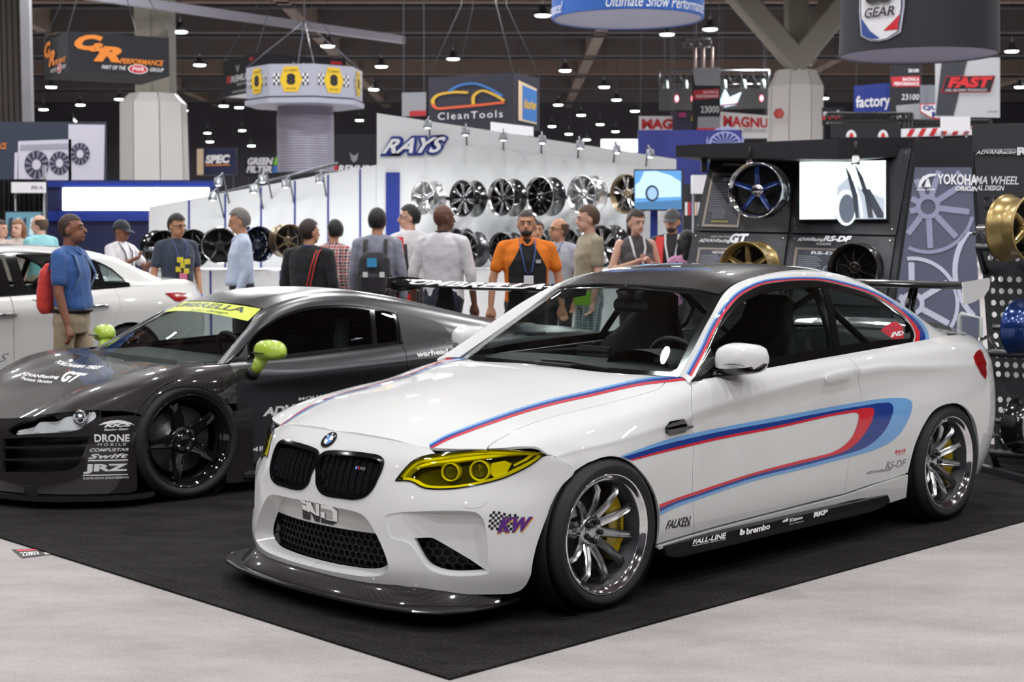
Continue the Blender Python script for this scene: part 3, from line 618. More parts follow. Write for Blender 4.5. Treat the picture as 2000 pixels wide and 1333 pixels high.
# boot lid, rear face, roof edge
bt = BODY.near([(-3.1, .64, .958), (-3.5, .57, .915)])
boot_o = np.array([[bt[0, 0], bt[0, 1]], [u_end, bt[1, 1]], [u_end, BODY.V], [bt[0, 0], BODY.V]])
Surf().panel(BODY, boot_o, step=.04).mirror().build('boot_lid', PAINT, coupe)
tail = Patch([[B[-1][j], (B[-1][j][0]-.06, B[-1][j][1]*.75, B[-1][j][2]), (B[-1][j][0]-.10, B[-1][j][1]*.4, B[-1][j][2]), (B[-1][j][0]-.12, 0, B[-1][j][2])] for j in range(9)], FR, flip=True)
Surf().panel(tail, [(0, 0), (tail.U, 0), (tail.U, tail.V), (0, tail.V)], step=.05, lip=0).mirror().build('rear_bumper', PAINT, coupe)
# pillars and roof rail
arch_px = [(1352, 742), (1380, 682), (1397, 645), (1418, 610), (1442, 582), (1467, 566), (1496, 555), (1531, 550), (1571, 547.5), (1612, 550), (1647, 558), (1682, 568), (1713.5, 581), (1742.5, 600), (1769, 621.5), (1783, 642), (1787, 657), (1784, 668)]
a_uv = uvc(SIDE, arch_px); beltg = uvc(SIDE, [(1780, 669.5), (1728, 678.5), (1632, 695.5), (1571, 706), (1519, 715.5), (1470, 724), (1395, 737.5), (1358, 743)])
SU, SV = SIDE.U, SIDE.V
pil_o = np.vstack([a_uv, SIDE.near([(-2.62, .775, .94), (-2.8, .77, .94), (-3.0, .742, .94)]), [[SU, SV*.5], [SU, SV]], [[SU*t, SV] for t in np.linspace(.97, .03, 30)], [[0, SV], [0, SIDE.k0[1][3]]]])
pair('roof_pillar', Surf().panel(SIDE, pil_o, step=.022, lip=.01), PAINT)
glassa = np.vstack([a_uv, beltg])
in1 = shrink(resample(glassa, .02), .028)
pair('window_trim', Surf().panel(SIDE, glassa, [in1], step=.02, off=-.003, lip=.008), GBLK)
pair('side_window', Surf().panel(SIDE, shrink(resample(glassa, .02), .02), step=.035, off=-.007, lip=0), GLD)
pair('mirror_triangle', Surf().panel(SIDE, SIDE.trace([(1356, 742), (1368, 715), (1388, 680), (1398, 700), (1402, 736)]), step=.02, off=-.0005, lip=.006), GBLK)
pp = SIDE.trace([(1606, 561), (1618, 561), (1644, 692), (1631, 694)]); pair('window_pillar', Surf().panel(SIDE, pp, step=.02, off=-.001, lip=.006), GBLK)
# windscreen, roof, rear window
wsb = [[0, 0], [WS.U, 0], [WS.U, WS.V], [0, WS.V]]
w_in = shrink(resample(np.array(wsb), .03), .03); w_in[w_in[:, 0] < .035, 0] = 0.
WS_IN = np.array([[0, .03], [WS.U-.05, .03], [WS.U-.03, .06], [WS.U-.03, WS.V-.06], [WS.U-.06, WS.V-.03], [0, WS.V-.03]])
sf = Surf().panel(WS, [[0, 0], [WS.U, 0], [WS.U, WS.V], [0, WS.V], [0, WS.V-.03]]+[list(p) for p in WS_IN[::-1][1:]], step=.03, off=-.004, lip=.004)
sf.mirror().build('windscreen_border', GBLK, coupe)
Surf().panel(WS, wsb, step=.05, off=-.002, lip=0).mirror().build('windscreen', GLS, coupe)
Surf().panel(ROOF, [[0, 0], [ROOF.U, 0], [ROOF.U, ROOF.V-.012], [0, ROOF.V-.012]], step=.035).mirror().build('carbon_roof', CARB, coupe)
Surf().panel(ROOF, [[0, ROOF.V-.03], [ROOF.U, ROOF.V-.03], [ROOF.U, ROOF.V], [0, ROOF.V]], step=.02, off=-.006, lip=0).mirror().build('roof_gutter', GBLK, coupe)
Surf().panel(RWIN, [[0, 0], [RWIN.U, 0], [RWIN.U, RWIN.V], [0, RWIN.V]], step=.05, lip=0).mirror().build('rear_window', GLD, coupe)
# cowl between bonnet and glass
MB().box((-.62, 0, .862), (.22, 1.2, .012), bev=.004).build('cowl_panel', MBLK, coupe)
# ---- front bumper skin with its openings
kid_px = [(625, 892), (633.6, 884.8), (648, 882.4), (684, 884), (720, 888), (742.8, 893), (750, 901.6), (746.4, 918.4), (738, 937), (729.6, 954.4), (715, 970), (696, 976), (667, 973.6), (638.4, 968.8), (626.4, 961.6), (619, 947), (618.5, 930), (619, 908)]
kid = curve(BUMP.trace(kid_px), True, 4)
hl_px = [(773, 939.5), (790, 918), (811, 899), (836.5, 890.6), (862, 886.8), (905, 882), (951, 878), (985, 875.3), (1015, 872.8), (1035, 872.5), (1048, 874), (1066, 886), (1049, 900), (1028, 913.6), (1003, 926), (977, 936.5), (926, 949), (875, 955.7), (836.5, 955), (822, 951), (810, 944), (798, 940)]
hlo = curve(BUMP.trace(hl_px), True, 4, (0, 11))
bott = [(1037, 1123), (1029, 1140.6), (1017.6, 1153), (997, 1162)]
hole_px = [(648, 1117), (725, 1127), (747, 1123), (757, 1113), (757, 1100), (739, 1053), (716, 1014), (703, 1003.6), (684, 997.6), (640, 988.5)]
c_bot, c_hb, c_ht, c_top = BUMP.near([(.775, 0, .125), (.79, 0, .155), (.775, 0, .452), (.651, 0, .698)])
hole = uvc(BUMP, hole_px); c_hb[1] = hole[0, 1]-.002; c_ht[1] = hole[-1, 1]+.002
for c in (c_bot, c_hb, c_ht, c_top): c[0] = 0
ktop = BUMP.V
lead = [[BUMP.k0[0][k], ktop] for k in (1, 2, 3)]
bum_o = np.vstack([[c_top], lead, BUMP.trace([(853, 888)]), hlo[:1]*0+hlo[12:13], hlo[4*2:4*2+1], hlo[4:5], hlo[0:1], hlo[::-1][:41], BUMP.trace([(1079, 889.5)]), uvc(BUMP, [(1100, 903), (1121.6, 922), (1101, 946), (1081, 982), (1063, 1023), (1048, 1066), (1041, 1095)]), uvc(BUMP, bott), [[BUMP.U*t_, .001] for t_ in np.linspace(.66, .03, 16)], [c_bot], [c_hb], hole, [c_ht]])
rec_px = [(752, 1010), (775, 1002.5), (820, 999.5), (913, 999), (932, 1003), (943, 1014), (948, 1030), (951, 1051), (953, 1085), (955, 1122), (915, 1126), (875, 1125), (850, 1119), (832, 1108), (806, 1070), (790, 1058), (766, 1052), (757, 1030)]
rec = curve(BUMP.trace(rec_px), True, 4, (9,))
sb = Surf().panel(BUMP, bum_o, [kid, rec], step=.022, lip=.04)
sb.mirror().build('front_bumper', PAINT, coupe)
# recessed intake floor with the black duct
ru = BUMP.trace([(775, 1030), (850, 1040)])[:, 0]
def rdep(uv, X):
    d = segdist(uv, rec); return -(.004+np.clip((uv[:, 0]-ru[0])/(ru[1]-ru[0]), 0, 1)*np.clip(.022+d*.5, 0, .05))
duct = curve(BUMP.trace([(806, 1053), (838, 1054.5), (848, 1060), (905, 1092), (945, 1117), (954, 1121), (915, 1125), (878, 1124), (852, 1117), (836, 1106), (820, 1080)]), True, 4, (0, 5))
pair('intake_surround', Surf().panel(BUMP, shrink(rec, -.004), [duct], step=.016, dz=rdep, lip=.03), PAINT)
pair('intake_duct', Surf().panel(BUMP, shrink(duct, -.01), step=.03, off=-.11, lip=0), MBLK)
# ---- kidney grilles
kin = shrink(resample(kid, .01), .013)
pair('grille_frame', Surf().panel(BUMP, shrink(resample(kid, .01), -.002), [kin], step=.01, off=.005, lip=.05), GBLK)
kc = BUMP.ev(kin); y0, y1 = kc[:, 1].min(), kc[:, 1].max()
kz = BUMP.ev(kin)
for sd in (1, -1):
    for i in range(9):
        yy = y0+(y1-y0)*(i+.6)/9.2; col = kz[np.abs(kz[:, 1]-yy) < .012]
        if len(col) < 2: continue
        za, zb = col[:, 2].min(), col[:, 2].max(); X = BUMP.ev(BUMP.near([(.74, yy, za+.01), (.735, yy, (za+zb)/2), (.72, yy, zb-.012)]))
        mb = MB()
        for dy in (-.006, .006):
            V = []; 
            for p in X:
                for dx, w_ in ((-.012, .0022), (-.045, .0022)): V += [(p[0]+dx, (p[1]+dy-w_)*sd, p[2]), (p[0]+dx, (p[1]+dy+w_)*sd, p[2])]
            F = [(0, 1, 5, 4), (4, 5, 9, 8), (1, 3, 7, 5), (5, 7, 11, 9), (3, 2, 6, 7), (7, 6, 10, 11), (2, 0, 4, 6), (6, 4, 8, 10), (0, 2, 3, 1), (8, 9, 11, 10)]
            mb.add(V, F)
        mb.build('grille_slat', M('slat_black', (.03, .03, .033), .22, .3, 1.), coupe)
pair('grille_backing', Surf().panel(BUMP, shrink(resample(kid, .02), -.01), step=.03, off=-.055, lip=0), MBLK)
# ---- central intake: white surround, plate, honeycomb
hole_r = resample(np.vstack([[c_hb], hole, [c_ht]]), .012, False)
X, N = BUMP.ev(hole_r, True); n_ = len(X)
def inset(p, k): return (p[0]-.055*k, p[1]*(1-.13*k), p[2]+(.30-p[2])*.12*k+.0*k)
r0 = [tuple(p) for p in X]; r1 = [inset(p, .5) for p in X]; r2 = [inset(p, 1.) for p in X]
for r in (r0, r1, r2): r[0] = (r[0][0], 0, r[0][2]); r[-1] = (r[-1][0], 0, r[-1][2])
mb = MB(); half = r0+r1+r2; F = [(k*n_+i, k*n_+i+1, (k+1)*n_+i+1, (k+1)*n_+i) for k in range(2) for i in range(n_-1)]
mb.add(half, F, True); mb.add([(x, -y, z) for x, y, z in half], [f[::-1] for f in F], True); mb.build('intake_frame', PAINT, coupe)
rz_ = np.array(r1); ii = np.argsort(rz_[:, 2]); side_ = rz_[np.argmax(rz_[:, 1]):]; side_ = side_[np.argsort(side_[:, 2])]; low_ = rz_[:np.argmax(rz_[:, 1])+1]; zlo_ = low_[:, 2].min()
ymax = lambda z: float(np.interp(z, side_[:, 2], side_[:, 1]))
# plate above the mesh
P = []
tp_ = rz_[np.argmax(rz_[:, 1]):]; tp_ = tp_[np.argsort(tp_[:, 1])]; hw_ = ymax(.33)
for t_ in (0, .25, .5, .75, 1):
    for k in range(-6, 7): yy = hw_*k/6; zt_ = max(.328, float(np.interp(abs(yy), tp_[:, 1], tp_[:, 2]))+.004); P.append((.745-.40*yy*yy, yy, .325+(zt_-.325)*t_))
F = [(r*13+i, r*13+i+1, (r+1)*13+i+1, (r+1)*13+i) for r in range(4) for i in range(12)]
PLT = M('plate_grey', (.62, .62, .62), .3, 0, .6); pl = mesh('plate', P, F, True); link('plate_panel', pl, PLT, coupe)
back = MB().box((.64, 0, .28), (.01, .78, .32)); back.build('intake_backing', MBLK, coupe)
def honey(name, ylo, yhi, zlo, zhi, inside, xf, parent, r=.0185, bar=.0028):
    mb = MB(); dx = r*sqrt(3); dz = r*1.5; row = 0; z = zlo
    while z < zhi:
        y = ylo+(dx/2 if row % 2 else 0)
        while y < yhi:
            if inside(y, z):
                for k in range(6):
                    a0, a1 = pi/6+k*pi/3, pi/6+(k+1)*pi/3
                    V = []
                    for a in (a0, a1):
                        for rr in (r-bar, r):
                            yy, zz = y+rr*cos(a), z+rr*sin(a); V += [(xf(yy, zz), yy, zz), (xf(yy, zz)-.014, yy, zz)]
                    mb.add(V, [(0, 2, 6, 4), (0, 4, 5, 1), (2, 3, 7, 6)])
            y += dx
        z += dz; row += 1
    o = mb.build(name, MBLK, parent); o['kind'] = 'stuff'; return o
honey('honeycomb_mesh', -.36, .36, .165, .322, lambda y, z: abs(y) < ymax(z)+.01, lambda y, z: .725-.40*y*y, coupe)
for sd in (1, -1):
    dc = BUMP.ev(duct).mean(0)
    honey('honeycomb_mesh', dc[1]*sd-.14, dc[1]*sd+.14, dc[2]-.07, dc[2]+.06, lambda y, z: True, lambda y, z: .545-(abs(y)-.6)*.75, coupe)
# IND plate letters
def plate_quad(y0, y1, z0, z1): return [(.773-.35*y*y, y, z) for y, z in ((y0, z0), (y1, z0), (y1, z1), (y0, z1))]
def letters3(name, polys, mat, mapper, parent=coupe):
    V = []; F = []
    for p in polys: b = len(V); V += [mapper(x, y) for x, y in p]; F.append(tuple(range(b, b+len(p))))
    me = mesh(name, V, F); bm = bmesh.new(); bm.from_mesh(me); bmesh.ops.triangulate(bm, faces=bm.faces); bm.to_mesh(me); bm.free(); return link(name, me, mat, parent)
ind = [[(0, 1), (.16, 1), (.2, .86), (.06, .86)], [(.07, .76), (.19, .76), (.19, 0), (.09, 0)], [(.2, 1), (.33, 1), (.47, .42), (.47, 1), (.56, 1), (.56, 0), (.44, 0), (.3, .52), (.3, 0), (.2, 0)],
       [(.6, 1), (.88, 1), (1, .8), (1, .2), (.88, 0), (.6, 0), (.6, .62), (.7, .62), (.7, .2), (.84, .2), (.9, .3), (.9, .7), (.84, .8), (.6, .8)]]
pmap = lambda a, b, d=.0035: ((lambda y, z: (.745-.40*y*y+d, y, z))(-.125+.25*a, .334+.075*b))
letters3('plate_lettering', ind, BLKP, lambda a, b: pmap(a, b), coupe)
letters3('plate_lettering', [[(x, max(y, .55-.4*x)) for x, y in p] for p in ind], CHR, lambda a, b: pmap(a, b, .0042), coupe)
# ---- roundel
def metric(pt, uv): e = 4e-3; q = pt.pos(np.array([uv, uv+np.array([e, 0]), uv+np.array([0, e])])); return np.linalg.norm(q[1]-q[0])/e, np.linalg.norm(q[2]-q[0])/e
def disc_on(pt, uv, r, off, mat, name, a0=0, a1=2*pi, r0=0., parent=coupe, n=28):
    su, sv = metric(pt, uv); ks = np.linspace(a0, a1, n+1); O = [(uv[0]+r*cos(a)/su, uv[1]+r*sin(a)/sv) for a in ks]
    I = [(uv[0]+r0*cos(a)/su, uv[1]+r0*sin(a)/sv) for a in ks] if r0 else [tuple(uv)]
    full = abs(a1-a0) > 6.2
    if full and r0: V = O[:-1]+I[:-1]; F = [(i, (i+1) % n, n+(i+1) % n, n+i) for i in range(n)]
    elif r0: V = O+I; m = n+1; F = [(i, i+1, m+i+1, m+i) for i in range(n)]
    else: V = O+I; F = [(i, i+1, n+1) for i in range(n)]
    X, N = pt.ev(np.array(V), True, off); return link(name, mesh(name, X, F, True, N), mat, parent)
bu = BUMP.trace([(643.5, 860.5)])[0]; bu[0] = 0
BLUE = M('badge_blue', (.05, .30, .72), .3, 0, 1.)
disc_on(BUMP, bu, .041, .0035, CHR, 'badge_ring', r0=.037); disc_on(BUMP, bu, .038, .003, GBLK, 'badge_disc')
for k in range(4): disc_on(BUMP, bu, .0235, .0042, (WHT, BLUE)[k % 2], 'badge_quarter', k*pi/2, (k+1)*pi/2, n=8)
disc_on(BUMP, bu, .0255, .0041, CHR, 'badge_ring', r0=.0235)
for i, ch in enumerate('BMW'):
    V, F = text_mesh(ch, bold=.02); st = fit01(V)-.5; a = radians(90+(1-i)*48); su, sv = metric(BUMP, bu); X, N = BUMP.ev(np.array([(bu[0]+((.0305+t*.010)*cos(a)+q*.010*sin(a))/su, bu[1]+((.0305+t*.010)*sin(a)-q*.010*cos(a))/sv) for q, t in st]), True, .0045)
    link('badge_letter', mesh('badge_letter', X, F, True, N), WHT, coupe)
# ---- decals
def decal(name, pt, poly_px, mat, parent=coupe, off=.0014, step=.03, both=False, uv=None, corners=(), smooth=True):
    u = pt.trace(poly_px) if uv is None else uv
    s = Surf().panel(pt, u, step=step, off=off, lip=0); o = s.build(name, mat, parent)
    if both: s.flipped().build(name, mat, parent)
    return o
def decal_text(name, pt, txt, quad_px, mat, parent=coupe, off=.0018, shear=0., bold=0., space=1., VF=None):
    """quad: bottom-left, bottom-right, top-right, top-left in the photograph"""
    V, F = VF or text_mesh(txt, shear, bold, space); q = pt.trace(quad_px); st = fit01(V); V2 = quadmap(st, q)
    V2, F = subdiv_long(V2, F, .05); X, N = pt.ev(V2, True, off); vw = pt.fr.local([0, 0, CH])[0]
    me = mesh(name, X, F, True, N); return link(name, me, mat, parent)
def band(pt, a, b, name, mat, n=5, **k):
    A = curve(a, False, n); Bc = curve(b, False, n); uv = np.vstack([pt.trace(A), pt.trace(Bc[::-1])])
    return decal(name, pt, None, mat, uv=uv, **k)
# bonnet stripes
hs_c = np.array([(840, 875.5), (870, 859), (922, 838.6), (980, 818), (1022, 804), (1085, 786.5), (1148, 772.4), (1211, 757.7), (1253, 749), (1303.4, 743), (1346.5, 738.4)])
wv = np.linspace(4.2, 5.2, len(hs_c))[:, None]*np.array([[0.25, 1.]])
band(BODY, hs_c-1.75*wv, hs_c-wv, 'stripe', STR_L, both=True, step=.05); band(BODY, hs_c-wv, hs_c, 'stripe', STR_B, both=True, step=.05); band(BODY, hs_c, hs_c+wv*.85, 'stripe', STR_R, both=True, step=.05)
# pillar stripes, following the window arch
ac = np.array([(1351, 736)]+arch_px[1:-1]+[(1784, 669)], float); t = np.gradient(ac, axis=0); t /= np.linalg.norm(t, axis=1)[:, None]; nn = np.stack([t[:, 1], -t[:, 0]], 1)
ww = np.interp(np.arange(len(ac)), [0, 2, 5, 8, 12, 14, 15, 16, 17], [4.6, 4.6, 3.6, 2.4, 3.2, 5, 8, 10, 10.5])[:, None]
for a, b, m_ in ((0.1, 1, STR_R), (1, 2, STR_B), (2, 2.7, STR_L)): band(SIDE, ac+nn*ww*a, ac+nn*ww*b, 'stripe', m_, step=.03)
# hook-shaped side stripes
e0 = [(1212, 891.6), (1300, 860), (1410, 835.5), (1520, 814.6), (1630, 794), (1712.6, 780.5), (1745, 778), (1774, 780), (1781, 787), (1778.6, 808), (1762, 841), (1740, 863), (1707, 879.5), (1668.6, 890.5), (1575, 915), (1465, 941.7), (1355, 979), (1322, 991), (1289, 1007)]
e1 = [(1216, 893.5), (1300, 868), (1410, 843), (1520, 823), (1630, 802), (1685, 793), (1720, 787.5), (1739, 788), (1744.5, 797), (1734.6, 830), (1714, 857), (1690, 874.5), (1668, 883), (1640, 891), (1575, 908.7), (1465, 936), (1355, 973), (1322, 984), (1288.5, 1000)]
e2 = [(1228.5, 898.8), (1300, 879), (1410, 853), (1520, 831.7), (1630, 807.5), (1670, 800.5), (1695, 797), (1705, 798.5), (1707, 804), (1701.6, 824.5), (1685, 852), (1666, 872), (1645, 884), (1620, 891.5), (1575, 903), (1465, 930.7), (1355, 968), (1322, 978.5), (1288, 993.5)]
e3 = [(1234, 900.4), (1300, 883.5), (1410, 858), (1520, 836.6), (1620, 814), (1650, 809), (1668.6, 806.5), (1676, 809), (1677, 814.6), (1674, 830), (1663, 854.8), (1645, 873), (1625, 884), (1600, 891), (1560, 900.5), (1465, 926), (1355, 962), (1322, 973), (1287.5, 986)]
for a, b, m_ in ((e0, e1, STR_L), (e1, e2, STR_B), (e2, e3, STR_R)): band(BODY, a, b, 'stripe', m_, both=True, step=.04)
# ---- headlights
pair('headlight_glass', Surf().panel(BUMP, shrink(hlo, -.001), step=.02, off=.002, lip=0), YEL)
hlin = shrink(resample(hlo, .012), .015)
HLS = M('lamp_silver', (.92, .92, .90), .3, .25); HLD = M('lamp_dark', (.05, .05, .05), .3)
pair('headlight_bezel', Surf().panel(BUMP, hlo, [hlin], step=.01, off=-.012, lip=.05), HLS)
pair('headlight_seal', Surf().panel(BUMP, shrink(resample(hlo, .012), -.003), [shrink(resample(hlo, .012), .003)], step=.01, off=.003, lip=.02), GBLK)
pair('headlight_housing', Surf().panel(BUMP, shrink(hlo, -.004), step=.03, off=-.075, lip=0), HLD)
drl = [(800, 915), (836, 896), (905, 888), (975, 882), (1020, 878.5), (1040, 880), (1050, 887), (1030, 900), (1005, 912), (1003, 908), (1025, 896), (1035, 889), (1022, 885), (975, 889), (905, 896), (850, 901)]
pair('headlight_strip', Surf().panel(BUMP, BUMP.trace(drl), step=.015, off=-.022, lip=.02), HLS)
pair('headlight_strip', Surf().panel(BUMP, BUMP.trace([(806, 940), (828, 948), (875, 949), (926, 942), (926, 947.5), (875, 953.5), (836, 952.5), (818, 947)]), step=.015, off=-.022, lip=.02), HLS)
pair('headlight_reflector', Surf().panel(BUMP, BUMP.trace([(958, 902), (985, 897), (1000, 905), (990, 925), (965, 934), (955, 925)]), step=.015, off=-.04, lip=.03), HLS)
LENS = M('lamp_lens', (.05, .055, .06), .05, 0, 1.)
for px_, rr in (((872, 922), .037), ((930, 920), .041)):
    u_ = BUMP.trace([px_])[0]; X, N = BUMP.ev(np.array([u_]), True, -.03)
    for sd in (1, -1):
        nrm = Vector((.86, .5*sd, .08)).normalized(); c = Vector((X[0, 0]-.012, X[0, 1]*sd, X[0, 2]))
        q = nrm.to_track_quat('Y', 'Z')
        a = MB().lathe([(rr, -.045), (rr, .004), (rr*.94, .009), (rr*.86, .006), (rr*.82, -.01), (rr*.8, -.045)], 28, 'Y').build('projector_ring', HLS, coupe); a.location = c; a.rotation_euler = q.to_euler()
        a = MB().lathe([(rr*.8, -.02), (rr*.7, -.008), (rr*.45, .002), (.0001, .006)], 24, 'Y').build('projector_lens', LENS, coupe); a.location = c; a.rotation_euler = q.to_euler()
# ---- carbon splitter
top = [(.862, 0), (.86, .12), (.848, .30), (.825, .46), (.775, .62), (.715, .715), (.62, .765), (.51, .782), (.40, .775), (.33, .76)]
def slab(name, prof, z0, z1, mat, bev=.006):
    out = list(prof)+[(x, -y) for x, y in prof[::-1] if y > 0]; mb = MB(); n = len(out); cx = .3
    rings = [(1., z0), (1.004, (z0+z1)/2), (1., z1-.002), (.985, z1)]
    V = []; F = []
    for k, z in rings: V += [(cx+(x-cx)*k, y*k, z) for x, y in out]
    for r in range(3): F += [(r*n+i, r*n+(i+1) % n, (r+1)*n+(i+1) % n, (r+1)*n+i) for i in range(n)]
    F += [tuple(range(n))[::-1], tuple(3*n+i for i in range(n))]
    return MB().add(V, F).build(name, mat, coupe)
slab('splitter_blade', top, .070, .084, CARB)
V = []; m_ = 0
for y, x_ in ((0, .79), (.1, .79), (.2, .785), (.3, .775), (.38, .76), (.47, .735), (.56, .68), (.64, .61), (.72, .52), (.76, .42)):
    V += [(x_+.045, y*1.03, .085), (x_+.035, y*1.02, .098), (x_+.012, y*1.005, .118), (x_-.015, y*.98, .145), (x_-.05, y*.95, .15)]; m_ += 1
F = [(i*5+k, (i+1)*5+k, (i+1)*5+k+1, i*5+k+1) for i in range(m_-1) for k in range(4)]
MB().add(V, F, True).add([(x, -y, z) for x, y, z in V], [f[::-1] for f in F], True).build('splitter_lip', CARB, coupe)
for sd in (1, -1):
    break
    V = [(.775, .62*sd, .085), (.70, .735*sd, .085), (.55, .785*sd, .085), (.79, .635*sd, .115), (.715, .765*sd, .118), (.56, .805*sd, .10)]
    mb = MB().add(V, [(0, 1, 4, 3), (1, 2, 5, 4)]); mb.add([(x-.006, y-.006*sd, z+.003) for x, y, z in V], [(3, 4, 1, 0), (4, 5, 2, 1)]); mb.build('splitter_winglet', CARB, coupe)
# ---- wheels
YCAL = M('caliper_yellow', (.78, .56, .01), .35, 0, .8); IRON = M('brake_iron', (.22, .22, .23), .35, .9)
DKI = M('dark_barrel', (.05, .05, .055), .4, .6)
rimm = (CHR, DKI, SLV, SLV, BLKP); tm = tyre_mesh(.309, .247, .255); tm.materials.append(RUB)
disc_me = MB().lathe([(.185, -.16), (.185, -.132), (.09, -.130), (.09, -.10), (.0001, -.10)], 40, 'Y').me('disc', True); disc_me.materials.append(IRON)
def caliper_mesh():
    mb = MB(); a0, a1 = radians(-44), radians(44); V = []; n = 12
    for i in range(n+1):
        a = a0+(a1-a0)*i/n; e = .006*(1 if i % 4 else .2)
        for r, y in ((.118, -.10), (.205-e, -.085-e), (.212-e, -.12), (.212, -.19), (.118, -.185)): V.append((r*cos(a), y, r*sin(a)))
    F = [(i*5+k, i*5+(k+1) % 5, (i+1)*5+(k+1) % 5, (i+1)*5+k) for i in range(n) for k in range(5)]+[(0, 1, 2, 3, 4), tuple(n*5+k for k in range(5))]
    return mb.add(V, F).me('caliper')
cal_me = caliper_mesh(); cal_me.materials.append(YCAL)
for x in (0, -2.693):
    for sd in (1, -1):
        w_ = wheel('wheel', coupe, RL=.247, width=.25, n=10, mats=rimm, sw=(.021, .0135), dish=.088, curve_=.062, hub=.060, groove=.009, step=.022)
        w_.location = (x, .922*sd, .3085); w_.rotation_euler = (0, radians(8), 0 if sd > 0 else pi)
        link('tyre', tm, None, w_)
        d = link('brake_disc', disc_me, None, coupe); d.location = w_.location; d.rotation_euler = (0, 0, 0 if sd > 0 else pi)
        c = link('brake_caliper', cal_me, None, coupe); c.location = w_.location; c.rotation_euler = (0, radians(0), 0 if sd > 0 else pi); 
        if sd > 0: c.scale = (-1, 1, 1)
        for i in range(10):     # long dark lug nuts of the near wheels
            pass
        V, F = text_mesh('brembo', shear=.2, bold=.02); st = fit01(V)
        if sd > 0 and x == 0:
            P = [(-(.160+.022*t), -.088, .08-.13*s_) for s_, t in st]; P = [(-(.150+.028*(1-t)), -.0865, .07-.12*s_) for s_, t in st]
            tx = link('caliper_lettering', mesh('t', P, F), BLKP, c); tx.scale = (-1, 1, 1)
        # wheel well liner
        wl = MB().lathe([(.335, -.005), (.335, -.42)], 40, 'Y').build('wheel_liner', MBLK, coupe); wl.location = (x, .905*sd if sd > 0 else .905*sd, .30); wl.rotation_euler = (0, 0, 0 if sd > 0 else pi)
        b = MB().box((0, 0, 0), (.62, .02, .5)); b = b.build('wheel_liner', MBLK, coupe); b.location = (x, .5*sd, .38)
MB().box((-1.35, 0, .17), (2.1, 1.62, .06), bev=.02).box((.30, 0, .15), (.5, 1.0, .04)).box((-3.2, 0, .22), (.5, 1.1, .06)).build('underbody', MBLK, coupe)
MB().box((-.2, 0, .55), (.9, .9, .3)).build('engine_block', MBLK, coupe)
# black side skirt with lettering
def skirt(sd):
    V = []; xs = np.linspace(-.40, -2.16, 24)
    for i, x in enumerate(xs):
        e = min(1, (x+2.16)/.12+.15, (-.37-x)/.08); hb = .125+.012*sin((x+.4)*2.2)
        for y, z in ((.85, .205), (.883, .195), (.897, .165), (.893, .135+.03*(1-e)), (.80, .135+.03*(1-e))): V.append((x, y*sd, z))
    F = [(i*5+k, i*5+k+1, (i+1)*5+k+1, (i+1)*5+k) for i in range(23) for k in range(4)]+[(0, 1, 2, 3, 4), tuple(23*5+k for k in range(5))]
    return MB().add(V, F).build('side_skirt', M('satin_black', (.010, .010, .011), .3, 0, .5), coupe)
skirt(1); skirt(-1)
SK = Patch([[(x, .897, .1665), (x, .8855, .1945)] for x in (-.4, -1.2, -2.16)], FR)
def sk_text(txt, q, **k): decal_text('skirt_lettering', SK, txt, q, WHT, off=.002, **k)
sk_text('FALL-LINE', [(1352, 1064.5), (1416, 1052), (1418, 1040), (1354, 1052)], bold=.03)
sk_text('motorsports', [(1352, 1069), (1417, 1055.5), (1417, 1053), (1352, 1066)], bold=.01)
sk_text('brembo', [(1457, 1046), (1503, 1034), (1504, 1022), (1458, 1033)], bold=.04)
sk_text('b', [(1444, 1047), (1454, 1045), (1455, 1031), (1445, 1033)], bold=.06)
sk_text('3Ddesign', [(1541, 1023), (1567, 1016), (1567, 1008), (1541, 1014)], bold=.02); sk_text('www.3d-co.com', [(1541, 1027), (1569, 1020), (1569, 1017), (1541, 1023.5)])
sk_text('d', [(1527, 1022), (1538, 1019), (1538, 1010), (1527, 1013)], bold=.06)
sk_text('RKP', [(1588, 1012), (1615, 1005), (1615, 989), (1588, 996)], bold=.05, space=.9)
# side lettering
decal_text('bumper_lettering', BUMP, 'KW', [(970, 1044), (1036, 1039), (1043, 1011.5), (977, 1012.5)], M('orange_print', (.85, .36, .03), .4), shear=.2, bold=.075, space=1.22, off=.0016)
decal_text('bumper_lettering', BUMP, 'KW', [(971, 1042), (1034, 1037), (1041, 1009.5), (977, 1010.5)], M('purple_print', (.10, .02, .22), .4), shear=.2, bold=.07, space=1.22, off=.0022)
ck = []
for i in range(11):
    for j in range(7):
        if (i+j) % 2: 
            q = lambda a, b: (957+a*5.2+b*-.6, 1000+b*5.2-2*sin(a*.6)+a*.4)
            ck.append([q(i, j), q(i+1, j), q(i+1, j+1), q(i, j+1)])
for p in ck: decal('chequer_flag', BUMP, p, BLKP, off=.0012, step=.05)
decal_text('wing_lettering', BODY, 'FALKEN', [(1299, 1035), (1348, 1026), (1349, 1008), (1303, 1018)], BLKP, shear=.25, bold=.02)
decal_text('wing_lettering', BODY, 'TIRE', [(1330, 1032), (1348, 1028), (1348, 1023), (1331, 1027)], BLKP)
decal_text('wing_lettering', BODY, 'RS-DF', [(1729, 917), (1768, 911), (1770, 897), (1731, 903)], M('grey_print', (.25, .25, .26), .4), shear=.2)
decal_text('wing_lettering', BODY, 'ADVANRacing', [(1690, 929), (1740, 921), (1741, 914), (1692, 922)], M('grey_print'), shear=.2, bold=.02)
decal_text('wing_lettering', BODY, 'RAYS', [(1747, 887), (1768, 884), (1769, 877), (1748, 880)], REDP, shear=.2, bold=.03)
decal_text('wing_lettering', BODY, 'Racing Gear', [(1750, 891), (1766, 888.5), (1766, 885.5), (1750, 888)], REDP)
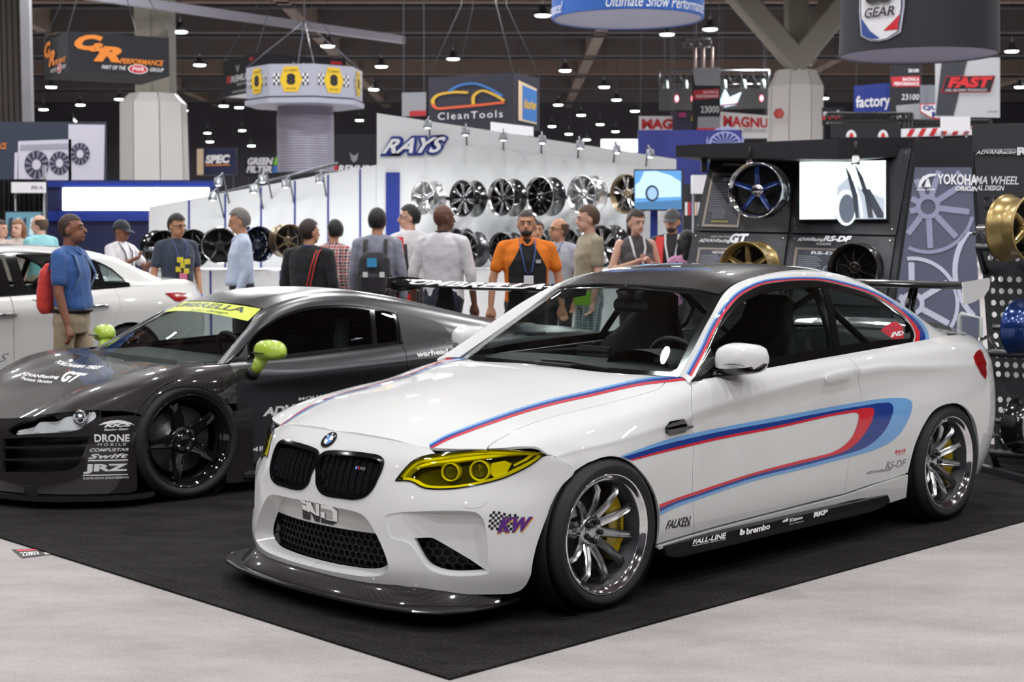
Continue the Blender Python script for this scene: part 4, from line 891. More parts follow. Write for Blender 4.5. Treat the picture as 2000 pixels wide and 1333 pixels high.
decal('window_sticker', SIDE, [(1722, 645), (1752, 627), (1764, 636), (1768, 660), (1748, 664)], M('sticker_red', (.55, .03, .05), .4), off=-.006)
decal_text('window_lettering', SIDE, 'iND', [(1741, 659), (1766, 655), (1767, 646), (1743, 649)], WHT, off=-.005, bold=.05, shear=.2)
# grille badge M2
for k_, m_ in enumerate((STR_L, STR_B, STR_R)): decal('grille_badge', BUMP, [(694+k_*2.4, 917), (696.4+k_*2.4, 917.3), (698+k_*2.4, 911.5), (695.6+k_*2.4, 911)], m_, off=.001)
decal_text('grille_badge', BUMP, 'M2', [(702, 918), (713, 919.5), (715, 914), (704, 912)], M('badge_grey', (.2, .2, .2), .3), off=.001, bold=.03, shear=.2)
# ---- fender gill, door handles
gill = [(1299, 836.5), (1307.6, 824), (1335, 818.6), (1341, 828), (1341, 836), (1337, 845), (1307.6, 852), (1300, 847)]
pair('wing_vent', Surf().panel(BODY, BODY.trace(gill), step=.02, off=.004, lip=.01), GBLK)
pair('wing_vent_blade', Surf().panel(BODY, BODY.trace([(1299, 839), (1330, 833), (1349, 830), (1348.5, 835), (1332, 840), (1301, 847)]), step=.012, off=.016, lip=.012), GBLK)
cupp = curve(BODY.trace([(1617, 735), (1625, 724), (1640, 723), (1652, 730), (1648, 744), (1635, 751), (1622, 748)]), True, 4)
pair('handle_cup', Surf().panel(BODY, cupp, step=.012, off=.0012, lip=.002, dz=lambda uv, X: -np.clip(segdist(uv, cupp), 0, .02)*.0), PAINT)
hp = curve(BODY.trace([(1610, 741), (1616, 734), (1640, 727), (1656, 723.5), (1663, 727), (1660, 735), (1640, 741), (1620, 745.5), (1612, 745)]), True, 4)
pair('door_handle', Surf().panel(BODY, hp, step=.006, off=.012, lip=.014, dz=lambda uv, X: .011*np.sqrt(np.clip(segdist(uv, hp)/.014, 0, 1))), PAINT)
# fuel-flap style washer cover on bumper
wz = [(907, 985), (925, 974), (948, 973.5), (953, 978), (938, 991), (912, 992.5)]
pair('washer_cover', Surf().panel(BUMP, curve(BUMP.trace(wz), True, 4), step=.02, off=.0012, lip=.0015), PAINT)
# ---- door mirrors
def mirror_shape(sd):
    c = FR.at(1455, 704, 1, .905); mb = []
    rows = []
    for k in range(9):      # sections from the inner end to the outer end
        t = k/8; y = .785+.212*t; s_ = max(.3, (1-abs(2*t-1)**4)**.5)
        hx = .125*s_*(1-.35*t); hz = .079*s_*(1-.22*t); ring = []
        for a in np.linspace(0, 2*pi, 16, endpoint=False):
            cx = np.sign(cos(a))*abs(cos(a))**.75; sz = np.sign(sin(a))*abs(sin(a))**.7
            xx = hx*cx if cx > 0 else hx*.75*cx; ring.append((xx-.035*t, y, hz*sz+(.006*t)))
        rows.append(ring)
    return c, rows
mc, rows = mirror_shape(1)
for sd in (1, -1):
    V = [(mc[0]+x, y*sd, mc[2]+z) for r in rows for x, y, z in r]; n = 16
    up = MB(); lo = MB(); F1 = []; F2 = []
    for i in range(8):
        for k in range(n):
            f = (i*n+k, i*n+(k+1) % n, (i+1)*n+(k+1) % n, (i+1)*n+k); zc = np.mean([V[j][2] for j in f])-mc[2]
            (F2 if zc < -.022 else F1).append(f)
    ends = [tuple(range(n)), tuple(8*n+k for k in range(n))]
    MB().add(V, F1+ends, True).build('mirror_cap', PAINT, coupe); MB().add(V, F2, True).build('mirror_base', GBLK, coupe)
    MB().box((mc[0]+.085, (.89)*sd, mc[2]-.016), (.02, .15, .008), bev=.003).build('mirror_indicator', CHR, coupe)
    MB().tube([(mc[0]+.01, .86*sd, mc[2]-.055), (mc[0]+.05, .82*sd, mc[2]-.075), (mc[0]+.09, .79*sd, mc[2]-.07)], [.03, .026, .032], 8).build('mirror_arm', GBLK, coupe)
# ---- tail lamps, boot spoiler, wing
TLR = M('tail_red', (.35, .008, .012), .12, 0, 1.)
pair('tail_lamp', Surf().panel(BODY, BODY.trace(tl_px), step=.02, off=.004, lip=.01), TLR)
V = []
for y in np.linspace(-.62, .62, 13):
    x = -3.47+.25*(abs(y)/.62)**3; 
    for dx, z in ((.10, .952), (.02, .978), (-.06, 1.0), (-.075, .985), (-.02, .945)): V.append((x+dx, y, z-.03*(abs(y)/.62)**2))
F = [(i*5+k, i*5+(k+1) % 5, (i+1)*5+(k+1) % 5, (i+1)*5+k) for i in range(12) for k in range(5)]+[(0, 1, 2, 3, 4), tuple(60+k for k in range(5))]
MB().add(V, F).build('boot_spoiler', GBLK, coupe)
wy = .78; pa = FR.at(1883, 552, 1, wy); pb = FR.at(1931, 546, 1, wy); zc = FR.at(1883, 562, 1, wy)
prof = [(0, 0), (.02, .022), (.08, .030), (.16, .024), (.24, .010), (.28, .004), (.27, -.004), (.18, .002), (.08, -.006), (.02, -.012)]
x0 = pa[0]+.02; z0 = zc[2]
V = [(x0-px_, y, z0+pz) for y in (-wy, 0, wy) for px_, pz in prof]; n = len(prof)
F = [(i*n+k, i*n+(k+1) % n, (i+1)*n+(k+1) % n, (i+1)*n+k) for i in range(2) for k in range(n)]
MB().add(V, F, True).build('wing_plane', CARB, coupe)
ep = [FR.at(u_, v_, 1, wy+.004) for u_, v_ in ((1881, 552), (1905, 548), (1931, 543), (1933.5, 552), (1931, 566), (1922, 579), (1902, 590), (1885, 596), (1882, 592))]
for sd in (1, -1): MB().prism([(p[0], p[2]) for p in ep], (wy-.004)*sd, (wy+.006)*sd, 'Y').build('wing_endplate', PAINT, coupe)
for sd in (1, -1):
    for dx in (0.0, -.10):
        MB().tube([(x0-.10+dx*.4, .42*sd, z0+.0), (x0-.04+dx*.6, .42*sd, z0-.12), (x0-.05+dx, .42*sd, .95)], [.016, .013, .014], 8).build('wing_strut', GBLK, coupe)
# ---- cabin
SEAT = M('seat_black', (.018, .018, .019), .8); DASH = M('dash_grey', (.028, .030, .030), .7)
V = []
for y in np.linspace(-.74, .74, 13):
    q = 1-(abs(y)/.74)**4
    for x, z in ((-.66, .86), (-.78, .905), (-.92, .915), (-1.03, .895), (-1.07, .82), (-1.0, .6)): V.append((x-.06*(1-q), y, z-.03*(1-q)))
F = [(i*6+k, i*6+k+1, (i+1)*6+k+1, (i+1)*6+k) for i in range(12) for k in range(5)]
MB().add(V, F, True).build('dashboard', DASH, coupe)
V = []
for a in np.linspace(-.2, pi+.2, 14): V += [(-.80-.02, .37+.19*cos(a), .905+.07*sin(a)), (-1.06, .37+.20*cos(a), .895+.075*sin(a)), (-1.07, .37+.17*cos(a), .88+.05*sin(a))]
F = [(i*3+k, i*3+k+1, (i+1)*3+k+1, (i+1)*3+k) for i in range(13) for k in range(2)]
MB().add(V, F, True).build('instrument_hood', DASH, coupe)
MB().box((-.95, -.02, .93), (.02, .22, .07), bev=.006).build('dash_screen', GBLK, coupe)
wh = MB().tube([(0, .18*cos(a), .18*sin(a)) for a in np.linspace(0, 2*pi, 28, endpoint=False)], .015, 8, closed=True)
wh.box((-.01, 0, -.02), (.02, .30, .035), bev=.008).box((-.01, 0, -.08), (.02, .04, .16), bev=.008).lathe([(.055, -.02), (.05, .015), (.0001, .02)], 16, 'X', (-.01, 0, 0))
o = wh.build('steering_wheel', MBLK, coupe); o.location = (-1.14, .37, .85); o.rotation_euler = (0, radians(24), 0)
def seat(y):
    def loft(secs):
        V = []; F = []; n = len(secs[0])
        for s_ in secs: V += s_
        for i in range(len(secs)-1): F += [(i*n+k, i*n+(k+1) % n, (i+1)*n+(k+1) % n, (i+1)*n+k) for k in range(n)]
        F += [tuple(range(n))[::-1], tuple((len(secs)-1)*n+k for k in range(n))]; return MB().add(V, F, True)
    secs = []
    for z, w_, x, d, b in ((.45, .25, -1.60, .07, .09), (.60, .27, -1.64, .06, .10), (.80, .27, -1.71, .055, .09), (.93, .25, -1.76, .05, .07), (1.0, .20, -1.79, .045, .03), (1.08, .145, -1.82, .045, .012), (1.17, .13, -1.845, .04, .01), (1.20, .09, -1.85, .02, .0)):
        secs.append([(x+b, y-w_, z), (x+.01, y-w_*.62, z), (x, y, z), (x+.01, y+w_*.62, z), (x+b, y+w_, z), (x-d, y+w_*.9, z), (x-d-.03, y, z), (x-d, y-w_*.9, z)])
    loft(secs).build('seat_back', SEAT, coupe)
    secs = [[(x, y-.25, z+.05), (x, y-.14, z), (x, y+.14, z), (x, y+.25, z+.05), (x, y+.25, z-.12), (x, y-.25, z-.12)] for x, z in ((-1.16, .42), (-1.3, .45), (-1.5, .43), (-1.62, .40))]
    loft(secs).build('seat_cushion', SEAT, coupe)
seat(.37); seat(-.37)
MB().box((-2.25, 0, .62), (.25, 1.2, .5), bev=.06).build('rear_seat', SEAT, coupe)
MB().box((-1.45, 0, .30), (1.9, 1.5, .1)).build('cabin_floor', MBLK, coupe)
for sd in (1, -1): MB().box((-1.4, .80*sd, .58), (1.4, .03, .60), bev=.01).build('door_lining', DASH, coupe)
MB().tube([(-1.16, 0, 1.235), (-1.17, 0, 1.19), (-1.18, 0, 1.165)], [.05, .035, .012], 8).box((-1.2, 0, 1.155), (.05, .22, .065), bev=.02).build('rear_view_mirror', MBLK, coupe)
# roll cage bars behind the seats
CAGE = M('cage_dark', (.05, .055, .055), .4)
MB().tube([(-2.05, .62, .45), (-2.05, .60, 1.0), (-2.05, .50, 1.24), (-2.05, 0, 1.28), (-2.05, -.50, 1.24), (-2.05, -.60, 1.0), (-2.05, -.62, .45)], .02, 8).tube([(-2.05, .45, 1.24), (-2.75, .45, .85)], .018, 8).tube([(-2.05, -.45, 1.24), (-2.75, -.45, .85)], .018, 8).tube([(-2.05, -.58, .55), (-2.05, .5, 1.2)], .018, 8).build('roll_cage', CAGE, coupe)
# wipers
for pts in ([(1000, 711), (1060, 713), (1115, 722)], [(1060, 707), (1110, 711), (1187, 727)]):
    q = WS.ev(np.clip(WS.trace(pts), [0, .004], [9, 9]), off=.012); MB().tube([tuple(p) for p in q], .007, 6).build('wiper_arm', MBLK, coupe)
# right-hand decals share the left's side; roof aerial
MB().lathe([(.05, 0), (.035, .02), (.0001, .035)], 12, 'Z').build('roof_aerial', GBLK, coupe, loc=(-2.45, 0, 1.298))
# ------------------------------------------------------------------ dark grey mid-engined coupe behind
F8 = Frame(-2.4868, 9.22, radians(222))
SATIN = M('satin_grey_wrap', (.058, .060, .064), .33, .8, .2, crough=.25); CARB2 = M_carbon('bare_carbon', (.010, .009, .0095), (.036, .032, .033), 190., 1., .35)
LIME = M('lime_paint', (.52, .72, .08), .3, 0, 1.); GREY2 = M('satin_blade', (.035, .035, .037), .42, .6)
r8 = empty('supercar', 'dark grey carbon supercar with lime mirrors and lime windscreen banner', 'car', (F8.tx, F8.ty, 0), F8.yaw)
def pr8(name, s, mat): a = s.build(name, mat, r8); s.flipped().build(name, mat, r8); return a
B8 = [
 [(.30, .98, .08), (.30, .985, .25), (.30, .985, .42), (.30, .975, .50), (.36, .93, .525), (.45, .86, .535), (.62, .72, .525), (.76, .40, .475), (.80, 0, .46)],
 [(.18, .99, .08), (.18, 1.0, .25), (.18, 1.0, .42), (.18, 1.0, .58), (.20, .955, .635), (.25, .88, .66), (.34, .70, .655), (.44, .40, .60), (.47, 0, .59)],
 [(0, .99, .08), (0, 1.0, .25), (0, 1.005, .42), (0, 1.0, .635), (0, .965, .695), (0, .88, .738), (0, .72, .742), (.05, .40, .695), (.07, 0, .685)],
 [(-.2, .99, .08), (-.2, 1.0, .25), (-.2, 1.0, .42), (-.2, .998, .59), (-.2, .97, .68), (-.21, .895, .742), (-.23, .77, .745), (-.20, .42, .73), (-.18, 0, .725)],
 [(-.40, .98, .08), (-.40, .96, .25), (-.40, .952, .42), (-.40, .948, .58), (-.40, .945, .668), (-.40, .90, .735), (-.40, .81, .755), (-.4, .4, .76), (-.4, 0, .76)],
 [(-.8, .98, .08), (-.8, .95, .25), (-.8, .935, .42), (-.8, .94, .58), (-.8, .955, .67), (-.8, .89, .74), (-.8, .80, .766), (-.8, .4, .77), (-.8, 0, .77)],
 [(-1.3, .98, .08), (-1.3, .95, .25), (-1.3, .935, .42), (-1.3, .945, .58), (-1.3, .96, .688), (-1.3, .89, .758), (-1.3, .80, .785), (-1.3, .4, .79), (-1.3, 0, .79)],
 [(-1.65, .98, .08), (-1.65, .96, .25), (-1.65, .945, .42), (-1.65, .955, .58), (-1.65, .965, .70), (-1.65, .895, .775), (-1.65, .80, .80), (-1.65, .4, .8), (-1.65, 0, .8)],
 [(-2.1, .99, .08), (-2.1, .98, .25), (-2.1, .975, .42), (-2.1, .98, .58), (-2.1, .975, .71), (-2.1, .905, .795), (-2.1, .80, .82), (-2.1, .4, .84), (-2.1, 0, .84)],
 [(-2.65, 1.0, .08), (-2.65, 1.01, .25), (-2.65, 1.01, .42), (-2.65, 1.005, .62), (-2.65, .985, .73), (-2.65, .91, .82), (-2.65, .78, .85), (-2.65, .4, .88), (-2.65, 0, .89)],
 [(-3.2, .93, .1), (-3.2, .95, .25), (-3.2, .955, .42), (-3.2, .955, .6), (-3.2, .94, .73), (-3.2, .87, .81), (-3.2, .74, .835), (-3.2, .4, .84), (-3.2, 0, .84)],
 [(-3.42, .8, .14), (-3.45, .83, .25), (-3.46, .84, .42), (-3.46, .84, .6), (-3.46, .83, .72), (-3.45, .78, .79), (-3.44, .68, .81), (-3.44, .4, .81), (-3.44, 0, .81)]]
BD8 = Patch(B8, F8, sym='v1', n=(180, 100))
a8 = [(-.36, .815, .752), (-.545, .738, .856), (-.726, .666, .956), (-1.017, .607, 1.038), (-1.231, .596, 1.054), (-1.45, .60, 1.045), (-1.723, .638, .995), (-2.05, .68, .93), (-2.4, .72, .865), (-2.9, .74, .845)]
b8 = [(-.33, .82, .745), (-.5, .812, .75), (-.7, .805, .755), (-1.0, .80, .765), (-1.231, .80, .775), (-1.45, .80, .782), (-1.70, .80, .792), (-2.05, .80, .81), (-2.4, .79, .83), (-2.9, .76, .84)]
c8 = [(-.32, .795, .742), (-.53, .68, .878), (-.72, .60, .99), (-.98, .54, 1.075), (-1.22, .525, 1.10), (-1.5, .53, 1.09), (-1.8, .56, 1.045), (-2.15, .60, .975), (-2.5, .64, .905), (-3.0, .66, .855)]
d8 = [(-.288, .773, .722), (-.46, .68, .828), (-.64, .585, .936), (-.82, .492, 1.042), (-1.15, .44, 1.112), (-1.5, .43, 1.117), (-1.85, .44, 1.07), (-2.2, .46, 1.0), (-2.6, .48, .92), (-3.1, .5, .86)]
S8 = Patch([[b, lerp(b, a, .35, .01), lerp(b, a, .7, .01), a, c, d] for a, b, c, d in zip(a8, b8, c8, d8)], F8, n=(160, 80))
W8 = Patch([[(-.10, 0, .735), (-.32, 0, .86), (-.53, 0, .975), (-.73, 0, 1.072)], [(-.14, .35, .732), (-.34, .31, .855), (-.55, .27, .97), (-.745, .23, 1.066)], [(-.22, .62, .727), (-.40, .545, .842), (-.59, .47, .953), (-.775, .40, 1.055)], [(-.288, .773, .722), (-.46, .68, .828), (-.64, .585, .936), (-.82, .492, 1.042)]], F8, sym='u0')
R8P = Patch([[(x, 0, z), (x*.8+e[0]*.2, .22, z-.1*(z-e[2])), (x*.4+e[0]*.6, .37, z-.4*(z-e[2])), e] for (x, z), e in zip([(-.73, 1.072), (-.95, 1.12), (-1.2, 1.145), (-1.5, 1.148), (-1.85, 1.105), (-2.2, 1.035), (-2.6, .945), (-3.1, .865)], [(-.82, .492, 1.042), (-.98, .46, 1.082), (-1.2, .44, 1.113), (-1.5, .43, 1.117), (-1.85, .44, 1.07), (-2.2, .46, 1.0), (-2.6, .48, .92), (-3.1, .5, .86)])], F8, flip=True, sym='v0')
# carbon front: bonnet and wings in one clamshell
c0 = BD8.near([(.80, 0, .46), (-.13, 0, .735)]); c0[:, 1] = BD8.V
seam8 = uvc(BD8, [(30, 820), (60, 814), (99, 808.5), (150, 803.5), (188, 801), (196, 806), (196, 817)]); arch8 = [(280, 814), (288, 797), (297, 783.8), (311, 770.5), (329, 761.5), (345, 757), (359, 755), (378, 756), (396, 759), (412, 765), (425.7, 773.9), (438, 790)]
dfr8 = [(462, 788), (462, 770), (459, 739), (454, 724), (448, 711.6)]
b8o = np.vstack([c0[:1], seam8, uvc(BD8, arch8), uvc(BD8, dfr8), uvc(BD8, [(417, 711), (340, 711), (270, 707), (215, 701)]), c0[1:]])
Surf().panel(BD8, b8o, step=.03, lip=.015).mirror().build('carbon_clamshell', CARB2, r8)
drr8 = [(777, 668), (782, 672), (790, 684), (796, 708), (797, 760), (790, 830), (780, 900)]
bel8 = [(448, 709), (483, 705), (566, 698.5), (648, 689.5), (732, 679.5), (777, 673)]
d8o = np.vstack([uvc(BD8, bel8), uvc(BD8, drr8[1:]), BD8.near([(-1.45, .96, .16), (-.42, .965, .16)]), uvc(BD8, [(469, 900), (467, 840), (462, 788)]), uvc(BD8, dfr8[1:])])
pr8('door', Surf().panel(BD8, d8o, step=.035, gap=.002), SATIN)
q8 = BD8.near([(-1.68, .96, .12), (-2.28, 1.0, .12)]); ar8 = BD8.near([(-2.65+.37*cos(t), 1.0, .33+.37*sin(t)) for t in np.linspace(.0, pi, 14)])
q8o = np.vstack([uvc(BD8, drr8[1:]), q8, ar8, BD8.near([(-3.05, .98, .15), (-3.2, .93, .15)]), [[BD8.U, BD8.k0[1][1]], [BD8.U, BD8.k0[1][6]]], BD8.near([(-3.2, .74, .835), (-2.65, .78, .85), (-2.1, .80, .82), (-1.75, .80, .803)])])
pr8('rear_wing', Surf().panel(BD8, q8o, step=.04, gap=.002), SATIN)
Surf().panel(BD8, [[BD8.near([(-2.6, .4, .88)])[0, 0], BD8.k0[1][6]], [BD8.U, BD8.k0[1][6]], [BD8.U, BD8.V], [BD8.near([(-2.6, .4, .88)])[0, 0], BD8.V]], step=.06).mirror().build('engine_cover', SATIN, r8)
t8 = Patch([[B8[-1][j], (B8[-1][j][0]-.05, B8[-1][j][1]*.6, B8[-1][j][2]), (B8[-1][j][0]-.07, 0, B8[-1][j][2])] for j in range(7)], F8, flip=True)
Surf().panel(t8, [(0, 0), (t8.U, 0), (t8.U, t8.V), (0, t8.V)], step=.08, lip=0).mirror().build('tail_panel', MBLK, r8)
aw8 = [(483, 671), (496, 653), (520, 633.6), (549, 617), (587, 603.6), (610, 599), (640, 596.4), (672, 595.7), (700, 598), (720, 601), (768, 610), (780, 672)]
aw = uvc(S8, aw8); bw = uvc(S8, [(732, 678), (648, 688.8), (566, 697.5), (500, 704), (484, 705)])
win8 = np.vstack([aw, bw])
pr8('side_window', Surf().panel(S8, win8, step=.04, off=-.008, lip=0), GLD)
pr8('window_trim', Surf().panel(S8, shrink(resample(win8, .02), -.004), [shrink(resample(win8, .02), .014)], step=.02, off=-.003, lip=.008), GBLK)
pr8('window_pillar', Surf().panel(S8, S8.trace([(722, 603), (732, 603.5), (738, 677), (729, 678)]), step=.02, off=-.002, lip=.006), GBLK)
tri8 = S8.trace([(450, 708), (482, 672), (483, 704)]); pr8('mirror_triangle', Surf().panel(S8, tri8, step=.03, off=-.002, lip=.005), GREY2)
pil8 = np.vstack([[[0, S8.k0[1][3]]], S8.trace([(465, 690)]), uvc(S8, [(483, 669)]+aw8[1:-1]), uvc(S8, [(771.5, 612), (780, 640)]), S8.trace([(783, 668)]), [[S8.near([(-1.9, .80, .8)])[0, 0], 0], [S8.U, 0], [S8.U, S8.V]], [[S8.U*t, S8.V] for t in np.linspace(.97, .02, 24)], [[0, S8.V]]])
pr8('roof_pillar', Surf().panel(S8, pil8, step=.03), SATIN)
pr8('side_blade', Surf().panel(S8, np.vstack([uvc(S8, [(774, 612), (810, 618), (854, 631), (869, 642), (881, 663), (893, 684)]), uvc(S8, [(885, 692), (830, 690), (790, 681), (783, 655)])]), step=.03, off=.006), GREY2)
Surf().panel(W8, [[0, 0], [W8.U, 0], [W8.U, W8.V], [0, W8.V]], step=.06, lip=0).mirror().build('windscreen', GLS, r8)
bn = W8.V*.84; BANN = M('banner_lime', (.68, .80, .06), .45)
Surf().panel(W8, [[0, W8.V*.80], [W8.U*.95, W8.V*.77], [W8.U*.97, W8.V*.985], [0, W8.V*.985]], step=.05, off=.002, lip=0).mirror().build('windscreen_banner', BANN, r8)
def local_text(name, pt, txt, u0, u1, v0, v1, mat, parent, off=.0035, mirror_y=None, **k):
    """lettering centred on the mirrored surface: u measured from the centre line, negative on the car's right"""
    V, F = text_mesh(txt, **k); st = fit01(V); uv = np.stack([u0+(u1-u0)*st[:, 0], v0+(v1-v0)*st[:, 1]], 1); uv, F = subdiv_long(uv, F, .05)
    a = uv.copy(); a[:, 0] = np.abs(a[:, 0]); X, N = pt.ev(a, True, off); sg = np.where(uv[:, 0] < 0, -1, 1); X[:, 1] *= sg; N[:, 1] *= sg
    return link(name, mesh(name, X, F, True, N), mat, parent)
local_text('banner_lettering', W8, 'UMBRELLA', -W8.U*.72, W8.U*.80, W8.V*.875, W8.V*.965, BLKP, r8, bold=.02, shear=.15)
local_text('banner_lettering', W8, 'auto design', -W8.U*.1, W8.U*.62, W8.V*.80, W8.V*.85, BLKP, r8, shear=.35)
Surf().panel(R8P, [[0, 0], [R8P.U, 0], [R8P.U, R8P.V], [0, R8P.V]], step=.05, lip=.01).mirror().build('roof', SATIN, r8)
# front fascia
zs8 = [.07, .16, .28, .40]
px8 = {0: (.91, .90, .88, .85), .3: (.895, .885, .865, .835), .5: (.84, .83, .81, .785), .68: (.735, .725, .71, .69), .80: (.625, .615, .60, .585), .90: (.49, .48, .47, .465), .965: (.36, .355, .35, .35), .99: (.26, .26, .26, .26)}
tp8 = [(.80, 0, .46), (.79, .3, .468), (.735, .5, .49), (.645, .68, .515), (.55, .79, .527), (.43, .875, .535), (.33, .95, .525), (.26, .985, .50)]
N8 = Patch([[(x, y, z) for x, z in zip(xs, zs8)]+[t] for (y, xs), t in zip(px8.items(), tp8)], F8, sym='u0', n=(140, 80))
hl8 = curve(N8.trace([(15, 841), (35, 828), (70, 818), (110, 810), (160, 805), (190, 804), (195, 808), (190, 818), (172, 828), (150, 841), (115, 845), (60, 848), (25, 849)]), True, 4, (0, 6))
in8 = curve(N8.trace([(6, 858), (60, 855), (175, 853), (165, 880), (155, 905), (140, 917), (120, 921), (40, 922), (6, 922)]), True, 3, (0, 2, 8))
cb, ct = N8.near([(.9, 0, .08), (.80, 0, .46)]); cb[0] = ct[0] = 0
n8o = np.vstack([[ct], [[N8.k0[0][k], N8.V] for k in (1, 2, 3, 4, 5)], N8.trace([(196, 803), (196, 817), (279, 814.5), (271, 835), (268, 870), (267, 910), (268, 957)]), [[N8.k0[0][k], N8.k0[1][0]+.01] for k in (6, 5, 4, 3, 2, 1)], [cb]])
Surf().panel(N8, n8o, [hl8, in8], step=.03, lip=.02).mirror().build('front_fascia', CARB2, r8)
pr8('headlight_glass', Surf().panel(N8, hl8, step=.03, off=.002, lip=0), M_glass('clear_lens', (.9, .92, .95)))
pr8('headlight_housing', Surf().panel(N8, shrink(hl8, -.004), step=.03, off=-.07, lip=0), HLD)
pr8('headlight_reflector', Surf().panel(N8, curve(N8.trace([(30, 843), (50, 830), (90, 822), (150, 811), (185, 806), (186, 816), (165, 828), (145, 839), (110, 842)]), True, 3), step=.02, off=-.03, lip=.03, dz=lambda uv, X: -.02*np.sin(uv[:, 0]*38)), HLS)
LED = M('led_white', (.9, .9, .9), .3, emit=(1, 1, 1), es=1.2)
pr8('daylight_strip', Surf().panel(N8, N8.trace([(28, 845), (100, 844), (145, 842), (160, 834), (163, 837), (147, 846), (100, 848), (30, 848.5)]), step=.02, off=-.015, lip=.01), M('lamp_white', (.9, .9, .9), .25))
u_ = N8.trace([(154, 816)])[0]; X, N = N8.ev(np.array([u_]), True, -.02)
for sd in (1, -1): MB().lathe([(.045, -.04), (.045, .0), (.038, .008), (.034, -.004), (.02, .012), (.0001, .018)], 24, 'Y').build('projector', CHR, r8, loc=(X[0, 0], X[0, 1]*sd, X[0, 2]), rot=(0, 0, radians(-50) if sd > 0 else radians(-130)))
pr8('intake_backing', Surf().panel(N8, shrink(in8, -.01), step=.05, off=-.10, lip=0), MBLK)
for v0_, v1_ in ((870.5, 874.5), (894, 898)):
    pr8('intake_slat', Surf().panel(N8, N8.trace([(2, v0_+2), (90, v0_+1), (172, v0_-2), (169, v1_-2), (90, v1_+1), (2, v1_+2)]), step=.03, off=-.01, lip=.06), CARB2)
sp8 = [(.96, 0), (.945, .3), (.885, .47), (.80, .68), (.69, .80), (.55, .91), (.41, .985), (.28, 1.0), (.22, .98)]
out = sp8+[(x, -y) for x, y in sp8[::-1] if y > 0]; MB().prism(out, .045, .072).build('splitter', CARB2, r8)
MB().prism([(x-.004, y*.995) for x, y in out], .072, .076).build('splitter_top', GBLK, r8)
# wheels
SHIN = M('gloss_black_rim', (.008, .008, .009), .06, .2, 1.)
rim8 = (SHIN, SHIN, SHIN, SHIN, CHR); t8m = tyre_mesh(.335, .268, .29); t8m.materials.append(RUB)
d8m = MB().lathe([(.19, -.14), (.19, -.112), (.10, -.11), (.10, -.09), (.0001, -.09)], 40, 'Y').me('disc', True); d8m.materials.append(M('brake_steel', (.42, .42, .43), .3, .9))
for x in (0, -2.65):
    for sd in (1, -1):
        w_ = wheel('wheel', r8, RL=.268, width=.27, n=5, mats=rim8, sw=(.040, .026), dish=.06, curve_=.035, hub=.075, groove=.003, cap=.035)
        w_.location = (x, .985*sd, .336); w_.rotation_euler = (0, radians(19), 0 if sd > 0 else pi); link('tyre', t8m, None, w_)
        link('brake_disc', d8m, None, r8, loc=(x, .985*sd, .336), rot=(0, 0, 0 if sd > 0 else pi))
        MB().lathe([(.365, -.02), (.365, -.42)], 36, 'Y').build('wheel_liner', MBLK, r8, loc=(x, .985*sd, .33), rot=(0, 0, 0 if sd > 0 else pi))
        MB().box((0, 0, 0), (.68, .02, .55)).build('wheel_liner', MBLK, r8, loc=(x, .56*sd, .38))
MB().box((-1.3, 0, .12), (2.0, 1.86, .09)).box((.55, 0, .10), (.5, 1.3, .05)).box((-3.1, 0, .2), (.6, 1.3, .1)).build('underbody', MBLK, r8)
for sd in (1, -1): MB().box((-1.3, .965*sd, .10), (1.9, .10, .05), bev=.015).build('side_skirt', CARB2, r8); MB().prism([(-.235, .02+.05), (-.42, .06), (-.42, .5), (-.30, .48), (-.24, .25)], .93*sd, .99*sd, 'Y').build('wing_vane', CARB2, r8)
# mirrors
V = []; n = 16
for k in range(10):
    t = k/9; y = .92+.225*t; s_ = max(.15, (1-abs(2*t-1)**2.6)**.5)
    for a in np.linspace(0, 2*pi, n, endpoint=False): V.append((-.50+.07*s_*np.sign(cos(a))*abs(cos(a))**.8-.03*t, y, .815+.060*s_*(1.25 if sin(a) > 0 else .75)*np.sign(sin(a))*abs(sin(a))**.75))
F = [(i*n+k, i*n+(k+1) % n, (i+1)*n+(k+1) % n, (i+1)*n+k) for i in range(9) for k in range(n)]+[tuple(range(n)), tuple(9*n+k for k in range(n))]
for sd in (1, -1):
    MB().add([(x, y*sd, z) for x, y, z in V], F, True).build('mirror_cap', LIME, r8)
    MB().tube([(-.50, .975*sd, .785), (-.47, .965*sd, .73), (-.46, .945*sd, .70)], [.045, .034, .030], 10).build('mirror_stalk', LIME, r8)
    MB().tube([(-.46, .955*sd, .708), (-.45, .93*sd, .685)], [.034, .045], 10).build('mirror_foot', MBLK, r8)
    MB().box((-.432, 1.03*sd, .815), (.01, .13, .006)).build('mirror_indicator', BLKP, r8)
# rear aerofoil
prof = [(0, 0), (.03, .03), (.10, .042), (.2, .032), (.3, .008), (.28, -.004), (.15, .008), (.05, -.012)]
n = len(prof); V = [(-2.90-px_, y, 1.10+pz+.01*abs(y)) for y in (-.93, -.5, 0, .5, .93) for px_, pz in prof]
F = [(i*n+k, i*n+(k+1) % n, (i+1)*n+(k+1) % n, (i+1)*n+k) for i in range(4) for k in range(n)]
MB().add(V, F, True).build('aerofoil', GBLK, r8)
for sd in (1, -1):
    MB().prism([(-2.86, 1.08), (-2.88, 1.16), (-3.0, 1.17), (-3.22, 1.15), (-3.2, 1.07), (-3.0, 1.05)], .925*sd, .94*sd, 'Y').build('aerofoil_endplate', CARB2, r8)
    MB().prism([(-2.98, 1.10), (-3.08, 1.11), (-3.15, .80), (-2.85, .80)], .40*sd, .415*sd, 'Y').build('aerofoil_strut', MBLK, r8)
V_, F_ = text_mesh('UMBRELLA', shear=.4, bold=.03); st = fit01(V_)
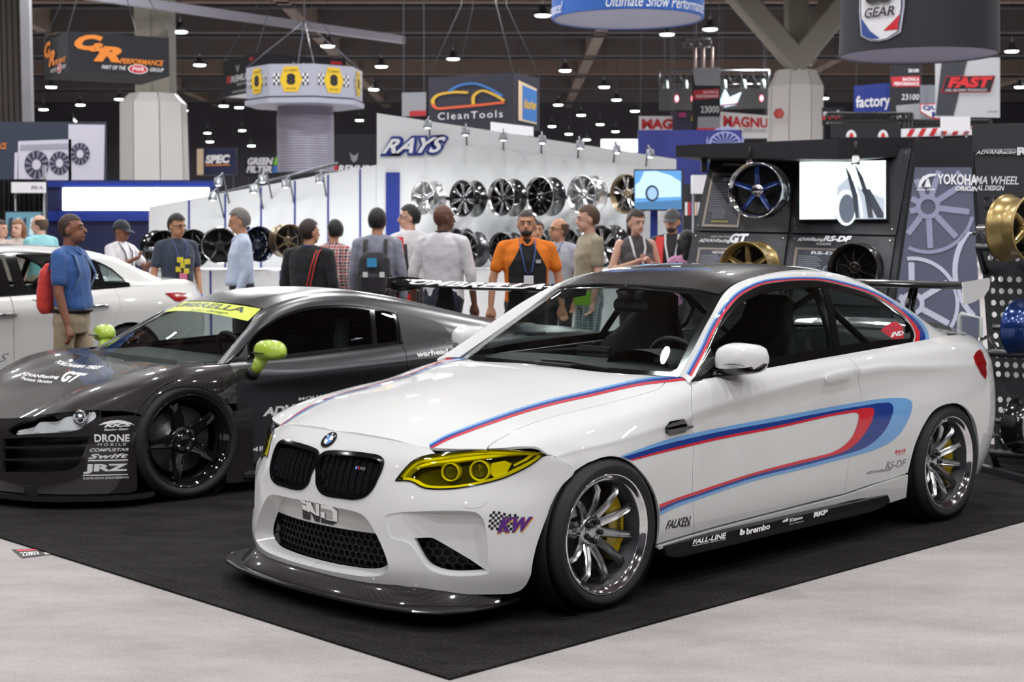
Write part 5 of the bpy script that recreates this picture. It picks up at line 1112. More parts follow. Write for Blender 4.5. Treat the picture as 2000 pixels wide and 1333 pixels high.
P = [(-2.895-.045*(1-(1-t))*0-(.0+.055*t), -.70+1.5*s_, 1.112+.036*t+.01*abs(-.70+1.5*s_)) for s_, t in st]; link('aerofoil_lettering', mesh('t', P, F_), WHT, r8)
# lettering
def t8t(name, pt, txt, q, **k): decal_text(name, pt, txt, q, WHT, parent=r8, **k)
t8t('fascia_lettering', N8, 'Racing Gear', [(203, 843.5), (251, 841.5), (252, 836), (204, 838)], shear=.15, bold=.02); t8t('fascia_lettering', N8, 'KiCS', [(203, 835.5), (256, 833.5), (257, 827.5), (206, 829)], shear=.2, bold=.05)
decal('fascia_emblem', N8, [(193, 831), (202, 826), (216, 822.5), (231, 821), (245, 823), (257, 827), (263, 831), (250, 828.5), (228, 827), (208, 829)], WHT, parent=r8)
t8t('fascia_lettering', N8, 'DRONE', [(185, 864), (253, 863), (254, 848.5), (184, 848.5)], bold=.03); t8t('fascia_lettering', N8, 'MOBILE', [(191, 871), (246, 870.5), (246, 866), (191, 866.5)], space=1.5)
t8t('fascia_lettering', N8, 'COMPUSTAR', [(175, 883), (251, 881), (252, 875), (176, 876)], shear=.25, bold=.03)
t8t('fascia_lettering', N8, 'Swift', [(172, 897), (250, 894.5), (251, 885.5), (174, 887)], shear=.3, bold=.04, space=1.1)
decal('fascia_emblem', N8, [(172, 901.5), (250, 900), (250, 897.5), (172, 899)], WHT, parent=r8)
t8t('fascia_lettering', N8, 'JRZ', [(162, 926), (250, 924), (250, 906), (164, 907)], bold=.05); decal('fascia_emblem', N8, [(162, 930), (250, 928), (250, 926), (162, 928)], WHT, parent=r8)
t8t('fascia_lettering', N8, 'SUSPENSION ENGINEERING', [(162, 937), (251, 934.5), (251, 930.5), (162, 933)], bold=.01)
BF8 = Patch([r[5:]+[(x, -y, z) for x, y, z in r[5:-1][::-1]] for r in B8], F8)   # bonnet across the centre line
t8t('bonnet_lettering', BF8, 'GT', [(115, 746), (140, 748), (172, 731), (132, 724)], bold=.05, shear=.0); t8t('bonnet_lettering', BF8, 'ADVANRacing', [(38, 733), (112, 742), (118, 734), (48, 726)], bold=.03); t8t('bonnet_lettering', BF8, 'Premium Version', [(40, 741), (100, 750), (104, 744), (45, 735)], shear=.3, bold=.02)
t8t('bonnet_lettering', BF8, 'YOKOHAMA TIRES', [(105, 707), (190, 722), (204, 716), (118, 704)], bold=.04, shear=.0)
t8t('door_lettering', BD8, 'ADVAN', [(513, 814), (610, 803), (612, 785), (518, 797)], bold=.05); t8t('door_lettering', BD8, 'UMBRELLA', [(479, 886), (570, 872), (570, 864), (479, 877)], bold=.01, space=1.2); t8t('door_lettering', BD8, 'MOLV', [(583, 783), (628, 777), (628, 771), (583, 777)], bold=.02)
t8t('quarter_lettering', BD8, 'warhead', [(814, 699), (875, 691), (874, 681), (813, 688)], bold=.03)
# cabin
MB().box((-.42, 0, .70), (.5, 1.4, .10), bev=.04).build('dashboard', DASH, r8)
wh2 = MB().tube([(0, .17*cos(a), .17*sin(a)) for a in np.linspace(0, 2*pi, 24, endpoint=False)], .014, 8, closed=True).box((0, 0, 0), (.02, .3, .03)); o = wh2.build('steering_wheel', MBLK, r8); o.location = (-.70, .36, .74); o.rotation_euler = (0, radians(25), 0)
for y in (.37, -.37):
    V = []; secs = []
    for z, w_, x, d in ((.2, .24, -1.15, .08), (.5, .25, -1.28, .07), (.72, .23, -1.37, .06), (.82, .14, -1.41, .05), (.95, .12, -1.45, .04)): secs += [(x+.08, y-w_, z), (x, y-w_*.6, z), (x, y+w_*.6, z), (x+.08, y+w_, z), (x-d, y+w_*.9, z), (x-d, y-w_*.9, z)]
    F = [(i*6+k, i*6+(k+1) % 6, (i+1)*6+(k+1) % 6, (i+1)*6+k) for i in range(4) for k in range(6)]+[(0, 1, 2, 3, 4, 5), (24, 25, 26, 27, 28, 29)]
    MB().add(secs, F, True).build('seat', SEAT, r8)
MB().box((-1.75, 0, .5), (.04, 1.3, .56)).build('bulkhead', MBLK, r8); MB().box((-1.1, 0, .2), (1.4, 1.5, .05)).build('cabin_floor', MBLK, r8)
for sd in (1, -1): MB().box((-1.0, .86*sd, .5), (1.25, .03, .46)).build('door_lining', DASH, r8)
# ------------------------------------------------------------------ white saloon at the edge of the stand
FL = Frame(-4.127, 14.354, radians(224.5))
PEARL = M('pearl_paint', (.78, .775, .76), .3, 0, 1.)
lex = empty('saloon_car', 'white four-door saloon with dark windows behind the man in blue', 'car', (FL.tx, FL.ty, 0), FL.yaw)
def plx(name, s, mat): a = s.build(name, mat, lex); s.flipped().build(name, mat, lex); return a
def lc(x, r): return [(x, y, z) for y, z in r]
BL = [lc(3.55, [(.60, .2), (.64, .3), (.66, .5), (.65, .62), (.62, .70), (.52, .74), (.3, .76), (0, .77)]), lc(3.35, [(.78, .16), (.83, .3), (.85, .5), (.83, .66), (.78, .76), (.66, .82), (.35, .85), (0, .86)]),
      lc(2.8, [(.90, .16), (.93, .3), (.94, .5), (.935, .68), (.90, .82), (.80, .90), (.4, .94), (0, .95)]), lc(2.2, [(.88, .16), (.91, .3), (.91, .5), (.91, .7), (.905, .84), (.83, .935), (.4, .99), (0, 1.0)]),
      lc(1.6, [(.86, .16), (.89, .3), (.90, .5), (.905, .7), (.91, .84), (.85, .95), (.4, .97), (0, .97)]), lc(1.1, [(.86, .16), (.89, .3), (.90, .5), (.905, .7), (.912, .85), (.845, .965), (.4, .97), (0, .97)]),
      lc(.6, [(.87, .16), (.90, .3), (.91, .5), (.915, .7), (.915, .86), (.835, .985), (.4, .99), (0, .99)]), lc(.15, [(.88, .16), (.92, .3), (.935, .5), (.94, .7), (.92, .87), (.825, 1.005), (.4, 1.01), (0, 1.01)]),
      lc(-.2, [(.88, .16), (.92, .3), (.935, .5), (.94, .7), (.915, .88), (.80, 1.02), (.4, 1.05), (0, 1.05)]), lc(-.55, [(.84, .2), (.88, .3), (.90, .5), (.905, .7), (.88, .87), (.75, 1.02), (.4, 1.07), (0, 1.075)]),
      lc(-.85, [(.72, .22), (.77, .3), (.80, .5), (.81, .7), (.78, .86), (.66, 1.0), (.4, 1.065), (0, 1.075)]), lc(-1.0, [(.5, .25), (.58, .3), (.62, .5), (.64, .7), (.60, .84), (.52, .97), (.35, 1.03), (0, 1.05)])]
PL = Patch(BL, FL, sym='v1', n=(140, 80)); U, V_ = PL.k0
def xu(x, k=5): return PL.near([(x, BL[5][k][1], BL[5][k][2])])[0, 0]
def arcL(x0): return PL.near([(x0+.36*cos(t), .935, .33+.375*sin(t)) for t in np.linspace(-.45, pi+.45, 18)])
ra, fa = arcL(0.), arcL(2.8)
# door openings
s1, s2, s3 = xu(1.10), PL.trace([(231, 577)])[0, 0], xu(2.15)
lo, hi = V_[1]*.3, V_[5]
dl = np.array([[s1+.004, lo], [xu(.40), lo], [xu(.40), PL.k0[1][2]*.8]]+[list(p) for p in ra[:7]]+[[s2-.003, PL.k0[1][4]], [s2-.003, hi], [s1+.004, hi]]); plx('rear_door', Surf().panel(PL, dl, step=.05), PEARL)
plx('front_door', Surf().panel(PL, [[s3, lo], [s1-.003, lo], [s1-.003, hi], [s3, hi]], step=.06), PEARL)
q = [[s2, hi], [s2, PL.k0[1][4]]]+[list(p) for p in ra[6:]]+[[PL.U, ra[-1, 1]], [PL.U, hi]]; plx('rear_wing', Surf().panel(PL, q, step=.05), PEARL)
plx('sill', Surf().panel(PL, [[xu(2.4), 0], [xu(.42), 0], [xu(.42), lo-.004], [xu(2.4), lo-.004]], step=.08), PEARL)
q = [[0, 0], [fa[0, 0]-.7, 0]]; plx('front_wing', Surf().panel(PL, np.vstack([[[0, hi], [0, 0]], [[fa[-1, 0]*.0+PL.near([(3.2, .85, .16)])[0, 0], 0]], fa[::1], [[s3-.004, fa[-1, 1]], [s3-.004, hi]]]) if fa[0, 0] < fa[-1, 0] else np.vstack([[[0, hi], [0, 0]], fa[::-1], [[s3-.004, lo], [s3-.004, hi]]]), step=.06), PEARL)
Surf().panel(PL, [[0, hi], [xu(1.75), hi], [xu(1.75), PL.V], [0, PL.V]], step=.08).mirror().build('bonnet', PEARL, lex)
Surf().panel(PL, [[xu(-.25), hi], [PL.U, hi], [PL.U, PL.V], [xu(-.25), PL.V]], step=.06).mirror().build('boot_lid', PEARL, lex)
for e, nm, fl in ((0, 'front_bumper', False), (-1, 'rear_bumper', True)):
    sg = 1 if e == 0 else -1; t_ = Patch([[BL[e][j], (BL[e][j][0]+sg*.06, BL[e][j][1]*.6, BL[e][j][2]), (BL[e][j][0]+sg*.08, 0, BL[e][j][2])] for j in range(7)], FL, flip=fl)
    Surf().panel(t_, [(0, 0), (t_.U, 0), (t_.U, t_.V), (0, t_.V)], step=.1, lip=0).mirror().build(nm, PEARL, lex)
aL = [(2.05, .80, .97), (1.7, .71, 1.15), (1.4, .645, 1.275), (1.05, .615, 1.335), (.6, .61, 1.325), (.25, .62, 1.285), (.03, .66, 1.19), (-.08, .74, 1.08), (-.4, .75, 1.03)]
bL = [(2.1, .84, .945), (1.75, .845, .955), (1.4, .845, .96), (1.05, .842, .97), (.6, .835, .985), (.25, .828, 1.0), (.05, .822, 1.01), (-.1, .81, 1.02), (-.4, .775, 1.025)]
cL = [(2.02, .76, .99), (1.68, .66, 1.18), (1.36, .585, 1.315), (1.02, .555, 1.368), (.6, .55, 1.36), (.2, .56, 1.32), (-.08, .59, 1.24), (-.3, .64, 1.13), (-.55, .68, 1.045)]
dL = [(1.98, .70, 1.0), (1.65, .61, 1.18), (1.30, .53, 1.34), (1.0, .50, 1.388), (.6, .49, 1.385), (.15, .50, 1.345), (-.15, .52, 1.26), (-.38, .55, 1.15), (-.62, .58, 1.05)]
SL = Patch([[b, lerp(b, a, .4, .008), lerp(b, a, .75, .006), a, c, d] for a, b, c, d in zip(aL, bL, cL, dL)], FL, n=(120, 60))
RL_ = Patch([[(d[0], 0, d[2]+.02), (d[0], d[1]*.5, d[2]+.016), (d[0], d[1]*.85, d[2]+.006), d] for d in dL], FL, flip=True, sym='v0')
w0, w1 = SL.near([(1.98, .80, .985)])[0, 0], SL.near([(-.06, .76, 1.06)])[0, 0]
kb, ka = SL.k0[1][0]+.02, SL.k0[1][3]-.004
wl = np.array([[w0, kb], [w1, kb], [w1+.03, (kb+ka)/2], [w1, ka], [w0, ka]]); plx('side_window', Surf().panel(SL, wl, step=.06, off=-.006, lip=0), GLD)
plx('window_trim', Surf().panel(SL, shrink(resample(wl, .03), -.012), [shrink(resample(wl, .03), .012)], step=.03, off=0, lip=.006), GBLK)
for x_ in (1.12, .98, .18):
    w_ = .05 if x_ > .5 else .03; u0_ = SL.near([(x_, .75, 1.1)])[0, 0]; plx('window_pillar', Surf().panel(SL, [[u0_-w_, kb], [u0_+w_, kb], [u0_+w_, ka], [u0_-w_, ka]], step=.05, off=-.002, lip=.005), GBLK)
plx('roof_pillar', Surf().panel(SL, np.vstack([[[0, 0], [0, SL.V], [SL.U, SL.V], [SL.U, 0], [w1+.02, 0]], [[w1+.045, (kb+ka)/2]], [[w1, ka+.008], [w0, ka+.008]], [[w0-.02, kb]], [[w0-.02, 0]]]), step=.05), PEARL)
RU = RL_.k0[0]
Surf().panel(RL_, [[RU[2], 0], [RU[5], 0], [RU[5], RL_.V], [RU[2], RL_.V]], step=.06, lip=.01).mirror().build('roof', PEARL, lex)
Surf().panel(RL_, [[0, 0], [RU[2], 0], [RU[2], RL_.V], [0, RL_.V]], step=.08, lip=0).mirror().build('windscreen', GLD, lex)
Surf().panel(RL_, [[RU[5], 0], [RL_.U, 0], [RL_.U, RL_.V], [RU[5], RL_.V]], step=.08, lip=0).mirror().build('rear_window', GLD, lex)
decal('tail_lamp', PL, [(321, 573.5), (345, 572.5), (364, 574), (366, 582), (352, 590), (341, 588)], TLR, parent=lex, off=.006, both=True)
for u_, v_ in ((9, 615), (190, 598)):
    p = PL.ev(PL.trace([(u_, v_)]))[0]
    for sd in (1, -1): MB().tube([(p[0]-.11, (p[1]+.004)*sd, p[2]), (p[0]-.08, (p[1]+.03)*sd, p[2]+.003), (p[0]+.08, (p[1]+.03)*sd, p[2]), (p[0]+.11, (p[1]+.004)*sd, p[2]-.003)], [.012, .014, .014, .012], 8).build('door_handle', CHR, lex)
decal_text('door_lettering', PL, 'S', [(-4, 708), (14, 706), (18, 690), (0, 692)], M('grey_print'), parent=lex, shear=.3)
decal_text('window_lettering', SL, 'Z', [(186, 545), (192, 544), (192, 536), (186, 537)], WHT, parent=lex, off=.002, bold=.03)
tLm = tyre_mesh(.335, .255, .24); tLm.materials.append(RUB)
for x in (0, 2.8):
    for sd in (1, -1):
        w_ = wheel('wheel', lex, RL=.255, width=.23, n=12, mats=(CHR, DKI, CHR, DKI, BLKP), sw=(.014, .011), dish=.05, curve_=.03, hub=.06); w_.location = (x, .925*sd, .335); w_.rotation_euler = (0, 0, 0 if sd > 0 else pi); link('tyre', tLm, None, w_)
        MB().lathe([(.37, -.02), (.37, -.4)], 30, 'Y').build('wheel_liner', MBLK, lex, loc=(x, .93*sd, .33), rot=(0, 0, 0 if sd > 0 else pi)); MB().box((0, 0, 0), (.7, .02, .5)).build('wheel_liner', MBLK, lex, loc=(x, .52*sd, .4))
MB().box((1.4, 0, .2), (1.9, 1.7, .08)).build('underbody', MBLK, lex)
for x, y in ((1.15, .38), (1.15, -.38), (.15, .38), (.15, -.38)):
    MB().box((x, y, .78), (.14, .48, .62), bev=.05, tilt=(0, radians(-12))).box((x-.08, y, 1.16), (.09, .26, .17), bev=.04).build('seat', SEAT, lex)
MB().box((1.0, 0, .35), (2.0, 1.6, .05)).build('cabin_floor', MBLK, lex)
# ------------------------------------------------------------------ booths and signs
def planar(P):
    """pull the fourth corner into the plane of the other three along the line of sight"""
    P = [np.array(p, float) for p in P]; n = np.cross(P[1]-P[0], P[3]-P[0]); o = np.array([0, 0, CH]); d = P[2]-o; P[2] = o+d*(n@(P[0]-o))/(n@d); return P
class Quad:
    """a flat board in space: corners bl, br, tr, tl"""
    def __init__(s, pts): s.q = np.array(pts, float); s.n = np.cross(s.q[1]-s.q[0], s.q[3]-s.q[0]); s.n /= np.linalg.norm(s.n)
    def pt(s, a, b, d=0.): return tuple(quadmap(np.array([[a, b]]), s.q)[0]+s.n*d)
    def st(s, u, v):
        x = np.array([.5, .5])
        for _ in range(12):
            e = 1e-3; P = projw(quadmap(np.array([x, x+[e, 0], x+[0, e]]), s.q)); J = np.stack([(P[1]-P[0])/e, (P[2]-P[0])/e], 1); x = x+np.linalg.solve(J, np.array([u, v])-P[0])
        return x
    def sub(s, px, d=0.): return Quad([s.pt(*s.st(u, v), d) for u, v in px])
    def board(s, name, mat, parent=None, th=.03, **k):
        V = [tuple(p) for p in s.q]+[tuple(p-s.n*th) for p in s.q]; me = MB().add(V, [(0, 1, 2, 3), (7, 6, 5, 4), (0, 4, 5, 1), (1, 5, 6, 2), (2, 6, 7, 3), (3, 7, 4, 0)]).me(name)
        return link(name, me, mat, parent, **k)
    def text(s, name, txt, mat, parent, a0, a1, b0, b1, d=.006, **k):
        V, F = text_mesh(txt, **k); st = fit01(V); P = [s.pt(a0+(a1-a0)*x, b0+(b1-b0)*y, d) for x, y in st]; return link(name, mesh(name, P, F), mat, parent)
    def textpx(s, name, txt, mat, parent, px, d=.006, **k):
        V, F = text_mesh(txt, **k); Q4 = s.sub(px, 0); P = [Q4.pt(x, y, d) for x, y in fit01(V)]; return link(name, mesh(name, P, F), mat, parent)
    def poly(s, name, polys, mat, parent, d=.004, px=False):
        V = []; F = []
        for p in polys:
            b = len(V); V += [s.pt(*(s.st(*c) if px else c), d) for c in p]; F.append(tuple(range(b, b+len(p))))
        me = mesh(name, V, F); bm = bmesh.new(); bm.from_mesh(me); bmesh.ops.triangulate(bm, faces=bm.faces); bm.to_mesh(me); bm.free(); return link(name, me, mat, parent)
def legs(o, q_, up=False):
    for a in (.08, .92): p = q_.pt(a, .5, -.06); MB().tube([p, (p[0], p[1], 12.1 if up else 0)], .02, 5).build('support_post', STEELB, o)
def vq(u0, u1, v0, v1, Y0, Y1=None):
    """vertical board: left/right pixel columns at depths Y0, Y1; v0 bottom, v1 top measured at the left edge (or pairs)"""
    Y1 = Y1 or Y0; v0 = v0 if hasattr(v0, '__len__') else (v0, v0); v1 = v1 if hasattr(v1, '__len__') else (v1, v1)
    return Quad([at_y(u0, v0[0], Y0), at_y(u1, v0[1], Y1), at_y(u1, v1[1], Y1), at_y(u0, v1[0], Y0)])
def circ(cx, cy, rx, ry, n=24, a0=0, a1=2*pi): return [(cx+rx*cos(a), cy+ry*sin(a)) for a in np.linspace(a0, a1, n, endpoint=abs(a1-a0) < 6.2)]
def ring(cx, cy, rx, ry, k, n=28):
    o = []; 
    for i in range(n): a, b = 2*pi*i/n, 2*pi*(i+1)/n; o.append([(cx+rx*cos(a), cy+ry*sin(a)), (cx+rx*cos(b), cy+ry*sin(b)), (cx+rx*k*cos(b), cy+ry*k*sin(b)), (cx+rx*k*cos(a), cy+ry*k*sin(a))])
    return o
WALLW = M('booth_white', C(232, 234, 236), .55); NAVY = M('booth_navy', C(24, 28, 70), .6); BLUEB = M('booth_blue', C(30, 52, 140), .5); SIGNK = M('sign_black', C(30, 31, 38), .7); PANK = M('panel_black', C(40, 41, 46), .45); FRAMEC = M('frame_champagne', C(150, 140, 130), .35, .6)
WHITEP = M('sign_white', C(240, 240, 245), .6); ORG = M('sign_orange', C(238, 140, 50), .6); GREYP = M('sign_grey', C(140, 143, 160), .6); REDS = M('sign_red', C(205, 40, 50), .6)
BKP = M('sign_ink', (.015, .015, .02), .6); STEELB = M('truss_steel', C(120, 122, 128), .4, .8)
# ---- white wheel booth: two sloped walls
rw = vq(736, 1321, 640, (221, 311), 20.0, 20.0); rwall = rw.board('booth_wall', WALLW, None, .15, label='tall white booth wall with a sloping top carrying two rows of wheels', cat='booth wall')
lw = vq(291, 736, 640, (404, 322), 20.2, 20.05); lwall = lw.board('booth_wall', WALLW, None, .12, label='lower white booth wall divided by thin blue vertical strips', cat='booth wall')
for u in (369.5, 440, 510, 576, 641, 703.5):
    t_ = 404+(322-404)*(u-291)/445; lw.sub([(u-1.6, 640), (u+1.6, 640), (u+1.6, t_+2), (u-1.6, t_+2)], .01).board('blue_strip', BLUEB, lwall, .01)
rw.sub([(754, 640), (781, 640), (781, 337), (754, 337)], .03).board('blue_panel', BLUEB, rwall, .03)
for th, m_, d, b in ((0, BLUEB, .03, .14), (0, WHITEP, .06, .03)): rw.textpx('booth_lettering', 'RAYS', m_, rwall, [(742, 306), (870, 303), (878, 263), (750, 267)] if b > .05 else [(746, 301), (866, 298.5), (872, 267.5), (754, 272)], d=d, shear=.35, bold=b, space=1.06)
# counter below both walls
ca, cb_ = at_y(300, 527, 18.9), at_y(1300, 527, 18.9)
ct_ = MB().box(((ca[0]+cb_[0])/2, 19.35, ca[2]/2), (cb_[0]-ca[0], .9, ca[2]), bev=.02).build('display_counter', WALLW, label='long white display counter running below the white booth walls', cat='counter')
for u in (411, 548, 690): p = at_y(u, 527, 18.9); MB().box((p[0], 18.895, p[2]/2), (.02, .02, p[2]-.02)).build('blue_strip', BLUEB, ct_)
p = at_y(315, 530, 18.88); 
def lampspot(u, v, Y, label):
    p = at_y(u, v, Y); o = empty('spot_lamp', label, 'lamp', tuple(p), group='small spot lamps along the booth wall tops')
    MB().lathe([(.0001, .06), (.05, .05), (.055, -.05)], 10).build('lamp_shade', STEELB, o); MB().lathe([(.05, -.045), (.0001, -.055)], 10).build('lamp_bulb', M('spot_glow', (1, 1, 1), .4, emit=(1, 1, .97), es=14), o)
    MB().tube([(0, 0, .05), (0, .3, .12), (0, .8, -.30)], .012, 5).build('lamp_arm', STEELB, o)
for u, v in ((426, 355), (495, 369), (513, 349), (558, 359), (624, 349), (835, 243), (909, 257), (983, 267), (1059, 273), (1133, 283), (415, 384), (1205, 292), (1270, 300)): lampspot(u, v, 19.4, 'small bright spot lamp on an arm above the white booth wall')
for x in (-3.5, -1.2, 1.0): area((x, 18.6, 2.9), .5, 26, rot=(radians(-18), 0, 0))
# ---- wheels on the white booth
SILV = M('wheel_silver', (.72, .73, .74), .2, .9); BLKW = M('wheel_black', (.012, .012, .013), .15, .2, 1.); MACH = M('wheel_machined', (.6, .6, .62), .18, 1.); GUN = M('wheel_gunmetal', (.10, .10, .11), .25, .8, .5); BRZ = M('wheel_bronze', (.20, .15, .09), .3, .8, .4); GOLD = M('wheel_gold', (.46, .33, .13), .32, .7, .4); DBLU = M('wheel_blue', (.015, .05, .22), .2, .5, 1.); DNAV = M('wheel_navy', (.01, .02, .06), .2, .5, 1.)
def show_wheel(u, v, Y, d_px, face, label, mats, n=10, group=None, arm=1.15, **k):
    p = at_y(u, v, Y); RLx = d_px/2/FPX*Y; th = atan2(-face[0], face[1]); sc = RLx/.25
    o = wheel('alloy_wheel', None, shade_disc=True, RL=.25, width=.24, n=n, mats=mats, label=label, cat='wheel', group=group, **k); o.location = tuple(p); o.rotation_euler = (0, 0, th); o.scale = (sc, sc, sc)
    if arm: MB().tube([(0, -.2, 0), (0, -arm, 0)], .03, 8).build('mount_arm', BLKW, o)
    return o
LF, RF = (-.70, -.71), (.62, -.78); GR = 'display wheels of the white booth'
show_wheel(825, 387, 19.3, 67, LF, 'silver five-spoke wheel, leftmost of the upper row on the white wall', (SILV, SILV, SILV, SILV, BLKW), 5, GR, sw=(.03, .03), dish=.03)
show_wheel(902, 388, 19.3, 72, LF, 'black wheel with machined spokes, second of the upper row on white wall', (BLKW, BLKW, MACH, BLKW, MACH), 7, GR, twin=.12, sw=(.012, .012), dish=.03)
show_wheel(978, 386, 19.3, 74, LF, 'black machined-spoke wheel, third of the upper row on the white wall', (MACH, BLKW, MACH, BLKW, MACH), 8, GR, twin=.10, sw=(.012, .010), dish=.03)
show_wheel(1052, 384, 19.3, 77, LF, 'gloss black ten-spoke wheel, fourth of upper row above the orange polo man', (MACH, BLKW, BLKW, BLKW, MACH), 10, GR, sw=(.016, .012), dish=.03)
show_wheel(1135, 380, 19.3, 75, LF, 'bright silver mesh wheel, fifth of upper row, above the khaki shirt man', (SILV, SILV, SILV, SILV, SILV), 7, GR, twin=.14, sw=(.012, .012), dish=.03)
show_wheel(1221, 379, 19.3, 78, LF, 'bronze twin-spoke wheel partly hidden by the television', (BRZ, BRZ, MACH, BRZ, MACH), 5, GR, twin=.16, sw=(.014, .016), dish=.03)
show_wheel(909, 488, 18.9, 70, LF, 'grey ten-spoke wheel with red lettering on counter beside the white shirt man', (GUN, GUN, GUN, GUN, CHR), 10, GR, 0, sw=(.016, .013), dish=.04)
show_wheel(978, 490, 18.9, 72, LF, 'black multi-spoke wheel on counter behind the orange polo man', (BLKW, BLKW, BLKW, BLKW, BLKW), 14, GR, 0, sw=(.013, .010), dish=.04)
show_wheel(1045, 482, 18.9, 66, LF, 'black wheel on counter showing between the orange and the bald man', (BLKW, BLKW, BLKW, BLKW, BLKW), 10, GR, 0)
show_wheel(1108, 480, 18.9, 66, LF, 'dark wheel on counter showing behind the khaki shirt man', (GUN, GUN, GUN, GUN, GUN), 10, GR, 0)
show_wheel(1172, 482, 18.6, 84, LF, 'large gloss black wide-spoke wheel on counter beside the woman', (BLKW, BLKW, MACH, BLKW, CHR), 7, GR, 0, twin=.1, sw=(.012, .013), dish=.04)
show_wheel(889, 476, 19.2, 60, LF, 'dark wheel on counter half hidden behind the grey ten-spoke wheel', (GUN, GUN, GUN, GUN, GUN), 10, GR, 0)
show_wheel(378, 486, 18.8, 76, RF, 'large black wheel with grey spokes behind the dark tee shirt man', (BLKW, BLKW, GUN, BLKW, BLKW), 6, GR, 0, sw=(.014, .012), dish=.05)
show_wheel(430, 480, 18.7, 72, (.25, -.97), 'black five-spoke wheel with polished lip left of the grey-haired man', (CHR, BLKW, BLKW, BLKW, BLKW), 5, GR, 0, sw=(.022, .018), dish=.08)
show_wheel(507, 477, 18.8, 70, (.6, -.8), 'dark blue spoked wheel behind the back of the grey-haired man', (DNAV, DNAV, DNAV, DNAV, BLKW), 10, GR, 0, sw=(.014, .012))
show_wheel(567, 471, 18.8, 66, (.55, -.83), 'bronze wheel on counter left of the man in the black jacket', (BRZ, BRZ, BRZ, BRZ, BLKW), 6, GR, 0, sw=(.016, .014), dish=.08)
show_wheel(322, 487, 18.9, 74, RF, 'black wheel barrel at the left end of the white counter', (BLKW, BLKW, BLKW, BLKW, BLKW), 6, GR, 0, sw=(.014, .012))
# television on a blue stand
def screen(name, q, bez, parent, img):
    q.board('bezel', BKP, parent, .06); 
    for nm, polys, m_, d in img: q.poly(nm, polys, m_, parent, d)
def EM(name, c=(1, 1, 1), s=1.): return M(name, (.02, .02, .02), .6, emit=c, es=s)
tv = vq(1238, 1333, 412, 331, 18.3, 18.1); p = tv.pt(.4, 0); tvo = empty('television', 'flat television on blue stand showing a white car', 'television', (p[0], p[1], 0))
def rel(o): 
    for c in o.children: c.matrix_parent_inverse = Matrix.Translation(o.location).inverted()
screen('tv', tv, BKP, tvo, [('screen', [[(.02, .03), (.98, .03), (.98, .97), (.02, .97)]], EM('tv_blue', (.10, .30, .62), 1.0), .004), ('screen_picture', [[(.03, .30), (.97, .34), (.97, .70), (.75, .86), (.45, .96), (.22, .95), (.12, .70), (.03, .62)]], EM('tv_pale', (.45, .66, .88), 1.1), .006), ('screen_picture', [circ(.38, .42, .14, .2)], EM('tv_dark', (.01, .02, .05), 1.), .008), ('screen_picture', [circ(.385, .42, .10, .15)], EM('tv_wheel', (.30, .48, .70), 1.), .010), ('screen_picture', [[(.03, .03), (.97, .03), (.97, .26), (.03, .20)]], EM('tv_road', (.05, .16, .33), 1.), .008)])
a, b = at_y(1271, 412, 18.4), at_y(1285, 412, 18.4); MB().box(((a[0]+b[0])/2, 18.45, a[2]/2), (b[0]-a[0], .06, a[2])).build('stand_post', BLUEB, tvo); rel(tvo)
# ---- far left: curtain, dark booth with light box
cur = MB(); a, b = at_y(-30, 300, 24), at_y(88, 300, 24)
for i in range(40):
    x0, x1 = a[0]+(b[0]-a[0])*i/40, a[0]+(b[0]-a[0])*(i+1)/40; y0, y1 = 24+.05*sin(i*1.9), 24+.05*sin((i+1)*1.9); zt = at_y(40, 350, 24)[2]
    cur.add([(x0, y0, 0), (x1, y1, 0), (x1, y1, zt), (x0, y0, zt)], [(0, 1, 2, 3)], True).add([(x0, y0+.02, 0), (x1, y1+.02, 0), (x1, y1+.02, zt), (x0, y0+.02, zt)], [(3, 2, 1, 0)], True)
cur.build('curtain', M('curtain_black', (.012, .011, .012), .9), label='black pleated booth curtain behind the group of visitors', cat='curtain')
nb = vq(90, 425, 640, 352, 25); nbo = nb.board('booth_wall', NAVY, None, .2, label='dark navy booth wall with a long white light box', cat='booth wall')
lb = nb.sub([(125, 411), (409, 411), (409, 367), (125, 367)], .08); lb.board('light_box', M('light_box', (1, 1, 1), .5, emit=(.86, .93, 1), es=3.2), nbo, .08)
nb.sub([(95, 366), (425, 366), (425, 354), (95, 354)], .05).board('blue_band', BLUEB, nbo, .04); nb.sub([(95, 432), (425, 432), (425, 413), (95, 413)], .05).board('blue_band', BLUEB, nbo, .04)
p = at_y(90, 480, 24.6); MB().box((p[0], 24.6, 1.3), (.05, .05, 2.6)).build('booth_post', M('post_pale', C(170, 172, 180), .5), label='thin pale upright post at the edge of the navy booth', cat='post', )
sg = vq(22, 88, 377, 356, 23.8); sgo = sg.board('name_board', WHITEP, None, .04, label='white company name board hung above the black curtain', cat='sign'); legs(sgo, sg); sg.text('board_lettering', 'EPIA, AL', BKP, sgo, .6, .95, .3, .65)
s2 = vq(10, 82, 470, 413, 23.6); so = empty('wall_screen', 'small screen showing an engine picture on the black curtain', 'screen', tuple(s2.pt(.5, 0)))
screen('s', s2, BKP, so, [('screen', [[(.02, .03), (.98, .03), (.98, .97), (.02, .97)]], EM('scr_teal', (.10, .25, .33), .8), .004)]+[('screen_picture', [[(.05+.2*i, .1+.1*(i % 2)), (.18+.2*i, .15), (.22+.18*i, .8), (.1+.2*i, .75)]], EM('scr_pale' if i % 2 else 'scr_dark', (.5, .65, .7) if i % 2 else (.01, .03, .05), .8), .007) for i in range(4)]); rel(so)
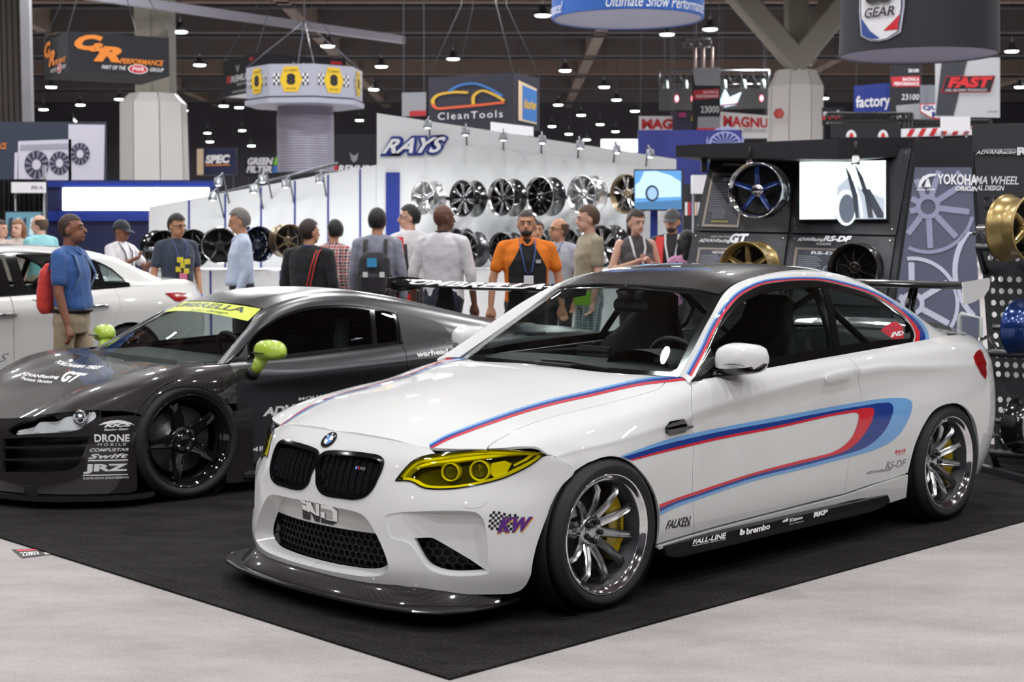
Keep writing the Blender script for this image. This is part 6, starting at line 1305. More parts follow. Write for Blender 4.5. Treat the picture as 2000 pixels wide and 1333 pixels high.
# radiator poster
po = vq(-20, 205, 352, 238, 27); pof = po.board('poster_wall', M('poster_slate', C(58, 64, 84), .7), None, .1, label='dark poster wall printed with white radiators and fans', cat='poster')
PW_, PG_, PD_ = M('print_pale', C(222, 220, 235), .7), M('print_mid', C(150, 148, 170), .7), M('print_dark', C(64, 62, 84), .7)
po.poly('poster_print', [[(34, 352), (140, 352), (140, 272), (36, 276)], [(134, 352), (203, 352), (205, 244), (134, 243)], [(28, 352), (36, 352), (36, 298), (29, 298)]], PW_, pof, .01, True)
for cx, cy, r in ((72, 322, 24), (117, 319, 20), (157, 301, 19)):
    po.poly('poster_print', [circ(cx, cy, r, r*1.15)], PD_, pof, .015, True); po.poly('poster_print', [[(cx+r*.3*cos(a), cy+r*.3*sin(a)), (cx+r*.95*cos(a+.1), cy+r*1.1*sin(a+.1)), (cx+r*.95*cos(a+.3), cy+r*1.1*sin(a+.3))] for a in np.linspace(0, 6.28, 12, endpoint=False)], PG_, pof, .02, True); po.poly('poster_print', [circ(cx, cy, r*.36, r*.42)], PW_, pof, .025, True)
po.poly('poster_print', [[(40, 284+3*i), (134, 281+3*i), (134, 282.4+3*i), (40, 285.4+3*i)] for i in range(4)], PG_, pof, .016, True); po.textpx('poster_lettering', 'ACE', ORG, pof, [(-6, 292), (14, 291), (14, 279), (-6, 280)], .02, shear=.2, bold=.03)
# ---- hanging signs
def hang_box(name, label, u, Y, W1, W2, ang, v_top, v_bot, mat, under=None, th=0):
    """box sign: nearest upright edge at pixel u, depth Y; faces of length W1 (to the left) and W2 (to the right)"""
    c = at_y(u, v_top, Y); zb = at_y(u, v_bot, Y)[2]; dl = np.array([-cos(ang), sin(ang), 0]); dr = np.array([sin(ang), cos(ang), 0]); c0 = np.array([c[0], c[1], 0.])
    dl, dr = np.array([-sin(ang), cos(ang), 0]), np.array([cos(ang), sin(ang), 0])
    P = [c0, c0+dr*W2, c0+dr*W2+dl*W1, c0+dl*W1]; z0, z1 = zb, c[2]
    o = empty(name, label, 'sign', (c[0], c[1], zb)); inv = lambda p, z: (p[0]-c[0], p[1]-c[1], z-zb)
    V = [inv(p, z0) for p in P]+[inv(p, z1) for p in P]; MB().add(V, [(0, 1, 5, 4), (1, 2, 6, 5), (2, 3, 7, 6), (3, 0, 4, 7), (4, 5, 6, 7)]).build('sign_body', mat, o); MB().add([(x, y, z+.01) for x, y, z in V[:4]], [(3, 2, 1, 0)]).build('sign_underside', under or mat, o)
    for p in P: MB().tube([inv(p, z1), inv(p*.4+(P[0]+P[2])/2*.6, z1+1.6), inv((P[0]+P[2])/2, 12.1)], .012, 4).build('sign_cable', STEELB, o)
    r = Quad([inv(P[0], z0), inv(P[1], z0), inv(P[1], z1), inv(P[0], z1)]); l = Quad([inv(P[3], z0), inv(P[0], z0), inv(P[0], z1), inv(P[3], z1)]); return o, l, r
o, l, r = hang_box('hanging_sign', 'black square hanging sign with orange racing lettering beside the column', 132, 30, 2.03, 2.03, radians(30), 61, 139, SIGNK)
for q_, s_ in ((l, 0), (r, 0)):
    q_.text('sign_lettering', 'C', ORG, o, .06, .34, .55, .95, d=.02, shear=.35, bold=.06); q_.text('sign_lettering', '&', ORG, o, .20, .36, .52, .75, d=.03, shear=.3, bold=.03); q_.text('sign_lettering', 'R', ORG, o, .24, .52, .28, .68, d=.025, shear=.35, bold=.06)
    q_.text('sign_lettering', 'PERFORMANCE', ORG, o, .50, .94, .26, .40, d=.02, shear=.3, bold=.03); q_.text('sign_lettering', 'PART OF THE', WHITEP, o, .32, .56, .10, .20, d=.02, shear=.3, bold=.01); q_.text('sign_lettering', 'GROUP', WHITEP, o, .80, .94, .10, .20, d=.02, shear=.3, bold=.01); q_.poly('sign_emblem', [circ(.68, .14, .10, .12)], WHITEP, o, .018); q_.poly('sign_emblem', [circ(.68, .14, .09, .10)], REDS, o, .022); q_.text('sign_lettering', 'PWR', WHITEP, o, .62, .74, .09, .19, d=.026, shear=.2, bold=.02)
o, l, r = hang_box('hanging_sign', 'black hanging sign with a red block beside white exhaust-maker lettering', 500, 40, 2.3, 2.6, radians(32), 104, 178, SIGNK, WHITEP)
for q_ in (l, r):
    q_.text('sign_lettering', 'REMUS', WHITEP, o, .24, .80, .36, .54, d=.02, shear=.2, bold=.04); q_.poly('sign_emblem', [[(.1, .36), (.22, .36), (.25, .56), (.12, .56)]], REDS, o, .02); q_.text('sign_lettering', 'SPORT EXHAUST', WHITEP, o, .42, .9, .24, .31, d=.02); q_.poly('sign_emblem', [[(.42, .66), (.46, .60), (.50, .66), (.53, .86), (.49, .78), (.43, .78), (.39, .86)]], M('sign_pale', C(150, 150, 155), .6), o, .02); q_.text('sign_lettering', 'www.remus.eu', WHITEP, o, .28, .72, .06, .12, d=.02); q_.poly('sign_emblem', [[(.82, .84), (.95, .84), (.95, .92), (.82, .92)]], REDS, o, .02)
o, l, r = hang_box('hanging_sign', 'dark slate hanging sign with a rainbow car outline above white lettering', 1003, 33, 2.15, 1.25, radians(62), 142, 250, M('sign_slate', C(48, 48, 62), .7))
def stroke(q_, pts, w, mat, d=.02):
    P = np.array(curve(pts, False, 6)); t = np.gradient(P, axis=0); t /= np.linalg.norm(t, axis=1)[:, None]; n_ = np.stack([-t[:, 1], t[:, 0]], 1)*w; return [[tuple(P[i]-n_[i]), tuple(P[i+1]-n_[i+1]), tuple(P[i+1]+n_[i+1]), tuple(P[i]+n_[i])] for i in range(len(P)-1)]
l.poly('sign_emblem', stroke(l, [(.06, .50), (.06, .58), (.12, .66), (.30, .70), (.48, .68)], .022, 0), M('sign_yellow', C(225, 180, 60), .6), o, .02)
l.poly('sign_emblem', stroke(l, [(.25, .72), (.38, .82), (.55, .84), (.72, .74), (.88, .58)], .02, 0), M('sign_azure', C(60, 120, 190), .6), o, .022)
l.poly('sign_emblem', stroke(l, [(.06, .50), (.10, .42), (.30, .42), (.60, .44), (.90, .47)], .022, 0), M('sign_coral', C(228, 100, 60), .6), o, .024); l.poly('sign_emblem', stroke(l, [(.54, .46), (.55, .62), (.64, .70), (.78, .62), (.90, .50)], .02, 0), M('sign_yellow'), o, .026)
l.text('sign_lettering', 'CleanTools', WHITEP, o, .12, .88, .20, .33, d=.02, space=1.25); r.poly('sign_emblem', [[(.15, .15), (.85, .12), (.85, .78), (.15, .88)]], M('sign_cream', C(225, 200, 170), .6), o, .02); r.poly('sign_emblem', [[(.30, .18), (.84, .15), (.84, .74), (.30, .80)]], M('sign_azure'), o, .025); r.text('sign_lettering', 'Absorber', M('sign_yellow'), o, .33, .82, .38, .56, d=.03, shear=.2, bold=.03)
# octagonal grey sign with a ribbed drum below
cx = at_y(596, 200, 32)[0]; zt, zb = at_y(596, 126, 31)[2], at_y(596, 188, 31)[2]; o = empty('hanging_sign', 'grey octagonal hanging sign with yellow number eight badges over ribbed drum', 'sign', (cx, 32, zb))
R_ = 1.22; A = [radians(-90-6)+pi/4*(k+.5) for k in range(8)]; zz = zt-zb
MB().prism([(R_*cos(a), R_*sin(a)) for a in A], 0, zz).build('sign_body', M('sign_silver', C(178, 180, 196), .5), o); MB().prism([(R_*1.03*cos(a), R_*1.03*sin(a)) for a in A], -.14, -.04).build('sign_rim', M('sign_silver'), o); MB().prism([(R_*.96*cos(a), R_*.96*sin(a)) for a in A], -.04, 0).build('sign_gap', GREYP, o)
zd = at_y(596, 331, 31.5)[2]-zb; prof = [(.58, -.14)]; k = 0
while prof[-1][1] > zd: z_ = -.32-k*.052; prof += [(.585, z_), (.60, z_-.012), (.60, z_-.034), (.585, z_-.046)]; k += 1
MB().lathe(prof, 40).build('ribbed_drum', M('drum_grey', C(150, 148, 162), .45, .3), o)
YB = M('badge_yellow', C(240, 200, 50), .6)
for k in range(8):
    a0, a1 = A[k], A[(k+1) % 8]; p0, p1 = (R_*cos(a0), R_*sin(a0)), (R_*cos(a1), R_*sin(a1)); q_ = Quad([(*p0, 0), (*p1, 0), (*p1, zz), (*p0, zz)])
    if (a0+a1)/2 % (2*pi) < pi and False: continue
    q_.poly('sign_emblem', [[(.34, .12), (.64, .12), (.74, .5), (.64, .92), (.34, .92), (.24, .5)]], YB, o, .015); q_.text('sign_lettering', '8', BKP, o, .39, .59, .34, .70, d=.02, bold=.08); q_.text('sign_lettering', 'CLASSIC', BKP, o, .34, .64, .76, .84, d=.02); q_.text('sign_lettering', 'MOTORS', BKP, o, .38, .60, .19, .25, d=.02)
    for x0 in (.10, .74):
        for c_, m_ in ((0, BKP), (1, WHITEP)): q_.poly('sign_emblem', [[(x0+.045*i, .34+.09*j), (x0+.045*i+.045, .34+.09*j), (x0+.045*i+.045, .43+.09*j), (x0+.045*i, .43+.09*j)] for i in range(3) for j in range(4) if (i+j) % 2 == c_], m_, o, .012)
for a in A[::2]: MB().tube([(R_*cos(a), R_*sin(a), zz), (0, 0, zz+1.0)], .015, 4).build('sign_cable', STEELB, o)
MB().tube([(0, 0, zz+1.0), (0, 0, 12-zb)], .02, 4).build('sign_cable', STEELB, o)
# round signs
def drum_sign(name, label, u0, u1, v_rim, v_in, Y, hgt, mat, inner, flare=0.):
    c = at_y((u0+u1)/2, v_rim, Y); r = abs(at_y(u1, v_rim, Y)[0]-at_y(u0, v_rim, Y)[0])/2; o = empty(name, label, 'sign', (c[0], Y, c[2])); n = 56
    pr = [(r*(1-flare*sin(pi*t)), hgt*t) for t in np.linspace(0, 1, 9)]; MB().lathe(pr, n).build('sign_skin', mat, o); MB().lathe([(a*.985, b) for a, b in pr], n).build('sign_lining', inner, o); MB().lathe([(r*1.0, 0), (r*.985, -.01), (r*.97, 0)], n).build('sign_rim', mat, o)
    MB().lathe([(r*.98, hgt*.98), (.0001, hgt*.98)], n).build('sign_lid', inner, o)
    for k in range(3): a = 2*pi*k/3+.3; MB().tube([(r*cos(a), r*sin(a), hgt), (0, 0, 12-c[2])], .015, 4).build('sign_cable', STEELB, o)
    return o, r, hgt
o, r, hg = drum_sign('round_hanging_sign', 'blue round hanging sign with white script and white inside', 1078, 1374, 38, 55, 26, 1.5, M('sign_royal', C(36, 92, 176), .6), M('sign_lining', C(225, 226, 240), .7))
def drum_text(o, r, txt, a0, a1, z0, z1, mat, d=.02, **k):
    V, F = text_mesh(txt, **k); st = fit01(V); P = []
    for s, t in st: a = a0+(a1-a0)*s; P.append(((r+d)*sin(a), -(r+d)*cos(a), z0+(z1-z0)*t))
    return link('sign_lettering', mesh('t', P, F), mat, o)
drum_text(o, r, 'Ultimate Show Performance!', -.35, 1.25, .03, .22, WHITEP, shear=.3); drum_text(o, r, 'Ultimate Show Performance!', -2.7, -1.05, .03, .22, WHITEP, shear=.3)
o, r, hg = drum_sign('round_hanging_sign', 'black round hanging sign with a white shield badge near top corner', 1641, 1946, 108, 127, 18, 1.5, M('sign_charcoal', C(44, 44, 52), .7), M('sign_lilac', C(200, 198, 215), .7), .02)
rr_ = .985*r
def drum_poly(pts, mat, d): 
    P = []; F = []
    for p in pts: b = len(P); P += [((r*.985+d)*sin(a), -(r*.985+d)*cos(a), z) for a, z in p]; F.append(tuple(range(b, b+len(p))))
    me = mesh('p', P, F); bm = bmesh.new(); bm.from_mesh(me); bmesh.ops.triangulate(bm, faces=bm.faces); bm.to_mesh(me); bm.free(); return link('sign_emblem', me, mat, o)
ax = -.74; shield = lambda k, k2=1.: [(ax-.30*k, .92), (ax-.31*k, .45), (ax-.27*k, .16+.02*(1-k)*5), (ax-.12*k, .09+.02*(1-k)*5), (ax, .075+.02*(1-k)*5), (ax+.12*k, .09+.02*(1-k)*5), (ax+.27*k, .16+.02*(1-k)*5), (ax+.31*k, .45), (ax+.30*k, .92)]
drum_poly([shield(1)], M('shield_edge', C(205, 205, 225), .5), .03); drum_poly([shield(.92)], M('shield_ink', C(90, 90, 110), .5), .034); drum_poly([shield(.86)], WHITEP, .038)
drum_poly([[(ax-.255, .36), (ax-.235, .17), (ax-.10, .11), (ax+.02, .105), (ax-.12, .2)]], M('shield_blue', C(50, 80, 160), .5), .044); drum_poly([[(ax+.255, .36), (ax+.235, .19), (ax+.06, .19), (ax+.16, .27)]], M('shield_red', C(220, 40, 55), .5), .044)
for tx_, z0_, z1_, a0_, a1_, bo in (('US', .50, .72, -.19, .19, .10), ('GEAR', .35, .46, -.20, .20, .02)): drum_text(o, r*.985, tx_, ax+a0_, ax+a1_, z0_, z1_, M('shield_text', C(52, 48, 52), .5), d=.048, shear=.2, bold=bo)
# ---- banners and far signs at the right
def banner(label, u0, u1, v0, v1, Y, mat, cat='banner', Y1=None, th=.02):
    q_ = vq(u0, u1, v0, v1, Y, Y1); o = q_.board('banner', mat, None, th, label=label, cat=cat)
    a, b = q_.pt(.05, 1), q_.pt(.95, 1)
    for p in (a, b): MB().tube([p, (p[0], p[1], 12.1)], .012, 4).build('banner_cable', STEELB, o)
    return q_, o
SLVB = M('banner_silver', C(196, 198, 204), .6)
q_, o = banner('silver banner with red italic lettering in a black box under round sign', 1827, 1953, (228, 230), (116, 112), 34, SLVB)
q_.poly('banner_print', [[(.0, .02), (.28, .02), (.50, 1), (.10, 1)]], M('banner_slate', C(60, 62, 70), .6), o, .01); q_.poly('banner_print', [[(.08, .42), (.85, .42), (.93, .70), (.16, .70)]], M('fast_red_edge', C(190, 40, 50), .6), o, .015); q_.poly('banner_print', [[(.10, .435), (.845, .435), (.915, .688), (.165, .688)]], BKP, o, .02)
q_.text('banner_lettering', 'FAST', M('fast_red', C(226, 50, 56), .6), o, .18, .88, .50, .68, d=.03, shear=.25, bold=.06); q_.text('banner_lettering', 'FUEL AIR SPARK TECHNOLOGY', WHITEP, o, .15, .80, .44, .48, d=.03, shear=.2); q_.text('banner_lettering', 'COMP', M('banner_slate'), o, .80, .96, .08, .11, d=.02)
q_, o = banner('black and red aisle banner numbered 23100 beside blue sign', 1738, 1797, 240, 128, 36, SIGNK)
q_.poly('banner_print', [[(.08, .63), (1, .63), (1, .82), (.02, .80)]], M('aisle_red', C(180, 40, 50), .6), o, .01); q_.text('banner_lettering', 'RACING &', WHITEP, o, .42, .96, .73, .79, d=.02, bold=.02); q_.text('banner_lettering', 'PERFORMANCE', WHITEP, o, .14, .96, .65, .71, d=.02, bold=.02); q_.text('banner_lettering', '23100', WHITEP, o, .38, .96, .40, .50, d=.02, shear=.1); q_.text('banner_lettering', '20100', WHITEP, o, .6, .95, .88, .94, d=.02, bold=.02); q_.poly('banner_print', [[(.25, .0), (1, .0), (1, .34), (.2, .30)]], M('print_grey', C(150, 152, 158), .7), o, .01)
q_, o = banner('blue banner with white lower-case lettering beside the aisle banner', 1668, 1756, (222, 218), (168, 160), 38, BLUEB); q_.text('banner_lettering', 'factory', WHITEP, o, .04, .80, .08, .62, d=.02, bold=.02)
q_, o = banner('white and red shield banner partly hidden by the silver banner', 1797, 1838, 240, 166, 37, M('qm_grey', C(130, 134, 145), .6)); q_.poly('banner_print', [[(.0, .50), (1, .52), (1, .08), (.5, .12), (.0, .28)]], REDS, o, .01); q_.poly('banner_print', [[(.04, .47), (1, .49), (1, .12), (.5, .15), (.04, .30)]], WHITEP, o, .02); q_.text('banner_lettering', 'QU', BLUEB, o, .1, .85, .32, .46, d=.03, bold=.04); q_.text('banner_lettering', 'M', BLUEB, o, .55, .95, .15, .29, d=.03, bold=.04)
q_, o = banner('white banner with red lettering left of the printed car picture', 1248, 1314, 257, 227, 48, WHITEP); q_.text('banner_lettering', 'MAG', REDS, o, .08, 1.0, .14, .82, d=.02, bold=.05)
q_, o = banner('wide white banner with red lettering beside the clad column', 1405, 1500, (272, 270), (218, 226), 48, WHITEP); q_.text('banner_lettering', 'MAGNU', REDS, o, .08, 1.0, .45, .88, d=.02, bold=.04); q_.text('banner_lettering', 'SUPERCHARGERS', M('print_grey'), o, .4, 1.2, .24, .40, d=.02)
q_, o = banner('dark banner with a red and yellow racing car picture', 1313, 1372, 258, 218, 47.5, M('print_dark2', C(70, 62, 80), .7)); q_.poly('banner_print', [[(.1, .2), (.6, .15), (.9, .4), (.6, .7), (.2, .6)]], M('print_dark'), o, .01); q_.poly('banner_print', [[(.62, .55), (.78, .5), (.82, .85), (.66, .9)]], YB, o, .02); q_.poly('banner_print', [[(.78, .2), (.98, .2), (.98, .5), (.8, .5)]], REDS, o, .02); q_.poly('banner_print', [[(.2, .75), (.45, .7), (.45, .95), (.22, .95)]], M('print_pink', C(190, 70, 130), .7), o, .02)
q_, o = banner('long black aisle banner with red band hanging before the grey video wall', 1352, 1407, 262, (133, 131), 46, SIGNK)
q_.poly('banner_print', [[(.0, 1), (1, 1), (1, .72), (.1, .74)]], M('print_grey'), o, .01); q_.poly('banner_print', [[(.06, .52), (.95, .54), (.95, .68), (.04, .66)]], M('aisle_red'), o, .012); q_.text('banner_lettering', 'PERFORMANCE', WHITEP, o, .14, .93, .545, .59, d=.02); q_.text('banner_lettering', 'RACING &', WHITEP, o, .4, .93, .61, .65, d=.02); q_.text('banner_lettering', '23000', WHITEP, o, .3, .95, .32, .42, d=.02); q_.poly('banner_print', [[(.18, .08), (1, .08), (1, .26), (.2, .26)]], M('print_grey'), o, .012); q_.poly('banner_print', [[(.16, 0), (1, 0), (1, .09), (.16, .09)]], REDS, o, .014)
q_, o = banner('wide grey video wall with a white star logo', 1287, 1502, (216, 212), (170, 172), 50, M('video_grey', C(96, 97, 96), .6), 'screen'); q_.poly('screen_logo', [[(.56, .5), (.60, .95), (.64, .55), (.75, .8), (.70, .2), (.60, .1), (.55, .2)]], EM('logo_glow', (.6, .8, 1), 1.5), o, .03); q_.poly('screen_logo', [[(.56, .12), (.72, .22), (.72, .30), (.56, .2)]], REDS, o, .04)
for a in (.16, .31, .93): q_.poly('screen_light', [circ(a, .5, .018, .16)], EM('red_glow', (1, .25, .3), 2.), o, .03); q_.poly('screen_light', [circ(a+.004, .5, .010, .09)], EM('violet_glow', (.6, .55, 1), 3.), o, .04)
# truss rig with hoists over the video wall
tr = empty('lighting_truss', 'grey lighting truss with hanging hoists above the video wall', 'truss', tuple(at_y(1400, 150, 50))); c = np.array(tr.location)
def trs(u0, u1, v0, v1, Y, parent, off):
    q_ = vq(u0, u1, v1, v0, Y); n = max(3, int((u1-u0)/(v1-v0)*1.2)); mb = MB(); L = lambda a, b: tuple(np.array(q_.pt(a, b))-off)
    for b in (0, 1): mb.tube([L(0, b), L(1, b)], .03, 5)
    for i in range(n): mb.tube([L(i/n, 0), L((i+.5)/n, 1), L((i+1)/n, 0)], .02, 4)
    mb.tube([L(0, 0), L(0, 1)], .03, 4).tube([L(1, 0), L(1, 1)], .03, 4); return mb.build('truss_frame', STEELB, parent)
trs(1288, 1502, 138, 165, 50, tr, c); trs(1335, 1388, 76, 92, 49, tr, c)
for u in (1358, 1374, 1391): a, b = at_y(u, 92, 49)-c, at_y(u, 134, 49)-c; MB().tube([tuple(a), tuple(b)], .04, 5).build('hoist_bar', M('hoist_pink', C(190, 170, 165), .5, .3), tr)
MB().tube([tuple(at_y(1360, 76, 49)-c), (at_y(1360, 76, 49)-c)[0:2].tolist()+[12-c[2]]], .02, 4).build('hoist_chain', STEELB, tr)
for i in range(6): a = at_y(1300+i*38, 167, 49.8)-c; MB().lathe([(.0001, .2), (.08, .16), (.11, -.1)], 8).build('stage_lamp', M('stage_lamp', C(140, 150, 150), .4, .5), tr, loc=tuple(a))
t2 = empty('booth_truss', 'black crossed truss rail above the black booth canopy', 'truss', tuple(at_y(1700, 240, 25))); c = np.array(t2.location); 
for f in [trs(1615, 1782, 222, 236, 25, t2, c), trs(1782, 1935, 236, 247, 25, t2, c)]: f.data.materials[0] = MBLK
for u in (1766, 1774, 1781): a, b = at_y(u, 222, 25)-c, at_y(u, 268, 25)-c; MB().tube([tuple(a), tuple(b), (b[0], b[1], -c[2])], .03, 5).build('truss_post', MBLK, t2)
bt_ = vq(1760, 1960, (268, 262), (252, 245), 24); o = bt_.board('barrier_tape', WHITEP, None, .02, label='red and white striped barrier board above the black booth', cat='board'); legs(o, bt_); bt_.poly('tape_stripe', [[(.05+.11*i, .05), (.10+.11*i, .05), (.14+.11*i, .95), (.09+.11*i, .95)] for i in range(6)], REDS, o, .006)
wb = vq(1838, 1895, 256, 228, 23.8); legs(wb.board('display_box', WHITEP, None, .04, label='plain white panel behind the crossed truss rail', cat='panel'), wb)
bb = vq(1625, 1760, 268, 240, 23.5); bbo = bb.board('sign_board', BKP, None, .06, label='dark board with two round white and red lamps above black canopy', cat='sign')
legs(bbo, bb)
for u in (1662, 1724): bb.poly('lamp_arc', [circ(bb.st(u, 268)[0], .0, .075, .5, 14, 0, pi)], WHITEP, bbo, .02); bb.poly('lamp_arc', [circ(bb.st(u, 268)[0], .0, .03, .3, 10, 0, pi)], REDS, bbo, .03)
ms = vq(1606, 1650, 244, 210, 40); mso = ms.board('sign_board', SIGNK, None, .05, label='small dark sign with white script beside the clad column', cat='sign'); legs(mso, ms); ms.text('sign_lettering', 'monlu', WHITEP, mso, .05, .9, .52, .85, bold=.04); ms.poly('sign_band', [[(.0, .30), (.85, .30), (.85, .48), (.0, .48)]], REDS, mso); ms.text('sign_lettering', 'p.o.o.o.o', WHITEP, mso, .2, .9, .06, .22, bold=.03)
# blue booth with printed wheel, white box and small stuff behind the TV
bl = vq(1247, 1400, 560, 254, 30); blo = bl.board('booth_wall', M('booth_indigo', C(38, 46, 120), .6), None, .2, label='indigo blue booth wall with a pale wheel drawing behind the black canopy', cat='booth wall')
bl.poly('wall_print', ring(*bl.st(1416, 276), .24, .09, .86), M('print_lilac', C(150, 156, 200), .6), blo, .01); 
wq = vq(1383, 1449, 284, 254, 29.5); wqo = wq.board('wheel_poster', M('booth_indigo'), None, .05, label='half-round blue poster with pale wheel drawing above black canopy', cat='poster'); legs(wqo, wq); wq.poly('poster_print', ring(.5, .1, .48, .8, .88), M('print_lilac'), wqo, .01); wq.poly('poster_print', [[(.5+.02*cos(a), .1), (.5+.44*cos(a-.06), .1+.72*sin(a-.06)), (.5+.44*cos(a+.06), .1+.72*sin(a+.06))] for a in np.linspace(.2, 2.9, 8)], M('print_lilac'), wqo, .012)
lightpanel = vq(1174, 1250, 297, 272, 34); legs(lightpanel.board('light_panel', M('panel_glow', (.9, .9, .9), .5, emit=(.9, .97, 1), es=1.2), None, .1, label='white lit panel behind the sloping booth wall', cat='panel'), lightpanel)
q_ = vq(958, 1042, (258, 266), (238, 248), 23); legs(q_.board('display_box', WHITEP, None, .3, label='white box on top of the sloping booth wall', cat='box'), q_)
g1 = vq(385, 460, (343, 341), (290, 288), 42); g1o = g1.board('sign_board', NAVY, None, .3, label='navy block sign with white letters beside white column', cat='sign'); legs(g1o, g1); g1.text('sign_lettering', 'SPEC', WHITEP, g1o, .22, .86, .42, .74, d=.03, shear=.15, bold=.06); g1.poly('sign_band', [[(.22, .34), (.86, .34), (.86, .38), (.22, .38)]], ORG, g1o, .02); g1.poly('sign_edge', [[(.0, .02), (.17, .02), (.17, .98), (.0, .98)]], M('sign_cream'), g1o, .03)
g2 = vq(478, 548, 345, 300, 43); g2o = g2.board('sign_board', SIGNK, None, .05, label='dark sign with white stacked letters left of the ribbed drum', cat='sign'); legs(g2o, g2); g2.text('sign_lettering', 'GREEN', WHITEP, g2o, .08, .80, .50, .82, shear=.25, bold=.05, d=.02); g2.text('sign_lettering', 'FILTER', WHITEP, g2o, .04, .76, .16, .46, shear=.25, bold=.05, d=.02); g2.poly('sign_band', [[(.80, .5), (.92, .5), (.96, .85), (.86, .85)]], M('sign_green', C(120, 200, 60), .6), g2o, .02); g2.poly('sign_band', [[(.76, .16), (.92, .16), (.92, .46), (.8, .46)]], M('sign_azure'), g2o, .02)
g3 = vq(650, 737, 342, 262, 41); g3o = g3.board('sign_board', SIGNK, None, .05, label='black sign with a red block and white lettering beside the tall white wall', cat='sign'); legs(g3o, g3); g3.text('sign_lettering', 'REMUS', WHITEP, g3o, .12, .82, .06, .24, shear=.2, bold=.04, d=.02); g3.poly('sign_emblem', [[(.0, .04), (.09, .04), (.12, .24), (.02, .24)]], REDS, g3o, .02); g3.poly('sign_emblem', [[(.42, .36), (.48, .30), (.54, .36), (.58, .56), (.52, .48), (.44, .48), (.38, .56)]], M('sign_pale'), g3o, .02)
gf = vq(785, 832, (228, 226), (181, 180), 38); gfo = gf.board('banner', M('print_grey'), None, .03, label='grey printed banner left of the slate hanging sign', cat='banner'); legs(gfo, gf, True); gf.poly('banner_print', [[(.3, .0), (1, .0), (1, .22), (.34, .22)]], M('aisle_red'), gfo, .01)
# trusses of the left booths
t3 = empty('booth_truss', 'thin grey truss rail behind the white wall with spot lamps', 'truss', tuple(at_y(560, 370, 22))); c = np.array(t3.location)
a, b = at_y(430, 395, 22)-c, at_y(660, 335, 22)-c; MB().tube([tuple(a), tuple(b)], .025, 5).tube([tuple(a+[0, 0, .12]), tuple(b+[0, 0, .12])], .025, 5).build('truss_frame', STEELB, t3); MB().tube([tuple(a), (a[0], a[1], -c[2])], .025, 5).build('truss_post', STEELB, t3); MB().tube([tuple(b), (b[0], b[1], -c[2])], .025, 5).build('truss_post', STEELB, t3)
# merchandise shelf behind cap man
sh = vq(1335, 1375, 520, 360, 22); sho = sh.board('shelf_wall', M('shelf_dark', C(40, 40, 46), .7), None, .2, label='dark shelf wall with small packets behind the man in the cap', cat='shelf')
for i, c_ in enumerate(((230, 230, 235), (205, 60, 60), (80, 100, 180), (230, 200, 180), (210, 215, 220), (240, 240, 240))): sh.poly('packet', [[(.05+.15*i, .62), (.17+.15*i, .62), (.17+.15*i, .78), (.05+.15*i, .78)]], M('packet_%d' % i, C(*c_), .6), sho, .05)
wbx = vq(1353, 1385, 378, 342, 19.5); legs(wbx.board('white_box', WHITEP, None, .2, label='white box standing between the television and the black booth', cat='box'), wbx)
# ---- black wheel-maker booth at the right
yb = Quad(planar([at_y(1300, 800, 13.1), at_y(1706, 858, 11.9), at_y(1785, 296, 12.7), at_y(1396, 306, 13.9)]))
ybo = yb.board('booth_wall', BKP, None, .25, label='black sloping booth wall with bolted panels, wheels and a bright screen', cat='booth wall')
def ypan(px, d=.02): return yb.sub(px, d)
pans = [[(1357, 452), (1541, 456), (1556, 300), (1392, 304)], [(1549, 457), (1751, 461), (1781, 292), (1566, 298)], [(1330, 585), (1522, 592), (1540, 460), (1356, 456)], [(1528, 592), (1730, 600), (1750, 465), (1548, 461)]]
bolt = MB().lathe([(.012, 0), (.012, .006), (.008, .01), (.0001, .01)], 10, 'Z').me('bolt', True); bolt.materials.append(CHR)
for P in pans:
    q_ = ypan(P, .02); o = q_.board('wall_panel', PANK, ybo, .018)
    for a, b in ((.04, .06), (.96, .06), (.96, .94), (.04, .94)):
        bo = link('bolt', bolt, None, o); bo.location = q_.pt(a, b); bo.rotation_euler = Vector(q_.n).to_track_quat('Z', 'Y').to_euler()
cq = [at_y(1320, 284, 13.3), at_y(1638, 271, 12.5), at_y(1790, 268, 12.9)]; zt = [at_y(1320, 284, 13.3)[2], at_y(1638, 271, 12.5)[2], at_y(1790, 268, 12.9)[2]]; dz_ = [.10, .17, .16]
V = []
for p, h_ in zip(cq, dz_): V += [(p[0], p[1], p[2]), (p[0], p[1], p[2]-h_), (p[0]+.5, p[1]+1.2, p[2]-h_), (p[0]+.5, p[1]+1.2, p[2])]
F = [(i*4+k, i*4+(k+1) % 4, (i+1)*4+(k+1) % 4, (i+1)*4+k) for i in range(2) for k in range(4)]+[(0, 1, 2, 3), (8, 9, 10, 11)]
MB().add(V, F).build('canopy', M('canopy_black', C(42, 42, 46), .5), None, label='black canopy beam over the sloping wheel booth wall', cat='canopy')
def canspot(u, v, Y, lbl):
    p = at_y(u, v, Y); o = empty('spot_lamp', lbl, 'lamp', tuple(p)); MB().lathe([(.0001, .05), (.032, .045), (.036, -.03)], 12).build('lamp_shade', CHR, o); MB().lathe([(.034, -.025), (.0001, -.034)], 10).build('lamp_bulb', M('spot_glow'), o); MB().tube([(0, 0, .045), (0, 0, .16)], .012, 6).build('lamp_stem', MBLK, o)
    d = bpy.data.lights.new('spot', 'SPOT'); d.energy = 12; d.spot_size = radians(70); d.spot_blend = .6; d.shadow_soft_size = .03; l = bpy.data.objects.new('spot', d); COL.objects.link(l); l.location = (p[0], p[1], p[2]-.05); l.rotation_euler = (radians(12), 0, 0)
canspot(1464, 324, 12.9, 'small chrome spot lamp above the blue display wheel'); canspot(1671, 315, 12.3, 'small chrome spot lamp above the bright screen')
